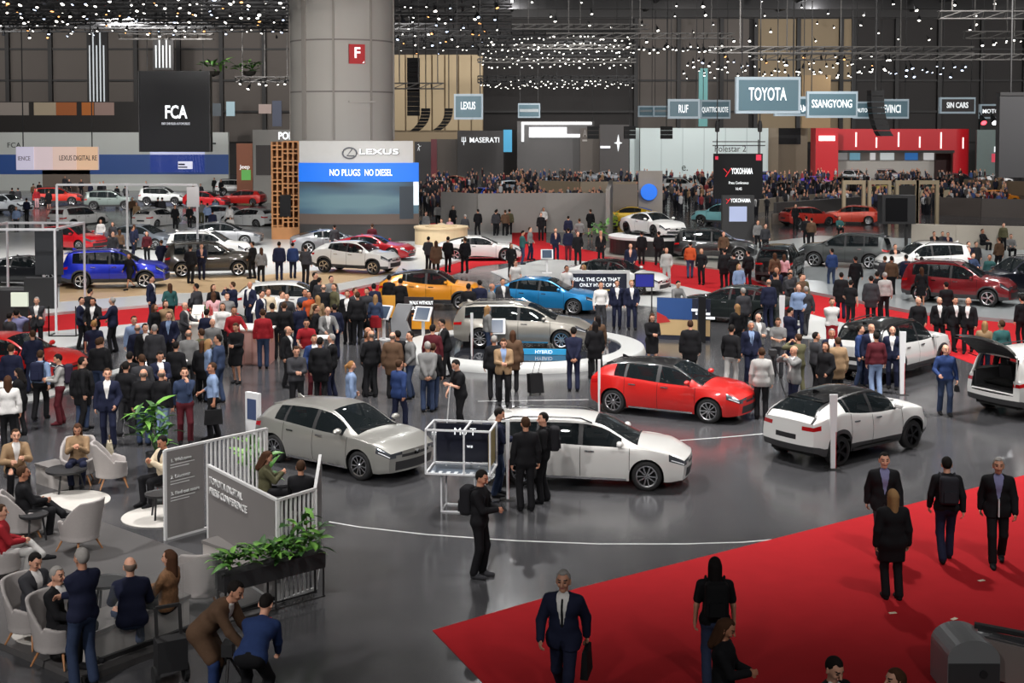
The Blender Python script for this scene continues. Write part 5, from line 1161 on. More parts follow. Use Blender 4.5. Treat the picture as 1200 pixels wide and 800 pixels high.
for k in range(26):
    p = G(248, 404)+Vector((rnd.uniform(-.5, .5), rnd.uniform(-2.0, 2.0), 0)); p.z = 1.08; kind_ = k % 3
    if kind_ == 0: o = MB().lathe([(0, 0), (.035, 0), (.04, .12), (.035, .12), (.03, .01)], 8).build('glass', mat('drink_glass', (.7, .75, .75), .1, alpha=.5), loc=p); tag(o, 'drinking glass standing on the long white bar counter', 'glass', 'glasses on the bar counter')
    elif kind_ == 1: o = MB().lathe([(0, 0), (.10, .005), (.13, .025), (.12, .03), (0, .012)], 12).build('plate', plain(235, 232, 226), loc=p); tag(o, 'white plate lying on the long white bar counter', 'plate', 'plates on the bar counter')
    else: o = MB().lathe([(0, 0), (.035, 0), (.037, .18), (.015, .24), (.015, .29), (0, .29)], 8).build('bottle', plain(*rnd.choice(((60, 90, 50), (170, 90, 40), (150, 40, 40)))), loc=p); tag(o, 'small bottle standing on the long white bar counter', 'bottle', 'bottles on the bar counter')
def high_table(px, py, label, r_=.35, h_=1.1):
    a = G(px, py); o = thing('high_table', label, 'table', a); MB().lathe([(0, h_-.03), (r_, h_-.03), (r_, h_), (0, h_)], 20).build('table_top', plain(225, 224, 222), o); MB().lathe([(.03, .02), (.03, h_-.03)], 8).build('post', CHROME, o); MB().lathe([(0, .0), (.22, 0), (.2, .025), (0, .03)], 16).build('base', plain(60, 60, 62), o)
high_table(378, 437, 'white round high table between grey suit and dark suits'); high_table(205, 470, 'white round high table behind the denim shirt'); high_table(6, 502, 'white round high table at left edge by white blouse')
a = G(517, 291); o = thing('round_counter', 'round pale wooden reception counter beside the white coupe', 'counter', a); MB().lathe([(1.6, .12), (1.6, 1.25), (1.66, 1.25), (1.66, 1.35), (1.0, 1.35), (1.0, .12)], 32).build('drum', mat('pale_wood', rgb(206, 184, 148), .5, noise=.08, scale=1), o); MB().lathe([(1.62, .12), (1.62, .3)], 32).build('kick_strip', plain(225, 220, 214), o)
# ------------------------------------------------------------------ lounge
GREYFAB = mat('grey_fabric', rgb(168, 162, 160), .9, noise=.06, scale=30, bump=.1); WOODL = mat('leg_wood', rgb(178, 122, 76), .5)
def armchair_mesh():
    def fn(p):
        x, y, z = p[:, 0], p[:, 1], p[:, 2]; rr = np.sqrt((x/.36)**2+((y-.02)/.36)**2)*.36; fl = .30+.10*np.clip((z-.3)/.6, 0, 1)
        shell = np.abs(rr-fl)-.028; topz = np.where(y > .0, .52+.40*np.clip((y+.0)/.34, 0, 1)**.8, .60-.10*np.clip(-y/.36, 0, 1))
        shell = np.maximum(shell, np.maximum(z-topz, .22-z)); shell = np.maximum(shell, -(y+.24)-.02)
        seat = np.maximum(rr-fl, np.maximum(z-.35, .22-z)); seat = np.maximum(seat, -y-.34); return smin(shell, seat, .03)
    return pmesh(('armchair_shell',), [snet(fn, (-.5, -.5, .18), (.5, .52, 1.02), .022)])
def armchair(px, py, yaw, label, at=None, z=.09):
    a = at if at is not None else G(px, py); o = thing('armchair', label, 'armchair', (a.x, a.y, z), R(yaw), 'grey lounge armchairs'); sh = ob('shell', armchair_mesh(), None, o); sh.material_slots[0].link = 'OBJECT'; sh.material_slots[0].material = GREYFAB
    MB().lathe([(0, .33), (.26, .33), (.28, .36), (.26, .395), (0, .40)], 20).build('cushion', GREYFAB, o, smooth=True)
    for sx in (-1, 1):
        for sy in (-1, 1): MB().tube([(sx*.17, sy*.17, .25), (sx*.27, sy*.27, 0)], [.022, .012], 8).build('leg', WOODL, o)
    return o
ARM = [(133, 574, 110, 'grey armchair with handbag on its seat, seen from behind'), (93, 650, 240, 'empty grey armchair beside the black stool'), (236, 716, 190, 'grey armchair beside the planter, seen from behind')]
for a in ARM: armchair(*a)
def round_table(px, py, r_, h_, label, z=.09, m=BLACKPL):
    a = G(px, py); o = thing('round_table', label, 'table', (a.x, a.y, z)); MB().lathe([(0, h_-.03), (r_, h_-.03), (r_+.01, h_+.015), (r_-.02, h_), (0, h_)], 28).build('table_top', m, o)
    for k in range(3): t = 2*math.pi*k/3+.4; MB().tube([(r_*.6*math.cos(t), r_*.6*math.sin(t), h_-.03), (r_*.85*math.cos(t), r_*.85*math.sin(t), 0)], .02, 8).build('leg', m, o)
round_table(78, 575, .40, .42, 'low round black coffee table on the pale rug', z=.02); round_table(40, 640, .24, .48, 'small round black stool table beside the empty armchair'); round_table(187, 607, .26, .45, 'small dark round side table by the laptop sitter', z=.02); round_table(125, 722, .3, .45, 'low black side table before the navy blazer sitter')
def rug(px, py, r_, label):
    a = G(px, py); o = MB().lathe([(0, 0), (r_, 0), (r_, .015), (0, .016)], 40).build('round_rug', mat('pale_rug', rgb(196, 192, 186), .95, noise=.12, scale=4, bump=.3), loc=(a.x, a.y, .091 if py > 640 else .004)); tag(o, label, 'rug')
rug(80, 588, .80, 'pale round rug under the black coffee table'); rug(190, 605, .75, 'pale round rug by the slatted partition'); rug(66, 744, .62, 'pale round rug between the two front armchairs')
def bench(p0, p1, d_, h_, label, z=.09):
    a, b = G(*p0), G(*p1); L = (b-a).length; o = thing('bench', label, 'bench', (a.x, a.y, z), math.atan2(b.y-a.y, b.x-a.x)); MB().box((0, 0, 0), (L, d_, h_-.05)).build('base', plain(196, 190, 186), o); MB().box((-.02, -.02, h_-.05), (L+.02, d_+.02, h_)).build('seat', plain(126, 122, 120), o)
bench((108, 786), (222, 738), .62, .44, 'long grey bench along the front of the lounge'); bench((238, 668), (298, 690), .5, .42, 'grey bench inside the corner of the slatted screen'); bench((42, 566), (70, 575), .45, .42, 'white box bench behind the coffee table', z=.0)
# partitions: boards and slats
PH = 1.62
PG = plain(132, 128, 127, .6); WF = plain(222, 222, 222, .45)
def screen(a, b, label, solid=(0, 0), slats=True, yback=False):
    L = (b-a).length; o = thing('slatted_screen', label, 'screen', (a.x, a.y, 0), math.atan2(b.y-a.y, b.x-a.x))
    for z in (.02, PH): MB().box((0, -.025, z-.02), (L, .025, z+.02)).build('rail', WF, o)
    for x in (0, L): MB().box((x-.025, -.025, 0), (x+.025, .025, PH)).build('end_post', WF, o)
    if solid[1] > 0: MB().box((solid[0]*L, -.02, .04), (solid[1]*L, .02, PH-.02)).build('solid_panel', PG, o)
    if slats:
        x = solid[1]*L+.09
        while x < L-.03: MB().box((x-.012, -.02, .04), (x+.012, .02, PH-.02)).build('slat', WF, o); x += .095
    return o, L
pa, pb = G(194, 633), G(312, 502, PH); pb.z = 0
o, L = screen(pa, pb, 'grey board and white slat screen listing three headed texts', (0, .36)); tp = glow(225, 225, 225, .15)
for k, (h1, z) in enumerate((('1. Welcome', 1.42), ('2. Discover', 1.12), ('3. Find out more', .82))):
    text(h1, .09, WF, o, (.10, -.035, z), align='LEFT')
    for q in range(2): MB().box((.10, -.03, z-.085-.05*q), (.62-.12*q, -.022, z-.07-.05*q)).build('text_line', WF, o)
pc_, pd_ = G(326, 707), G(244, 545, PH); pd_.z = 0
o, L = screen(pd_, pc_, 'grey board reading DIGITAL PRESS CONFERENCE in the lounge', (0, .97), False); text('TOYOTA DIGITAL', .16, WF, o, (.12, -.035, PH-.22), align='LEFT', bold=.01); text('PRESS CONFERENCE', .16, WF, o, (.12, -.035, PH-.40), align='LEFT', bold=.01)
pe = G(370, 690); o, L = screen(pc_, pe, 'white vertical slat screen at the front corner of lounge')
pf = G(378, 577, PH); pf.z = 0; o, L = screen(pe, G(376, 640), 'short white return panel at the right end of lounge', (0, 1), False)
# planter with leaves
LEAF = [mat('leaf_%d' % i, rgb(*c), .5, noise=.2, scale=9) for i, c in enumerate(((70, 120, 44), (104, 156, 60), (52, 92, 40)))]
def leaf_mesh(i):
    key = ('leaf', i)
    if key in PME: return PME[key]
    L, W_ = ((.26, .10), (.20, .12), (.34, .09))[i]; vs = []; fs = []
    for k, t in enumerate((0, .25, .5, .75, 1)):
        wd = W_*math.sin(math.pi*min(.98, .1+t*.9))*.5; z = -.35*L*t*t+.12*L*t; vs += [(t*L, -wd, z+wd*.35), (t*L, 0, z), (t*L, wd, z+wd*.35)]
    for k in range(4):
        a = k*3; fs += [(a, a+3, a+4, a+1), (a+1, a+4, a+5, a+2)]
    me = mesh('leaf', vs, fs, True); me.materials.append(None); PME[key] = me; return me
def foliage(o, base, n, sx, sy, sz, sc=1.0, kinds=(0, 1, 2)):
    for k in range(n):
        p = Vector((base[0]+rnd.uniform(-sx, sx), base[1]+rnd.uniform(-sy, sy), base[2]+rnd.random()**.7*sz)); lf = ob('leaf', leaf_mesh(rnd.choice(kinds)), None, o, p, (rnd.uniform(-.4, .4), rnd.uniform(-.9, .2), rnd.uniform(0, 6.28))); lf.scale = (sc*rnd.uniform(.7, 1.2),)*3
        lf.material_slots[0].link = 'OBJECT'; lf.material_slots[0].material = LEAF[rnd.randrange(3)]
a, b = G(262, 712), G(322, 706); L = 1.75
pl_ = thing('planter', 'black metal planter of bright green leafy plants before the slat screen', 'planter', (G(258, 735).x, G(258, 735).y, .0), math.atan2(.62, .72))
MB().box((0, -.14, .55), (L, .14, .80)).build('trough', BLACKPL, pl_)
for x in (.03, L/2, L-.03):
    for y in (-.12, .12): MB().box((x-.012, y-.012, .09), (x+.012, y+.012, .55)).build('leg', STEEL, pl_)
for y in (-.12, .12): MB().box((0, y-.012, .09), (L, y+.012, .11)).build('base_rail', STEEL, pl_)
foliage(pl_, (L*.5, 0, .80), 190, L*.5, .20, .26, .9, (0, 1)); foliage(pl_, (L*.82, 0, .85), 40, .22, .18, .5, .9)
def potted(px, py, h_, n, label, r_=.35, sc=1.2, z=0.0):
    a = G(px, py); o = thing('potted_plant', label, 'plant', (a.x, a.y, z)); MB().lathe([(0, 0), (.17, 0), (.22, .4), (.19, .4), (.17, .36), (0, .36)], 16).build('pot', plain(50, 50, 52), o)
    for k in range(5): t = k*1.256; MB().tube([(0, 0, .36), (r_*.5*math.cos(t), r_*.5*math.sin(t), h_*.8)], .012, 5).build('stem', LEAF[2], o)
    foliage(o, (0, 0, .5), n, r_, r_, h_-.5, sc)
potted(183, 551, 1.35, 70, 'tall bushy green plant between armchairs and standing crowd', .38, 1.3); potted(297, 590, 1.25, 34, 'dark split-leaf green plant behind the board', .32, 1.4); potted(702, 294, 1.6, 40, 'green potted plant at the end of the grey partition', .5, 1.8)
# glass railing of the lounge
gp = [G(97, 791), G(215, 748), G(322, 709)]; GL = mat('rail_glass', (.75, .8, .8), .02, alpha=.07)
for k, (p, q) in enumerate(zip(gp[:-1], gp[1:])):
    d = (q-p).normalized(); o = thing('glass_railing', ('clear glass railing along the front bench', 'clear glass railing below the leafy planter')[k], 'railing', (p.x, p.y, .09)); MB().bar(Vector((0, 0, .5)), q-p+Vector((0, 0, .5)), .02, 1.0).build('pane', GL, o); MB().bar(Vector((0, 0, .03)), q-p+Vector((0, 0, .03)), .06, .06).build('base_channel', STEEL, o)
# escalator head at the lower right
a = G(1130, 800, .2); o = thing('escalator', 'grey escalator newel with silver handrail in lower right corner', 'escalator', (V(1130, 800, 17.2).x, 17.2, 0)); gm = mat('grey_metal', rgb(150, 152, 154), .4, metal=.15)
pr2 = [(-.34, 0), (.34, 0)]+[(.34*math.cos(R(t)), .50+.25*math.sin(R(t))) for t in range(0, 181, 12)]; m_ = MB().prism(pr2, -.35, .35); m_.v = [(v[0], v[2], v[1]) for v in m_.v]; m_.build('newel_cap', gm, o)
MB().box((-.33, -.37, .02), (.33, -.35, .45)).build('front_plate', plain(64, 64, 66), o); MB().lathe([(0, -.02), (.05, -.02), (.05, .01), (0, .01)], 12, (.12, -.37, .32), 'y').build('key_switch', BLACKPL, o)
MB().bar((.2, .1, .70), (1.7, -.5, .52), .10, .05).build('silver_rail', CHROME, o); MB().bar((.2, .22, .74), (1.8, -.3, .60), .09, .06).build('rubber_handrail', BLACKPL, o); MB().bar((.2, .0, .40), (1.7, -.6, .22), .06, .5).build('side_panel', plain(150, 138, 134), o); MB().bar((.3, .6, .3), (1.8, .1, .2), .5, .3).build('step_bed', BLACKPL, o)
for (x, y) in ((1150, 680), (1118, 725), (1046, 718)): 
    a = G(x, y, .013); o = MB().box((-.06, -.03, 0), (.06, .03, .004)).build('paper_scrap', plain(225, 215, 190), loc=a, rot=rnd.random()); tag(o, {1150: 'small white paper scrap on carpet, farthest right', 1118: 'small white paper scrap on carpet nearest the escalator', 1046: 'tiny yellow paper scrap on carpet behind the boots'}[x], 'paper')
# ------------------------------------------------------------------ cars in the hall
def carw(kind, rear, front, col, label, yaw=None, z=0.0, **kw):
    a, b = G(*rear, z), G(*front, z); y = math.degrees(math.atan2(b.y-a.y, b.x-a.x)) if yaw is None else yaw
    m = (a+b)/2; sc = kw.get('scale', 1.0); n = Vector((-math.sin(R(y)), math.cos(R(y)), 0)); n = n if n.y > 0 else -n
    p = m+n*(CARS[kind]['w']-.03)*sc; return place_car(kind, p, y, col, label, z=z, **kw)
def carc(kind, c, yaw, col, label, z=0.0, **kw): return place_car(kind, G(*c, z), yaw, col, label, z=z, **kw)
BLACKP = paint(16, 16, 18, .2); WHITEP = paint(228, 228, 226, 0.0); SILV = paint(176, 175, 170, .55, .28); PEARL = paint(222, 221, 218, .15)
carw('hatch', (323.5, 544.5), (417, 560), SILV, 'silver-grey five-door hatchback parked beside the slatted lounge screen', yaw=-36, scale=.96)
w1 = carw('wagon', (614, 572), (754, 572.5), PEARL, 'white and silver estate car beside the two black-jacketed visitors', yaw=-10, scale=.95, sub={'glass': GLASS})
carw('hatch', (722, 487.5), (825, 493), paint(206, 30, 26, .15), 'bright red hatchback with black roof', roof=BLACKP, yaw=-27, scale=.97)
carw('crossover', (979, 545), (1075, 527.5), WHITEP, 'white compact crossover with black roof in the right foreground', roof=BLACKP, rim=DARKRIM, yaw=37, scale=.97)
r0 = G(1162, 488); h0 = R(30); place_car('suv', (r0.x+math.cos(h0)*2.2, r0.y+math.sin(h0)*2.2, 0), 30, PEARL, 'silver-white suv with raised tailgate at the right edge', open_gate=True)
carc('suv', (1047, 436), 46, WHITEP, 'white suv with black roof behind the blue-sweatered group', roof=BLACKP, rim=DARKRIM)
place_car('wagon', (TT.x+.05, TT.y, 0), -8, paint(158, 154, 146, .5), 'silver-bronze estate car standing on the round turntable', z=.22, scale=.98)
carc('sedan', (640, 364), -17, paint(20, 126, 186, .4), 'metallic blue liftback behind the turntable', scale=.95)
carc('crossover', (506, 360), -5, paint(236, 152, 26, .1), 'orange-yellow compact crossover behind the dark picture board', roof=BLACKP)
carc('sedan', (722, 341), -28, WHITEP, 'white sedan with dark roof behind the white-framed board', roof=BLACKP, z=.02)
carc('hatch', (342, 372), 2, WHITEP, 'white hatchback half hidden by the left-centre crowd')
carc('sedan', (862, 376), 148, paint(40, 48, 48, .5), 'dark green-black sedan seen from behind beside the display pillar', scale=.97)
carc('hatch', (12, 447), -12, paint(206, 30, 26, .15), 'red hatchback at the left edge behind the standing visitors')
LP_ = .135
carw('suv', (100, 339), (165, 338), paint(16, 40, 190, .35), 'vivid blue suv on the pale wooden stand floor', z=LP_, scale=1.03)
carw('suv', (216, 325), (277, 323.5), paint(66, 62, 56, .5), 'dark bronze suv right of the vivid blue suv', z=LP_, scale=.99)
carw('crossover', (379, 319.5), (437, 322), WHITEP, 'white compact crossover before the big curved screen', z=LP_, scale=1.02)
carc('coupe', (437, 303), -14, paint(176, 18, 30, .3), 'red sports coupe behind the white crossover', z=.12); carc('coupe', (388, 295), 14, paint(140, 142, 146, .5), 'silver sports coupe nearest the big curved screen', z=.12)
carc('coupe', (562, 304), 4, WHITEP, 'white sports coupe right of the round wooden counter', z=.0)
carc('suv', (246, 307), -4, WHITEP, 'white suv behind the dark bronze suv', z=.12); carc('sedan', (262, 287), 4, paint(150, 152, 156, .5), 'silver sedan in the second row behind white suv', lod=1, z=.12)
carc('hatch', (84, 292), -24, paint(190, 22, 34, .2), 'red hatchback behind the white tube frame', lod=1, z=.12); carc('sedan', (168, 291), -18, paint(128, 136, 146, .5), 'grey-blue sedan behind the vivid blue suv', lod=1, z=.12); carc('coupe', (36, 333), -8, paint(30, 32, 36, .3), 'black coupe half hidden by the tube frame at left', z=.135)
FAR = 'cars on the far stands'
for a in (('suv', (68, 240), 12, (206, 44, 30), 'red suv before the brown doorway of the far wall'), ('suv', (130, 245), 8, (120, 132, 128), 'grey-green suv in the far row left of the white suv'), ('suv', (192, 240), -4, (224, 228, 226), 'white suv in the far row before the video screen'),
          ('hatch', (242, 242), -12, (186, 26, 34), 'red hatchback with purple-lit roof in the far left row'), ('hatch', (286, 240), 165, (170, 34, 30), 'red hatchback at the right end of the far left row'), ('suv', (277, 228), 8, (226, 228, 228), 'white suv farthest back beside the kiosk'),
          ('hatch', (184, 266), 72, (228, 228, 226), 'small white hatchback seen from behind in middle-left row'), ('suv', (92, 268), 62, (226, 226, 224), 'white suv with dark windows seen from behind at left'), ('hatch', (293, 266), 150, (220, 222, 222), 'white hatchback cut by the lattice tower'),
          ('suv', (8, 250), -20, (214, 220, 226), 'pale suv at the far left edge'), ('hatch', (250, 262), 170, (214, 218, 222), 'small silver hatchback between visitors in the left middle distance'),
          ('sedan', (563, 237), -120, (18, 70, 214), 'electric blue sedan above the grey partition'), ('hatch', (705, 266), -82, (170, 200, 60), 'lime green hatchback before the grey partition'), ('coupe', (736, 262), 170, (226, 184, 30), 'yellow sports car roof left of the white coupe'),
          ('suv', (846, 264), 150, (120, 180, 186), 'pale turquoise buggy behind the black kiosk'), ('sedan', (640, 228), 20, (40, 60, 140), 'dark blue sedan right of the electric blue sedan'),
          ('coupe', (690, 212), -70, (200, 206, 216), 'silver-white car left of pair below the star wall'), ('coupe', (712, 212), -70, (206, 210, 218), 'silver-white car right of pair below the star wall'), ('coupe', (708, 203), -90, (190, 24, 34), 'red car below the four-pointed star wall'), ('coupe', (531, 218), 160, (190, 40, 44), 'red and white car in the far centre crowd'),
          ('hatch', (600, 226), 30, (190, 196, 206), 'silver hatchback right of the electric blue sedan'), ('coupe', (655, 219), -30, (150, 160, 180), 'steel blue coupe in the far centre crowd'), ('sedan', (508, 226), 200, (60, 30, 34), 'maroon sedan in the far crowd right of curved screen'), ('suv', (800, 226), -20, (230, 232, 232), 'white suv below the wide blank wall'), ('hatch', (772, 216), 60, (60, 66, 70), 'dark hatchback below the wide blank wall'), ('sedan', (900, 213), 10, (60, 60, 150), 'indigo sedan right of the black tyre screen'), ('suv', (985, 224), 160, (30, 32, 36), 'black suv below the red block'), ('coupe', (1075, 220), 190, (220, 224, 228), 'white coupe before the dark doorway in the red wall'), ('suv', (1125, 219), 20, (50, 54, 58), 'charcoal suv below the red corner'), ('sedan', (1010, 228), 5, (90, 60, 50), 'brown sedan left of the pale yellow car'),
          ('coupe', (957, 219), -60, (96, 70, 190), 'purple sports car below the red block'), ('suv', (1003, 214), -70, (226, 228, 232), 'white car left of pair before the red wall'), ('suv', (1042, 213), -70, (226, 228, 232), 'white car right of pair before the red wall'), ('hatch', (1040, 233), 20, (206, 184, 90), 'pale yellow vintage-shaped car above the wood low wall'),
          ('sedan', (926, 228), 0, (40, 36, 34), 'black sedan left of the purple sports car'), ('sedan', (1106, 229), 10, (60, 96, 92), 'dark teal car in the far right'), ('hatch', (1168, 240), 10, (214, 130, 26), 'orange car before the brown wood wall'), ('coupe', (1166, 217), 10, (230, 230, 230), 'white sports car on the far right plinth'), ('hatch', (946, 264), 20, (180, 50, 40), 'red car behind the grey suv, left one'), ('hatch', (998, 262), 160, (196, 60, 36), 'orange-red car behind the grey suv, right one')):
    carc(a[0], a[1], a[2], paint(*a[3], .15), a[4], lod=1, group=FAR)
pl0 = G(765, 298); place_car('coupe', (pl0.x, pl0.y, 0), -62, WHITEP, 'white sports coupe on the round black plinth', z=1.12, rim=DARKRIM)
carc('suv', (838, 304), -12, paint(22, 24, 26, .2), 'black off-road pickup-like vehicle right of the white plinth coupe', scale=1.0, z=.1)
carc('suv', (914, 326), 70, BLACKP, 'black suv seen from behind on the grey stand', z=.14); carc('suv', (990, 312), 156, paint(74, 78, 78, .5), 'grey suv seen from behind left of the screen cube', z=.14, scale=1.05)
carc('suv', (1080, 324), 188, WHITEP, 'white suv facing left below the screen cube', z=.14); carw('suv', (1093, 352), (1143, 362), paint(120, 14, 24, .3), 'dark red suv on the corner of the grey stand', yaw=-33, z=.14); carc('suv', (1196, 347), 195, paint(28, 32, 44, .4), 'dark blue suv cut by the right edge', z=.14)
# ------------------------------------------------------------------ visitors
def hero(px, py, mode, pose, face, style, top, leg, hair, label, ht=1.80, z=0.0, lod=0, **kw):
    if mode == 'f': p = G(px, py, z)
    else: p = HD(px, py, (ht*.755 if pose.startswith('sit') else ht*.80 if pose == 'bend' else ht*.62 if pose == 'bend2' else ht)+z)
    return person(p, pose, face, style, top, leg, hair, label, lod=lod, ht=ht, z=z, **kw)
def at_p(o, x, y, z):
    bpy.context.view_layer.update(); return o.matrix_world@Vector((x, y, z))
def backpack(o, label, col=(30, 30, 34), pose='stand'):
    w_ = at_p(o, 0, .215, 1.04); b = thing('backpack', label, 'backpack', w_, o.rotation_euler.z); m_ = cloth(*col)
    def fn(p): return np.linalg.norm(np.maximum(np.abs(p-(0, 0, .24))-(.10, .045, .18), 0), axis=1)-.055
    me = pmesh(('backpack_sack',), [snet(fn, (-.2, -.15, -.05), (.2, .15, .53), .025)]); s = ob('sack', me, None, b); s.material_slots[0].link = 'OBJECT'; s.material_slots[0].material = m_
    MB().box((-.10, .09, .06), (.10, .13, .24)).build('front_pocket', m_, b)
    for sx in (-.11, .11): MB().tube([(sx, -.08, .42), (sx*1.1, -.22, .48), (sx*1.15, -.36, .34), (sx*1.15, -.30, .12), (sx, -.08, .06)], .018, 6).build('strap', m_, b)
def bag(o, hand, label, w_=.38, h_=.28, d_=.10, col=(24, 24, 26), pose='stand', name='briefcase'):
    J = skel(pose); p = at_p(o, *(J['wr'+hand]+(0, -.01, -.09))); b = thing(name, label, name.replace('_', ' '), p, o.rotation_euler.z+math.pi/2); m_ = cloth(*col)
    MB().hexa([(-w_/2, -d_/2, -h_-.06), (w_/2, -d_/2, -h_-.06), (w_/2, d_/2, -h_-.06), (-w_/2, d_/2, -h_-.06), (-w_*.46, -d_*.3, -.06), (w_*.46, -d_*.3, -.06), (w_*.46, d_*.3, -.06), (-w_*.46, d_*.3, -.06)]).build('case', m_, b)
    MB().tube([(-.07, 0, -.06), (-.06, 0, -.01), (.06, 0, -.01), (.07, 0, -.06)], .012, 6).build('handle', m_, b)
def held(o, pose, label, name='phone', dims=(.075, .012, .15), col=(20, 20, 24), dz=.04):
    J = skel(pose); p = at_p(o, *((J['wrl']+J['wrr'])/2+(0, -.09, dz))); b = MB().box((-dims[0]/2, -dims[1]/2, -dims[2]/2), (dims[0]/2, dims[1]/2, dims[2]/2)).build(name, plain(*col, .3), loc=p, rot=(R(-35) if name == 'phone' else 0, 0, o.rotation_euler.z)); tag(b, label, name)
# foreground
h = hero(96, 642, 'h', 'cross', 232, 'j', 'N', 'J', 'g', 'person in navy sweater and jeans with folded arms at the lounge edge', 1.86)
hero(248, 690, 'h', 'bend', 78, 's', 'O', 'B', 'k', 'person in brown tweed jacket and blue jeans bending over black gear', 1.82)
hero(300, 738, 'h', 'bend2', 172, 'j', 'B', 'K', 'k', 'person in blue jacket bending low with a stick at bottom edge', 1.80)
S1 = hero(38, 646, 'h', 'sitphone', 62, 's', 'D', 'D', 'k', 'person in dark grey blazer seated with phone in a front armchair', 1.72, z=.09)
S2 = hero(69, 663, 'h', 'sit', 72, 's', 'K', 'K', 'g', 'person in black jacket with glasses seated in the nearest armchair', 1.75, z=.09)
hero(154, 654, 'h', 'sitlean', 205, 's', 'N', 'J', 'o', 'person in navy blazer seated on the long bench, back turned', 1.80, z=.09)
LEO = mat('leopard_print', rgb(128, 92, 62), .9, noise=.75, scale=26)
hero(196, 643, 'h', 'sit', 255, 'j', 'O', 'K', 'l', 'person in leopard print top seated at the end of the bench', 1.68, z=.09, topcol=LEO)
S7 = hero(310, 528, 'h', 'sitphone', 100, 'j', 'V', 'K', 'l', 'person with long brown hair in olive top seated with tablet behind board', 1.66); S8 = hero(353, 538, 'h', 'sit', 176, 'j', 'K', 'K', 'b', 'person in black sweater seated with back turned behind the board', 1.76)
S9 = hero(17, 500, 'h', 'sitlean', 30, 's', 'T', 'K', 'b', 'person in tan jacket and black trousers seated at left edge', 1.78); S3 = hero(28, 545, 'h', 'sitcross', 118, 'j', 'K', 'K', 'b', 'person in black sweater reclining in the left armchair', 1.8, z=.0); S4 = hero(91, 495, 'h', 'sitphone', 12, 'j', 'T', 'N', 'l', 'person in tan jacket seated facing the camera with phone', 1.68); S6 = hero(193, 509, 'h', 'sitphone', 318, 's', 'C', 'K', 'k', 'person in cream cardigan seated with laptop before the plant', 1.78, shirt='K'); S5 = hero(2, 590, 'h', 'sitcross', 110, 'j', 'R', 'S', 'b', 'person in red with bare knees crossed at the left edge', 1.7)
h = hero(562, 676, 'f', 'phone', 72, 'j', 'K', 'K', 'k', 'person all in black looking at phone before the cube frame', 1.78, shoe='D'); held(h, 'phone', 'dark phone held by the person before the cube frame'); backpack(h, 'black backpack of the person before the cube frame')
h = hero(661, 664, 'h', 'walk', -12, 's', 'N', 'N', 'g', 'person in dark suit and black tie striding on red carpet', 1.84, tie='K'); bag(h, 'l', 'black briefcase carried by the striding dark suit', .42, .34, pose='walk')
h = hero(838, 653, 'h', 'stand', 178, 't', 'K', 'J', 'n', 'person in black t-shirt and jeans walking away on red carpet', 1.74); backpack(h, 'black backpack on the person walking away on carpet', (22, 22, 24)); hero(848, 724, 'h', 'phone', 70, 'j', 'K', 'K', 'l', 'long-haired person in black facing right at the bottom of carpet', 1.70)
hero(975, 768, 'h', 'phone', 30, 's', 'K', 'K', 'k', 'person in black suit whose head and shoulders show at bottom', 1.80); hero(1050, 783, 'h', 'stand', 285, 'j', 'K', 'K', 'l', 'dark-haired person whose head shows at bottom before escalator', 1.68)
hero(1036, 529, 'h', 'stroll', -6, 's', 'K', 'D', 'k', 'person in dark blazer over purple shirt walking toward camera', 1.82, shirt='U'); h = hero(1045, 702, 'f', 'stand', 184, 'c', 'K', 'K', 'y', 'fair-haired person in black coat and boots walking away', 1.74)
h = hero(1110, 535, 'h', 'stroll', 172, 'j', 'K', 'N', 'k', 'person in black jacket and navy trousers walking away right', 1.80); backpack(h, 'dark backpack on the person in black jacket at right', (40, 40, 46)); h = hero(1170, 535, 'h', 'stroll', -14, 's', 'K', 'K', 'g', 'person in dark suit and lilac shirt carrying papers at right', 1.84, shirt='U'); held(h, 'stroll', 'folded paper carried by the dark suit at right', 'paper', (.02, .2, .3), (220, 220, 220), .1)
hero(616, 598, 'f', 'stand', 196, 'j', 'K', 'K', 'b', 'person in black jacket with white shoulder stripe by the estate', 1.82); h = hero(637, 588, 'f', 'relax', 268, 'j', 'K', 'K', 'k', 'person in black clothes with backpack facing left by the estate', 1.78); backpack(h, 'black backpack on the person by the estate door')
h = hero(583, 478, 'h', 'phone', 92, 'j', 'N', 'J', 'k', 'person in navy sweater and jeans behind the cube frame', 1.78); backpack(h, 'navy backpack on the person behind the cube frame', (36, 40, 60))
h = hero(540, 507, 'f', 'sweep', 300, 't', 'K', 'K', 'k', 'person in black polo sweeping the floor with a pole', 1.80); bp_ = at_p(h, 0, -.38, .0)
bt, bb = V(527.5, 452, h.location.y-.25), G(523, 509); o = thing('broom', 'long white broom pole held by the person in black polo', 'broom', bb); MB().tube([(0, 0, .05), tuple(bt-bb)], .014, 8).build('pole', plain(225, 225, 225), o); MB().box((-.35, -.06, 0), (.35, .06, .06)).build('mop_head', plain(210, 212, 216), o)
h = hero(250, 514, 'f', 'carry', 290, 'r', 'L', 'K', 'b', 'person in light blue rolled shirt carrying a black briefcase', 1.82); bag(h, 'l', 'black briefcase of the person in light blue shirt', .42, .34, .14, pose='carry'); hero(217, 520, 'f', 'chin', 20, 'h', 'J', 'M', 'b', 'person in denim shirt and maroon trousers, hand on chin', 1.80)
hero(127, 524, 'f', 'relax', 8, 's', 'N', 'N', 'b', 'person in navy suit and white shirt facing the camera, left crowd', 1.84); h = hero(71, 497, 'f', 'phone', 288, 'h', 'S', 'M', 'k', 'person in grey shirt and maroon trousers with backpack', 1.76, shoe='M'); backpack(h, 'dark purple backpack on the grey shirt visitor', (46, 38, 54)); hero(97, 503, 'f', 'stand', 182, 'c', 'K', 'J', 'y', 'fair-haired person in black coat seen from behind at left', 1.72)
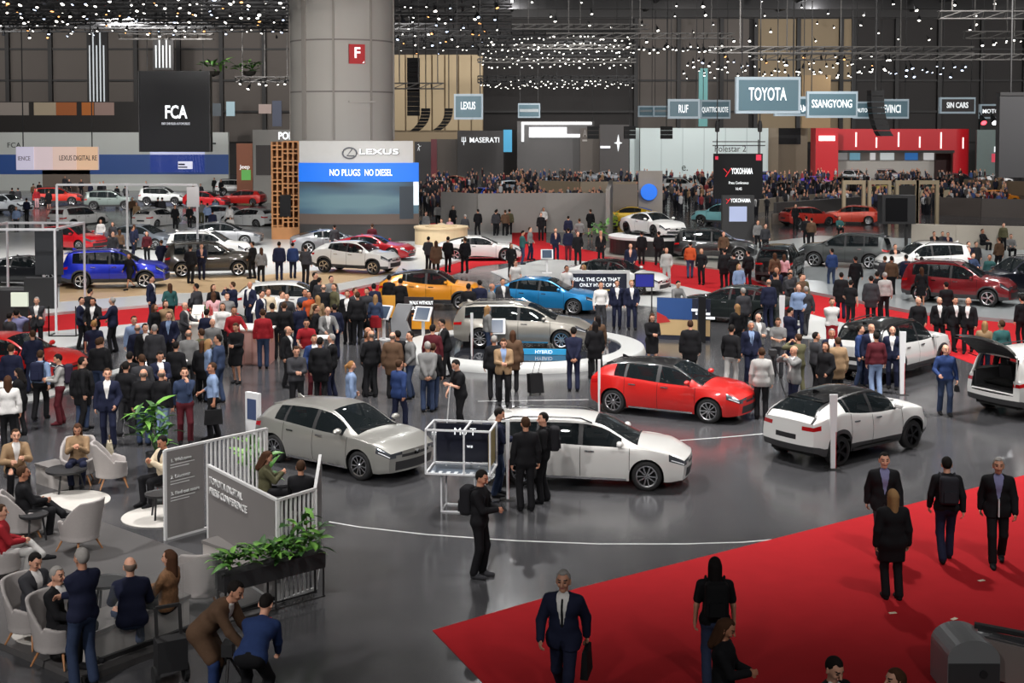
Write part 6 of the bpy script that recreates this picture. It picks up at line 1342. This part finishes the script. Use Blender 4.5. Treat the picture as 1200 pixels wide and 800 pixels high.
h = hero(48, 492, 'f', 'stroll', 178, 'h', 'L', 'K', 'b', 'person in light blue shirt with big navy backpack at left', 1.78); backpack(h, 'big navy backpack on the light blue shirt visitor', (34, 38, 62))
hero(168, 432, 'h', 'stand', 184, 'j', 'K', 'J', 'o', 'bald person in black jacket and jeans seen from behind', 1.78); hero(189, 432, 'h', 'relax', 160, 'j', 'K', 'L', 'o', 'bald person in black leather jacket and pale jeans', 1.78); hero(147, 423, 'h', 'stroll', 176, 'j', 'K', 'D', 'k', 'person in black jacket beside the navy suit, back turned', 1.8)
h = hero(892, 491, 'f', 'stand', 176, 's', 'S', 'K', 'b', 'person in light grey blazer seen from behind near the right', 1.82); h = hero(1107, 486, 'f', 'carry', -4, 'j', 'B', 'J', 'o', 'bald person in blue sweater and jeans walking with a camera', 1.82); bag(h, 'l', 'black camera hanging from the hand of the blue sweater', .16, .14, .12, pose='carry', name='camera')
h = hero(672, 458, 'f', 'back', 182, 'j', 'N', 'N', 'k', 'person in navy with hands behind back before the turntable', 1.80, lod=1); h = hero(700, 436, 'f', 'relax', 200, 'c', 'O', 'K', 'n', 'person in long brown headscarf and coat at the turntable edge', 1.72, lod=1); hero(697, 444, 'f', 'relax', 190, 'c', 'K', 'K', 'n', 'person in long black coat beside the brown headscarf', 1.70, lod=1)
for S_, lab, zz in ((S1, 'grey armchair of the dark grey blazer sitter', .09), (S2, 'grey armchair nearest the standing navy sweater', .09), (S3, 'grey armchair of the black sweater sitter at left', 0), (S4, 'grey armchair holding the tan jacket phone user', 0), (S5, 'grey armchair cut by the left edge under the red top', 0)):
    armchair(0, 0, math.degrees(S_.rotation_euler.z), lab, at=S_.location, z=zz)
for S_, lab in ((S6, 'dark low stool under the cream cardigan sitter'), (S7, 'dark low stool under the olive top sitter'), (S8, 'dark low stool under the black sweater behind board'), (S9, 'dark low stool under the tan jacket at left edge')):
    o = thing('stool', lab, 'stool', (S_.location.x, S_.location.y, 0), S_.rotation_euler.z); MB().lathe([(0, .34), (.21, .34), (.23, .37), (.21, .40), (0, .40)], 18).build('seat', plain(60, 56, 56), o, smooth=True)
    for k in range(4): t = .785+1.571*k; MB().tube([(.14*math.cos(t), .14*math.sin(t), .34), (.2*math.cos(t), .2*math.sin(t), 0)], .014, 6).build('leg', plain(120, 70, 60), o)
crowd('left edge crowd', '''
9 440 stand 190 jWKl
23 431 phone 260 cKKn
13 403 stand 185 sNKb
115 396 stand 178 jKJb
96 418 relax 110 jKKk
152 412 stand 180 jKKk
166 415 relax 200 jDKb
187 411 phone 20 sNKk
206 400 stand 180 sKKk
237 399 stand 175 cKKl
244 397 relax 120 jLJy
38 387 relax 200 sNNb
19 362 photo 190 jUKk
11 366 relax 150 jDKk
43 348 cross 10 sDKg
95 348 gest 80 sNKk
109 349 gest 10 sKKk
132 348 gest 280 sNKg
110 375 stroll 190 tNJe
118 395 stand 170 jKJb
101 338 lean 150 jKKk
177 323 stand 90 sNNk
''')
crowd('at bar counter', '''
199 332 relax 200 jEKl
230 332 relax 250 jDKk
228 340 sit 10 dKKb
250 333 relax 40 jKKl
250 342 relax 180 jPWl
273 330 photo 250 sNNb
293 330 relax 340 sNNo
266 343 relax 10 jGDb
261 355 relax 0 jWKl
274 359 gest 40 jRKb
198 365 relax 5 sNKbL
216 354 gest 80 sDDo
181 356 relax 60 jKKl
194 352 relax 40 jTKl
242 362 relax 160 sNNk
249 373 relax 10 jGDo
221 386 stand 190 sGDo
236 385 relax 220 jVKb
256 392 relax 260 jJJk
161 380 stand 180 sNKo
170 379 relax 20 sKKk
181 380 stand 182 sDDg
277 378 phone 350 dKKb
157 370 relax 30 jLKb
''')
crowd('left-centre crowd', '''
314 338 relax 30 jCKb
330 341 gest 90 jWTb
336 343 relax 350 jDKk
306 340 stand 80 sNNk
308 362 stand 200 jRJb
319 355 stand 184 jKKk
333 354 stand 178 jKDb
351 354 relax 220 sNNk
357 338 relax 20 jJKk
361 341 relax 40 jAKk
372 346 relax 200 jTKy
379 333 stand 186 sKKo
392 332 relax 300 jVKb
388 323 relax 20 jGKk
374 325 stand 150 jDKk
369 319 relax 60 jKKk
370 357 relax 80 jKKb
382 358 lean 30 sGGo
392 356 stand 200 sNNk
359 372 lean 0 tRSk
407 340 relax 2 sKKb
419 342 stand 176 sKKb
430 337 relax 330 jDKk
438 332 stand 180 sNKk
416 337 relax 40 sDKb
440 345 stand 180 jJry
337 382 relax 60 sKKo
347 405 phone 10 jDKb
368 392 gest 20 sBMb
375 395 stand 180 cKKk
389 391 gest 280 sKNg
429 389 phone 110 sDDb
435 387 relax 200 jKKo
431 383 relax 40 jDKo
411 423 relax 100 jLJp
456 322 stand 170 jKKk
469 326 relax 190 jKKk
''')
crowd('near orange board', '''
562 328 relax 190 sNNk
576 332 relax 80 sGDo
589 326 stand 30 sDKk
549 332 stand 175 cKKk
571 358 relax 120 jGJy
524 373 lean 280 sKKk
507 380 stand 160 jMKk
481 388 relax 290 jGJk
460 389 stand 182 cOKo
466 387 relax 210 jKKk
501 400 back 184 sGJg
507 402 relax 170 jKJb
467 421 stroll 130 sBNb
579 393 stand 182 sKKg
590 396 phone 350 sTKbL
601 387 stand 176 cOKl
''')
crowd('behind blue liftback', '''
664 311 relax 20 tWDk
684 310 gest 300 tWRy
704 330 relax 5 hWDb
723 328 stand 350 sNNb
740 328 relax 10 sNNe
764 367 phone 10 dKKl
809 375 stand 180 cKKb
792 328 lean 20 jGDk
604 305 relax 20 tWDb
''')
crowd('right of dark sedan', '''
871 337 stand 182 sDKg
864 356 relax 200 jKKy
857 380 stroll 160 jKSk
880 376 stand 4 sNNgLN
888 367 phone 20 sGDo
901 327 stand 190 sNNo
908 319 relax 150 sKKk
925 319 phone 20 jDKk
939 321 relax 30 jOKb
936 333 relax 350 jLNo
945 335 stroll 190 jDDg
975 349 back 0 tWRb
912 372 phone 350 tGDb
925 360 phone 120 sNNk
936 391 photo 200 jVVb
931 405 photo 290 sGNo
956 389 gest 100 jDKk
975 385 relax 330 sNKg
982 395 stand 190 cTKb
968 401 relax 300 cKKl
1008 381 relax 70 jBJk
1021 379 relax 10 sNNo
1027 389 stand 186 jMLk
1046 382 relax 350 sNNo
''')
crowd('on right carpet', '''
986 319 stand 176 cKNk
997 328 relax 150 tKKk
1021 323 stand 182 cDKk
1037 319 stand 178 jSKg
1028 318 stand 180 jKKk
1076 348 relax 0 jKKo
1101 348 relax 350 sKKo
1109 330 stand 182 sKKk
1119 347 stroll 0 sKKk
1135 348 stroll 340 sKKo
1154 376 relax 150 jTJy
1174 375 relax 190 jEKb
1198 346 stand 200 jKKk
1080 313 relax 180 dKKl
''')
crowd('on curved-screen stand', '''
327 283 stand 182 sNNk
343 284 stand 178 sBNk
358 287 relax 176 jDKk
306 290 relax 190 jGKl
152 296 walk 340 dKKl
223 287 relax 170 sKKk
236 285 phone 10 sNNb
296 283 relax 250 jKKk
132 271 relax 30 jDKk
140 269 stand 190 jOKl
155 265 relax 100 sNNk
172 271 relax 10 jMKl
189 281 relax 200 sNNb
118 257 relax 5 jWLl
436 262 relax 180 jMKb
392 263 stand 190 jDKk
502 277 relax 150 sDKk
511 282 stand 180 cOKl
525 277 relax 170 jKKk
545 278 relax 200 sKKb
496 253 sit 20 jGKb
517 256 sit 350 jCKb
527 255 sit 10 jPKy
''', 2, .12)
crowd('on middle carpet', '''
582 245 stand 180 jKKk
592 246 relax 190 jOKb
597 245 stand 170 jVKk
634 249 stand 10 jKKk
637 243 relax 0 jWKk
666 253 stand 180 sNKk
679 256 relax 190 jGKb
651 267 relax 20 sNNb
666 267 stand 180 sNMk
677 271 relax 10 jKKb
704 270 relax 0 sKKo
692 245 relax 180 dKKb
612 270 phone 100 jEJk
621 266 relax 60 jGNb
599 285 relax 20 jKKl
573 236 relax 0 sOGb
550 241 stand 180 jKKk
560 245 relax 190 jKKk
581 246 stand 170 jDKk
531 241 relax 0 jKKk
545 251 relax 200 jDKg
499 248 relax 40 jGKb
513 238 stand 180 jSKb
616 232 relax 0 jKKk
631 232 relax 10 jDKk
651 235 relax 350 jGKb
657 236 relax 0 sKKk
677 235 relax 0 sKKk
683 237 relax 20 jKKk
752 271 stand 180 jKKk
772 271 relax 182 jKKk
739 285 relax 0 sNNb
781 290 relax 5 jSSo
809 283 stroll 180 jAJk
822 291 relax 350 jKKy
849 291 stand 180 cKKk
860 296 relax 170 jKKk
866 309 relax 10 jLKy
877 293 relax 190 jKKk
848 271 relax 0 jOKb
''', 2)
crowd('on right grey stand', '''
975 291 relax 180 jBJk
1003 300 stroll 200 jKKk
1062 298 stand 182 sNNk
1049 286 relax 0 sKKk
1080 301 relax 180 jDKk
1037 300 relax 150 sDKb
1045 300 stand 180 jOKk
1135 283 relax 0 sNNk
1144 283 relax 20 jDKb
1160 298 relax 320 jEKk
1141 296 sit 20 jJKb
1095 271 sit 0 sKKk
1105 271 sit 20 jDKb
1111 272 sit 340 sNKk
1176 261 stand 0 jVKb
1152 268 sit 20 jKKk
1171 278 relax 200 jOKb
1185 274 sit 0 jGKb
908 296 stand 180 jOKl
919 298 stand 178 jPKl
910 313 relax 20 sNKo
926 315 relax 0 jDKk
941 321 relax 30 jVKb
932 239 relax 10 jKKk
984 253 sit 0 jEKk
945 253 stand 180 jKKk
951 255 relax 170 jOKk
897 262 relax 0 jDKk
888 258 relax 20 jGKb
''', 2, .0)
crowd('among far left cars', '''
14 220 relax 180 jKKk
21 220 relax 200 jDKk
39 215 stand 180 jOKk
46 213 relax 190 jKKk
43 221 stand 0 jRPb
57 222 stand 180 dKKb
19 242 relax 10 jLDb
31 232 relax 180 jNKk
76 206 stand 0 jDKk
81 210 relax 0 jKKk
95 210 relax 20 jKKk
106 214 relax 0 jNKk
117 213 stand 0 jKKk
121 212 stand 10 jDKk
137 217 relax 180 jKKk
147 217 relax 170 jDKk
171 212 stand 0 jKKk
226 215 relax 0 jKKk
235 215 relax 10 jDKk
251 208 stand 0 jKKk
259 210 relax 0 jKKk
185 231 relax 180 jKKk
190 231 relax 190 jDKk
205 240 relax 20 jKKk
222 240 relax 0 jKKk
236 235 relax 200 jGVb
243 238 relax 180 jLKk
252 233 stand 180 jLDg
249 246 stand 178 jNKk
269 240 stand 170 jWKk
270 252 relax 180 jSGg
296 237 relax 200 jMKl
155 231 stand 10 jOKk
160 237 stand 20 jTKl
132 260 relax 0 jDKl
157 263 relax 180 jNKl
''', 2)
for (x, y, lab, col, nm) in ((628, 462, 'black trolley suitcase standing behind the red hatchback', (24, 24, 26), 'suitcase'),):
    a = G(x, y); o = thing(nm, lab, 'suitcase', a, R(25)); MB().hexa([(-.2, -.12, .05), (.2, -.12, .05), (.2, .12, .05), (-.2, .12, .05), (-.19, -.02, .58), (.19, -.02, .58), (.19, .2, .56), (-.19, .2, .56)]).build('shell', cloth(*col), o)
    for sx in (-.15, .15): MB().lathe([(0, -.015), (.03, -.015), (.03, .015), (0, .015)], 10, (sx, .05, .03), 'x').build('wheel', TYRE, o); MB().tube([(sx*.6, .1, .5), (sx*.6, -.15, .95)], .01, 6).build('handle_tube', CHROME, o)
    MB().tube([(-.09, -.15, .95), (.09, -.15, .95)], .014, 6).build('handle', BLACKPL, o)
a = G(131, 563); o = thing('handbag', 'patterned handbag resting on the empty armchair seat', 'handbag', (a.x-.05, a.y+.05, .575), R(110)); MB().hexa([(-.2, -.08, 0), (.2, -.08, 0), (.2, .08, 0), (-.2, .08, 0), (-.16, -.04, .24), (.16, -.04, .24), (.16, .04, .24), (-.16, .04, .24)]).build('bag_body', mat('python_print', rgb(170, 160, 138), .7, noise=.5, scale=24), o); MB().tube([(-.09, 0, .24), (-.08, 0, .36), (.08, 0, .36), (.09, 0, .24)], .012, 6).build('handle', plain(90, 70, 50), o)
a = G(905, 472); o = thing('camera_tripod', 'black camera tripod among the photographers on the right', 'tripod', a)
for k in range(3): t = 2.1*k; MB().tube([(0, 0, 1.25), (.42*math.cos(t), .42*math.sin(t), 0)], .016, 6).build('leg', STEEL, o)
MB().box((-.09, -.14, 1.28), (.09, .12, 1.44)).build('camera', BLACKPL, o); MB().box((-.05, -.05, 1.2), (.05, .05, 1.3)).build('head', BLACKPL, o)
a = G(200, 800); o = thing('camera_trolley', 'black folded camera trolley before the bench', 'trolley', a, .5)
for sx in (-.2, .2): MB().lathe([(0, -.03), (.13, -.03), (.13, .03), (0, .03)], 16, (sx, 0, .13), 'x').build('wheel', TYRE, o); MB().bar((sx*.8, 0, .13), (sx*.8, .12, 1.0), .04).build('frame_tube', STEEL, o)
MB().box((-.2, -.14, .2), (.2, .1, .62)).build('bag', BLACKPL, o); MB().bar((-.16, .12, 1.0), (.16, .12, 1.0), .04).build('handle', STEEL, o)
a = G(306, 822); o = thing('walking_stick', 'black stick with red handle beside the low bending blue jacket', 'stick', a); MB().tube([(0, 0, 0), (.10, .05, .92)], .016, 8).build('shaft', BLACKPL, o); MB().tube([(.10, .05, .92), (.115, .055, 1.08)], .026, 8).build('handle', plain(180, 44, 40), o)
a = G(268, 822); o = thing('camera_tripod', 'low black tripod under the hands of the tweed jacket', 'tripod', a)
for k in range(3): t = 2.1*k+.6; MB().tube([(0, 0, .62), (.34*math.cos(t), .34*math.sin(t), 0)], .018, 6).build('leg', STEEL, o)
MB().box((-.07, -.10, .62), (.07, .12, .78)).build('camera', BLACKPL, o); MB().tube([(0, 0, .7), (-.25, .2, .5)], .012, 6).build('pan_handle', CHROME, o)
label_people()
# the crowds too far to count
def free(p):
    for c in CARPOS:
        if (c[0]-p.x)**2+(c[1]-p.y)**2 < 6.5: return False
    for a, b, t in WALLS:
        d = b-a; q = max(0, min(1, (Vector((p.x, p.y))-a).dot(d)/max(d.dot(d), 1e-6)))
        if (a+d*q-Vector((p.x, p.y))).length < t+.4: return False
    return True
CARPOS = [tuple(o.location) for o in COL.objects if o.parent is None and o.name.startswith('car') and o.get('category') == 'car']
WALLS = []
for o in COL.objects:
    if o.get('w') and o.location.z < .5: WALLS.append((Vector((o.location.x-o['w']/2, o.location.y)), Vector((o.location.x+o['w']/2, o.location.y)), o['t']))
WALLS += LOWW
def far_crowd():
    m = MB(); mi = []
    zones = [(492, 620, 197, 230, 170), (600, 700, 197, 230, 170), (700, 840, 197, 228, 170), (830, 960, 197, 230, 170), (960, 1180, 197, 228, 330)]
    for x0, x1, y0, y1, n in zones:
        for _ in range(n):
            for _t in range(12):
                p = HD(rnd.uniform(x0, x1), rnd.uniform(y0, y1), 1.75)
                if free(p): break
            else: continue
            s = rnd.uniform(.94, 1.05); a = rnd.uniform(0, 6.28); c, s_ = math.cos(a), math.sin(a); b = len(m.v); f0 = len(m.f)
            for lx in (-.09, .09): m.lathe([(.0, .02), (.07, .02), (.06, .1), (.085, .5), (.10, .95)], 6, (lx, 0, 0))
            f1 = len(m.f); m.lathe([(.10, .85), (.19, .95), (.20, 1.15), (.24, 1.38), (.17, 1.48), (.06, 1.53)], 8)
            for lx in (-.25, .25): m.tube([(lx*.9, 0, 1.42), (lx*1.1, .02, 1.15), (lx, -.1, .92)], [.06, .05, .04], 5)
            f2 = len(m.f); m.lathe([(.0, 1.52), (.07, 1.56), (.09, 1.65), (.078, 1.74), (0, 1.79)], 7); mi += [0]*(f1-f0)+[1]*(f2-f1)+[2]*(len(m.f)-f2)
            m.v[b:] = [(p.x+(v[0]*c-v[1]*s_*.6)*s, p.y+(v[0]*s_+v[1]*c*.6)*s, v[2]*s) for v in m.v[b:]]
    mt = bpy.data.materials.new('crowd_clothes'); mt.use_nodes = True; nt = mt.node_tree; g = nt.nodes.new('ShaderNodeNewGeometry'); r_ = nt.nodes.new('ShaderNodeValToRGB'); r_.color_ramp.interpolation = 'CONSTANT'
    es = r_.color_ramp.elements; pal = [(0, (28, 28, 32)), (.34, (40, 42, 62)), (.56, (62, 56, 54)), (.68, (90, 84, 80)), (.78, (190, 190, 192)), (.86, (120, 40, 44)), (.91, (60, 80, 130)), (.96, (150, 120, 90))]
    es[0].color = (*rgb(*pal[0][1]), 1); es[1].position = pal[1][0]; es[1].color = (*rgb(*pal[1][1]), 1)
    for q, c in pal[2:]: e = es.new(q); e.color = (*rgb(*c), 1)
    nt.links.new(g.outputs['Random Per Island'], r_.inputs[0]); nt.links.new(r_.outputs[0], nt.nodes['Principled BSDF'].inputs['Base Color']); nt.nodes['Principled BSDF'].inputs['Roughness'].default_value = .9
    o = m.build('crowd', [cloth(30, 30, 36), mt, SKINS[1]]); o.data.polygons.foreach_set('material_index', np.array(mi, np.int32)[:len(o.data.polygons)]); tag(o, 'distant crowd of small dark figures between the far stands', 'crowd', kind='stuff')
far_crowd()
# ------------------------------------------------------------------ lighting rigs
TRUSSM = mat('truss_alu', rgb(96, 94, 92), .5, metal=.6); TRUSSD = mat('truss_dark', rgb(30, 30, 32), .6); LENS = glow(255, 250, 240, 7.0); LENS.cycles.emission_sampling = 'NONE'
LENS2 = glow(210, 226, 255, 5.0); LENS2.cycles.emission_sampling = 'NONE'; LENSW = glow(255, 180, 110, 3.0); LENSW.cycles.emission_sampling = 'NONE'
LENSOFF = mat('unlit_lens', rgb(60, 62, 68), .2); CANM = mat('lamp_can', rgb(22, 22, 24), .6)
def lamp_mesh(r_, lens):
    key = ('spotlight', r_, lens.name)
    if key in PME: return PME[key]
    m = MB().lathe([(0, .55*r_/.18), (r_*.6, .55*r_/.18), (r_, .1), (r_, 0), (r_*.86, 0)], 8); nf = len(m.f); m.lathe([(r_*.86, .01), (0, .01)], 8); n2 = len(m.f); m.bar((0, 0, .4*r_/.18), (0, 0, r_*5), r_*.3)
    me = mesh('spotlight', m.v, m.f); me.materials.append(CANM); me.materials.append(lens)
    for k, p in enumerate(me.polygons): p.material_index = 1 if nf <= k < n2 else 0
    PME[key] = me; return me
NTH = 'first second third fourth fifth sixth seventh eighth ninth tenth eleventh twelfth thirteenth fourteenth fifteenth sixteenth seventeenth eighteenth nineteenth twentieth'.split()+['twenty-first', 'twenty-second', 'twenty-third', 'twenty-fourth']
def truss(x0, x1, py, D, label, m=None, h_=.45, drop=True):
    a, b = V(x0, py, D), V(x1, py, D); L = b.x-a.x; o = thing('truss', label, 'truss', (a.x, D, a.z), group='ceiling trusses'); m = m or TRUSSD; t = max(.07, .0009*D)
    for y, z in ((-h_/2, 0), (h_/2, 0), (-h_/2, h_), (h_/2, h_)): MB().box((0, y-t/2, z-t/2), (L, y+t/2, z+t/2)).build('chord', m, o)
    br = MB(); n = max(4, int(L/1.2))
    for k in range(n): br.bar((L*k/n, -h_/2, 0), (L*(k+1)/n, -h_/2, h_), t*.7); br.bar((L*k/n, -h_/2, h_), (L*k/n, h_/2, 0), t*.7)
    br.build('bracing', m, o)
    if drop:
        for q in (.12, .5, .88): MB().box((L*q-.04, -.04, h_), (L*q+.04, .04, max(h_+.5, 26-a.z))).build('hanger', m, o)
    return o
STUFF = MB(); STUFFL = []
def lamps(x0, x1, py, D, n, r_, label, group, lens=None, stuff=False, jy=4.5):
    for k in range(n):
        px = x0+(x1-x0)*(k+rnd.uniform(.1, .9))/n; p = V(px, py+rnd.uniform(-jy, jy), D+rnd.uniform(-2, 2)); ln = lens or rnd.choice((LENS, LENS, LENS, LENS2, LENSW, LENSOFF))
        ax = (rnd.uniform(.25, .75), rnd.uniform(-.4, .4), 0); rr = r_*rnd.choice((.5, .55, .6, .7, .8, .95))
        if stuff: STUFFL.append((p, ax, rr)); continue
        o = bpy.data.objects.new('spotlight', lamp_mesh(round(rr, 3), ln)); COL.objects.link(o); o.location = p; o.rotation_euler = (-ax[0], ax[1], 0); tag(o, '%s, %s from left' % (label, NTH[k]), 'spotlight', group)
# A: rig over the left stand
ORD = ('first', 'second', 'third', 'fourth', 'fifth', 'sixth', 'seventh', 'eighth', 'ninth', 'tenth')
for k, (y, D) in enumerate(((1, 72), (6, 76), (11, 80), (16, 84), (20, 88), (24, 92), (28, 97), (32, 102), (36, 107), (40, 112))):
    truss(-20, 338, y-3, D, '%s dark truss of the left rig, counted from the camera' % ('first', 'second', 'third', 'fourth', 'fifth', 'sixth', 'seventh', 'eighth', 'ninth', 'tenth')[k]); lamps(-5, 338, y+1, D, 17 if k < 8 else 13, .14, 'spotlight hanging in the %s row of the left rig' % ORD[k], 'left rig spotlights')
# B: right of the pillar
for k, (y, D) in enumerate(((8, 96), (18, 102), (28, 110), (37, 118), (45, 126), (52, 134), (59, 142))):
    truss(463, 600, y-3, D, '%s dark truss of the rig right of the pillar' % ('first', 'second', 'third', 'fourth', 'fifth', 'sixth', 'seventh')[k]); lamps(464, 585, y+1, D, 9, .16, 'spotlight in the %s row of the rig right of pillar' % ORD[k], 'middle rig spotlights')
# C: far centre
for k, (y, D) in enumerate(((44, 150), (52, 156), (60, 162), (68, 168), (76, 174), (96, 180), (100, 176))):
    truss(560, 745, y-3, D, '%s far truss of the centre rig' % ('first', 'second', 'third', 'fourth', 'fifth', 'sixth', 'seventh')[k], TRUSSM if k in (2, 4) else None); lamps(562, 742, y+1, D, 46 if k > 4 else 30, .16, '', '', stuff=True, jy=3)
# D/E: right
t = truss(640, 860, 45, 120, 'long pale truss slanting over the centre', TRUSSM); lamps(735, 858, 58, 118, 22, .2, 'spotlight hanging below the pale centre truss', 'centre truss spotlights', LENS)
truss(600, 760, 34, 130, 'pale far truss above the centre rig', TRUSSM); truss(830, 1140, 62, 100, 'long pale truss above the largest hanging sign', TRUSSM); truss(880, 1230, 70, 108, 'long pale truss above the red wall', TRUSSM); truss(1100, 1230, 22, 80, 'pale truss in the upper right corner', TRUSSM); truss(1130, 1230, 45, 88, 'second pale truss below the upper right one', TRUSSM); truss(276, 345, 96, 120, 'short pale truss left of the pillar', TRUSSM); truss(140, 250, 46, 116, 'pale truss above the big black left screen', TRUSSM, drop=True); truss(461, 520, 104, 108, 'short truss behind the tall column speaker', TRUSSM)
lamps(278, 342, 101, 120, 6, .2, 'spotlight hanging below the short truss left of pillar', 'short truss spotlights', LENS)
for y, D in ((70, 104), (75, 106), (80, 108), (85, 110), (88, 112)): lamps(800, 1045, y, D, 17, .14, 'spotlight in the %s row above the largest hanging sign' % ('upper' if D < 105 else 'lower'), 'right rig spotlights', stuff=D > 107)
for y, D in ((82, 104), (87, 106)): lamps(1040, 1136, y, D, 8, .16, 'bluish spotlight in the %s row above the brown-black sign' % ('upper' if D < 105 else 'lower'), 'right rig spotlights', LENS2)
lamps(1150, 1198, 50, 86, 6, .14, 'spotlight below the upper right trusses', 'upper right spotlights', LENS)
for q_, y in enumerate((6, 16, 26, 36, 48)): lamps(610, 1190, y, 130+y, 9, .22, 'round lamp in the %s high row under dark ceiling' % ORD[q_], 'high ceiling lamps', LENS, jy=4)
for k in range(9):  # unseen lamp rows above the view, added for sparkles on roofs and floor
    for j in range(19): STUFFL.append((Vector((-12+3.1*j+rnd.uniform(-1, 1), 46+4.0*k+rnd.uniform(-1, 1), 15.2+rnd.uniform(0, .3))), (rnd.uniform(.3, .8), rnd.uniform(-.3, .3), 0), .15))
for k in range(9):  # nearer unseen rows, added for the same glints
    for j in range(16): STUFFL.append((Vector((-20+2.6*j+rnd.uniform(-.8, .8), 24+4.2*k+rnd.uniform(-1, 1), 13.6+rnd.uniform(-.2, .2))), (rnd.uniform(-.3, .3), rnd.uniform(-.3, .3), 0), .12))
m = MB(); li = []
for p, ax, rr in STUFFL:
    b = len(m.v); f0 = len(m.f); m.lathe([(0, .3), (rr*.6, .3), (rr, .05), (rr, 0)], 6); f1 = len(m.f); m.lathe([(rr*.9, .01), (0, .01)], 6); li += list(range(f1, len(m.f)))
    e = Euler((-ax[0], ax[1], 0)).to_matrix(); m.v[b:] = [tuple(p+e@Vector(v)) for v in m.v[b:]]
o = m.build('spotlight', [CANM, LENS]); tag(o, 'far dense field of tiny white spotlights over the centre and right', 'spotlights', kind='stuff')
for k in li: o.data.polygons[k].material_index = 1
# striped tall lamps and other wall fittings
for (x, lab) in ((115, 'tall dark column with vertical light strips on the left wall'), (192, 'short dark column with light strips above the black screen')):
    y0, y1 = ((36, 122) if x == 115 else (46, 82)); a = V(x, y1, 190); o = thing('light_column', lab, 'column', (a.x, 190, a.z)); h_ = V(x, y0, 190).z-a.z; wd = 24*190/F_PX
    MB().box((-wd/2, -.2, 0), (wd/2, .4, h_)).build('backing', STEEL, o)
    for k in range(5): xx = -wd*.35+wd*.17*k; MB().box((xx-.08, -.35, .3), (xx+.08, -.2, h_*(.98 if k % 2 else .8))).build('light_strip', glow(190, 196, 200, .5), o)
for (x0, x1, y0, y1, c, lab) in ((249, 259, 121, 136, (70, 78, 84), 'small dark notice board left on the hall wall'), (265, 275, 119, 136, (150, 176, 186), 'small glowing notice board right on the hall wall'), (303, 318, 122, 133, (150, 132, 126), 'small pale notice high left of the pillar'), (319, 330, 118, 148, (60, 66, 84), 'narrow dark blue poster left of the pillar')):
    panel('notice_board', x0, y0, x1, y1, 196, glow(*c, .25), lab, 'notice', .3)
o = panel('balcony', -30, 119, 165, 154, 175, plain(52, 48, 46), 'dark balcony strip with orange-lit posters above the white wall', 'balcony', 2.0, True)
for (x0, x1, c) in ((0, 34, (150, 140, 132)), (40, 66, (176, 160, 136)), (66, 90, (168, 96, 52)), (96, 110, (190, 110, 50)), (111, 134, (160, 132, 122))): patch(o, x0, 120, x1, 135, glow(*c, .22), 'lit_poster', .05)
panel('wall_banner', 819, 80, 829, 148, 196, plain(96, 160, 160), 'narrow turquoise vertical banner on the right hall wall', 'banner', .3)
for px_, c_, lab in ((1153, (220, 60, 70), 'small red hanging lamp above the grey-green wall'), (1166, (240, 240, 245), 'small white hanging lamp above the grey-green wall')):
    o = ob('hanging_lamp', lamp_mesh(.3, glow(*c_, 6.0)), None, None, V(px_, 144, 118), (-.9, 0, 0)); tag(o, lab, 'lamp')
for px_ in (250, 292): 
    a = V(px_, 86, 185); o = thing('hanging_plant', 'green leafy hanging plant high on the wall, %s of two' % ('left' if px_ == 250 else 'right'), 'plant', a); MB().lathe([(0, -.5), (.8, -.2), (1.0, .3), (0, .3)], 10).build('basket', plain(60, 56, 50), o); foliage(o, (0, 0, .2), 30, 1.6, 1.0, 1.4, 5.0)
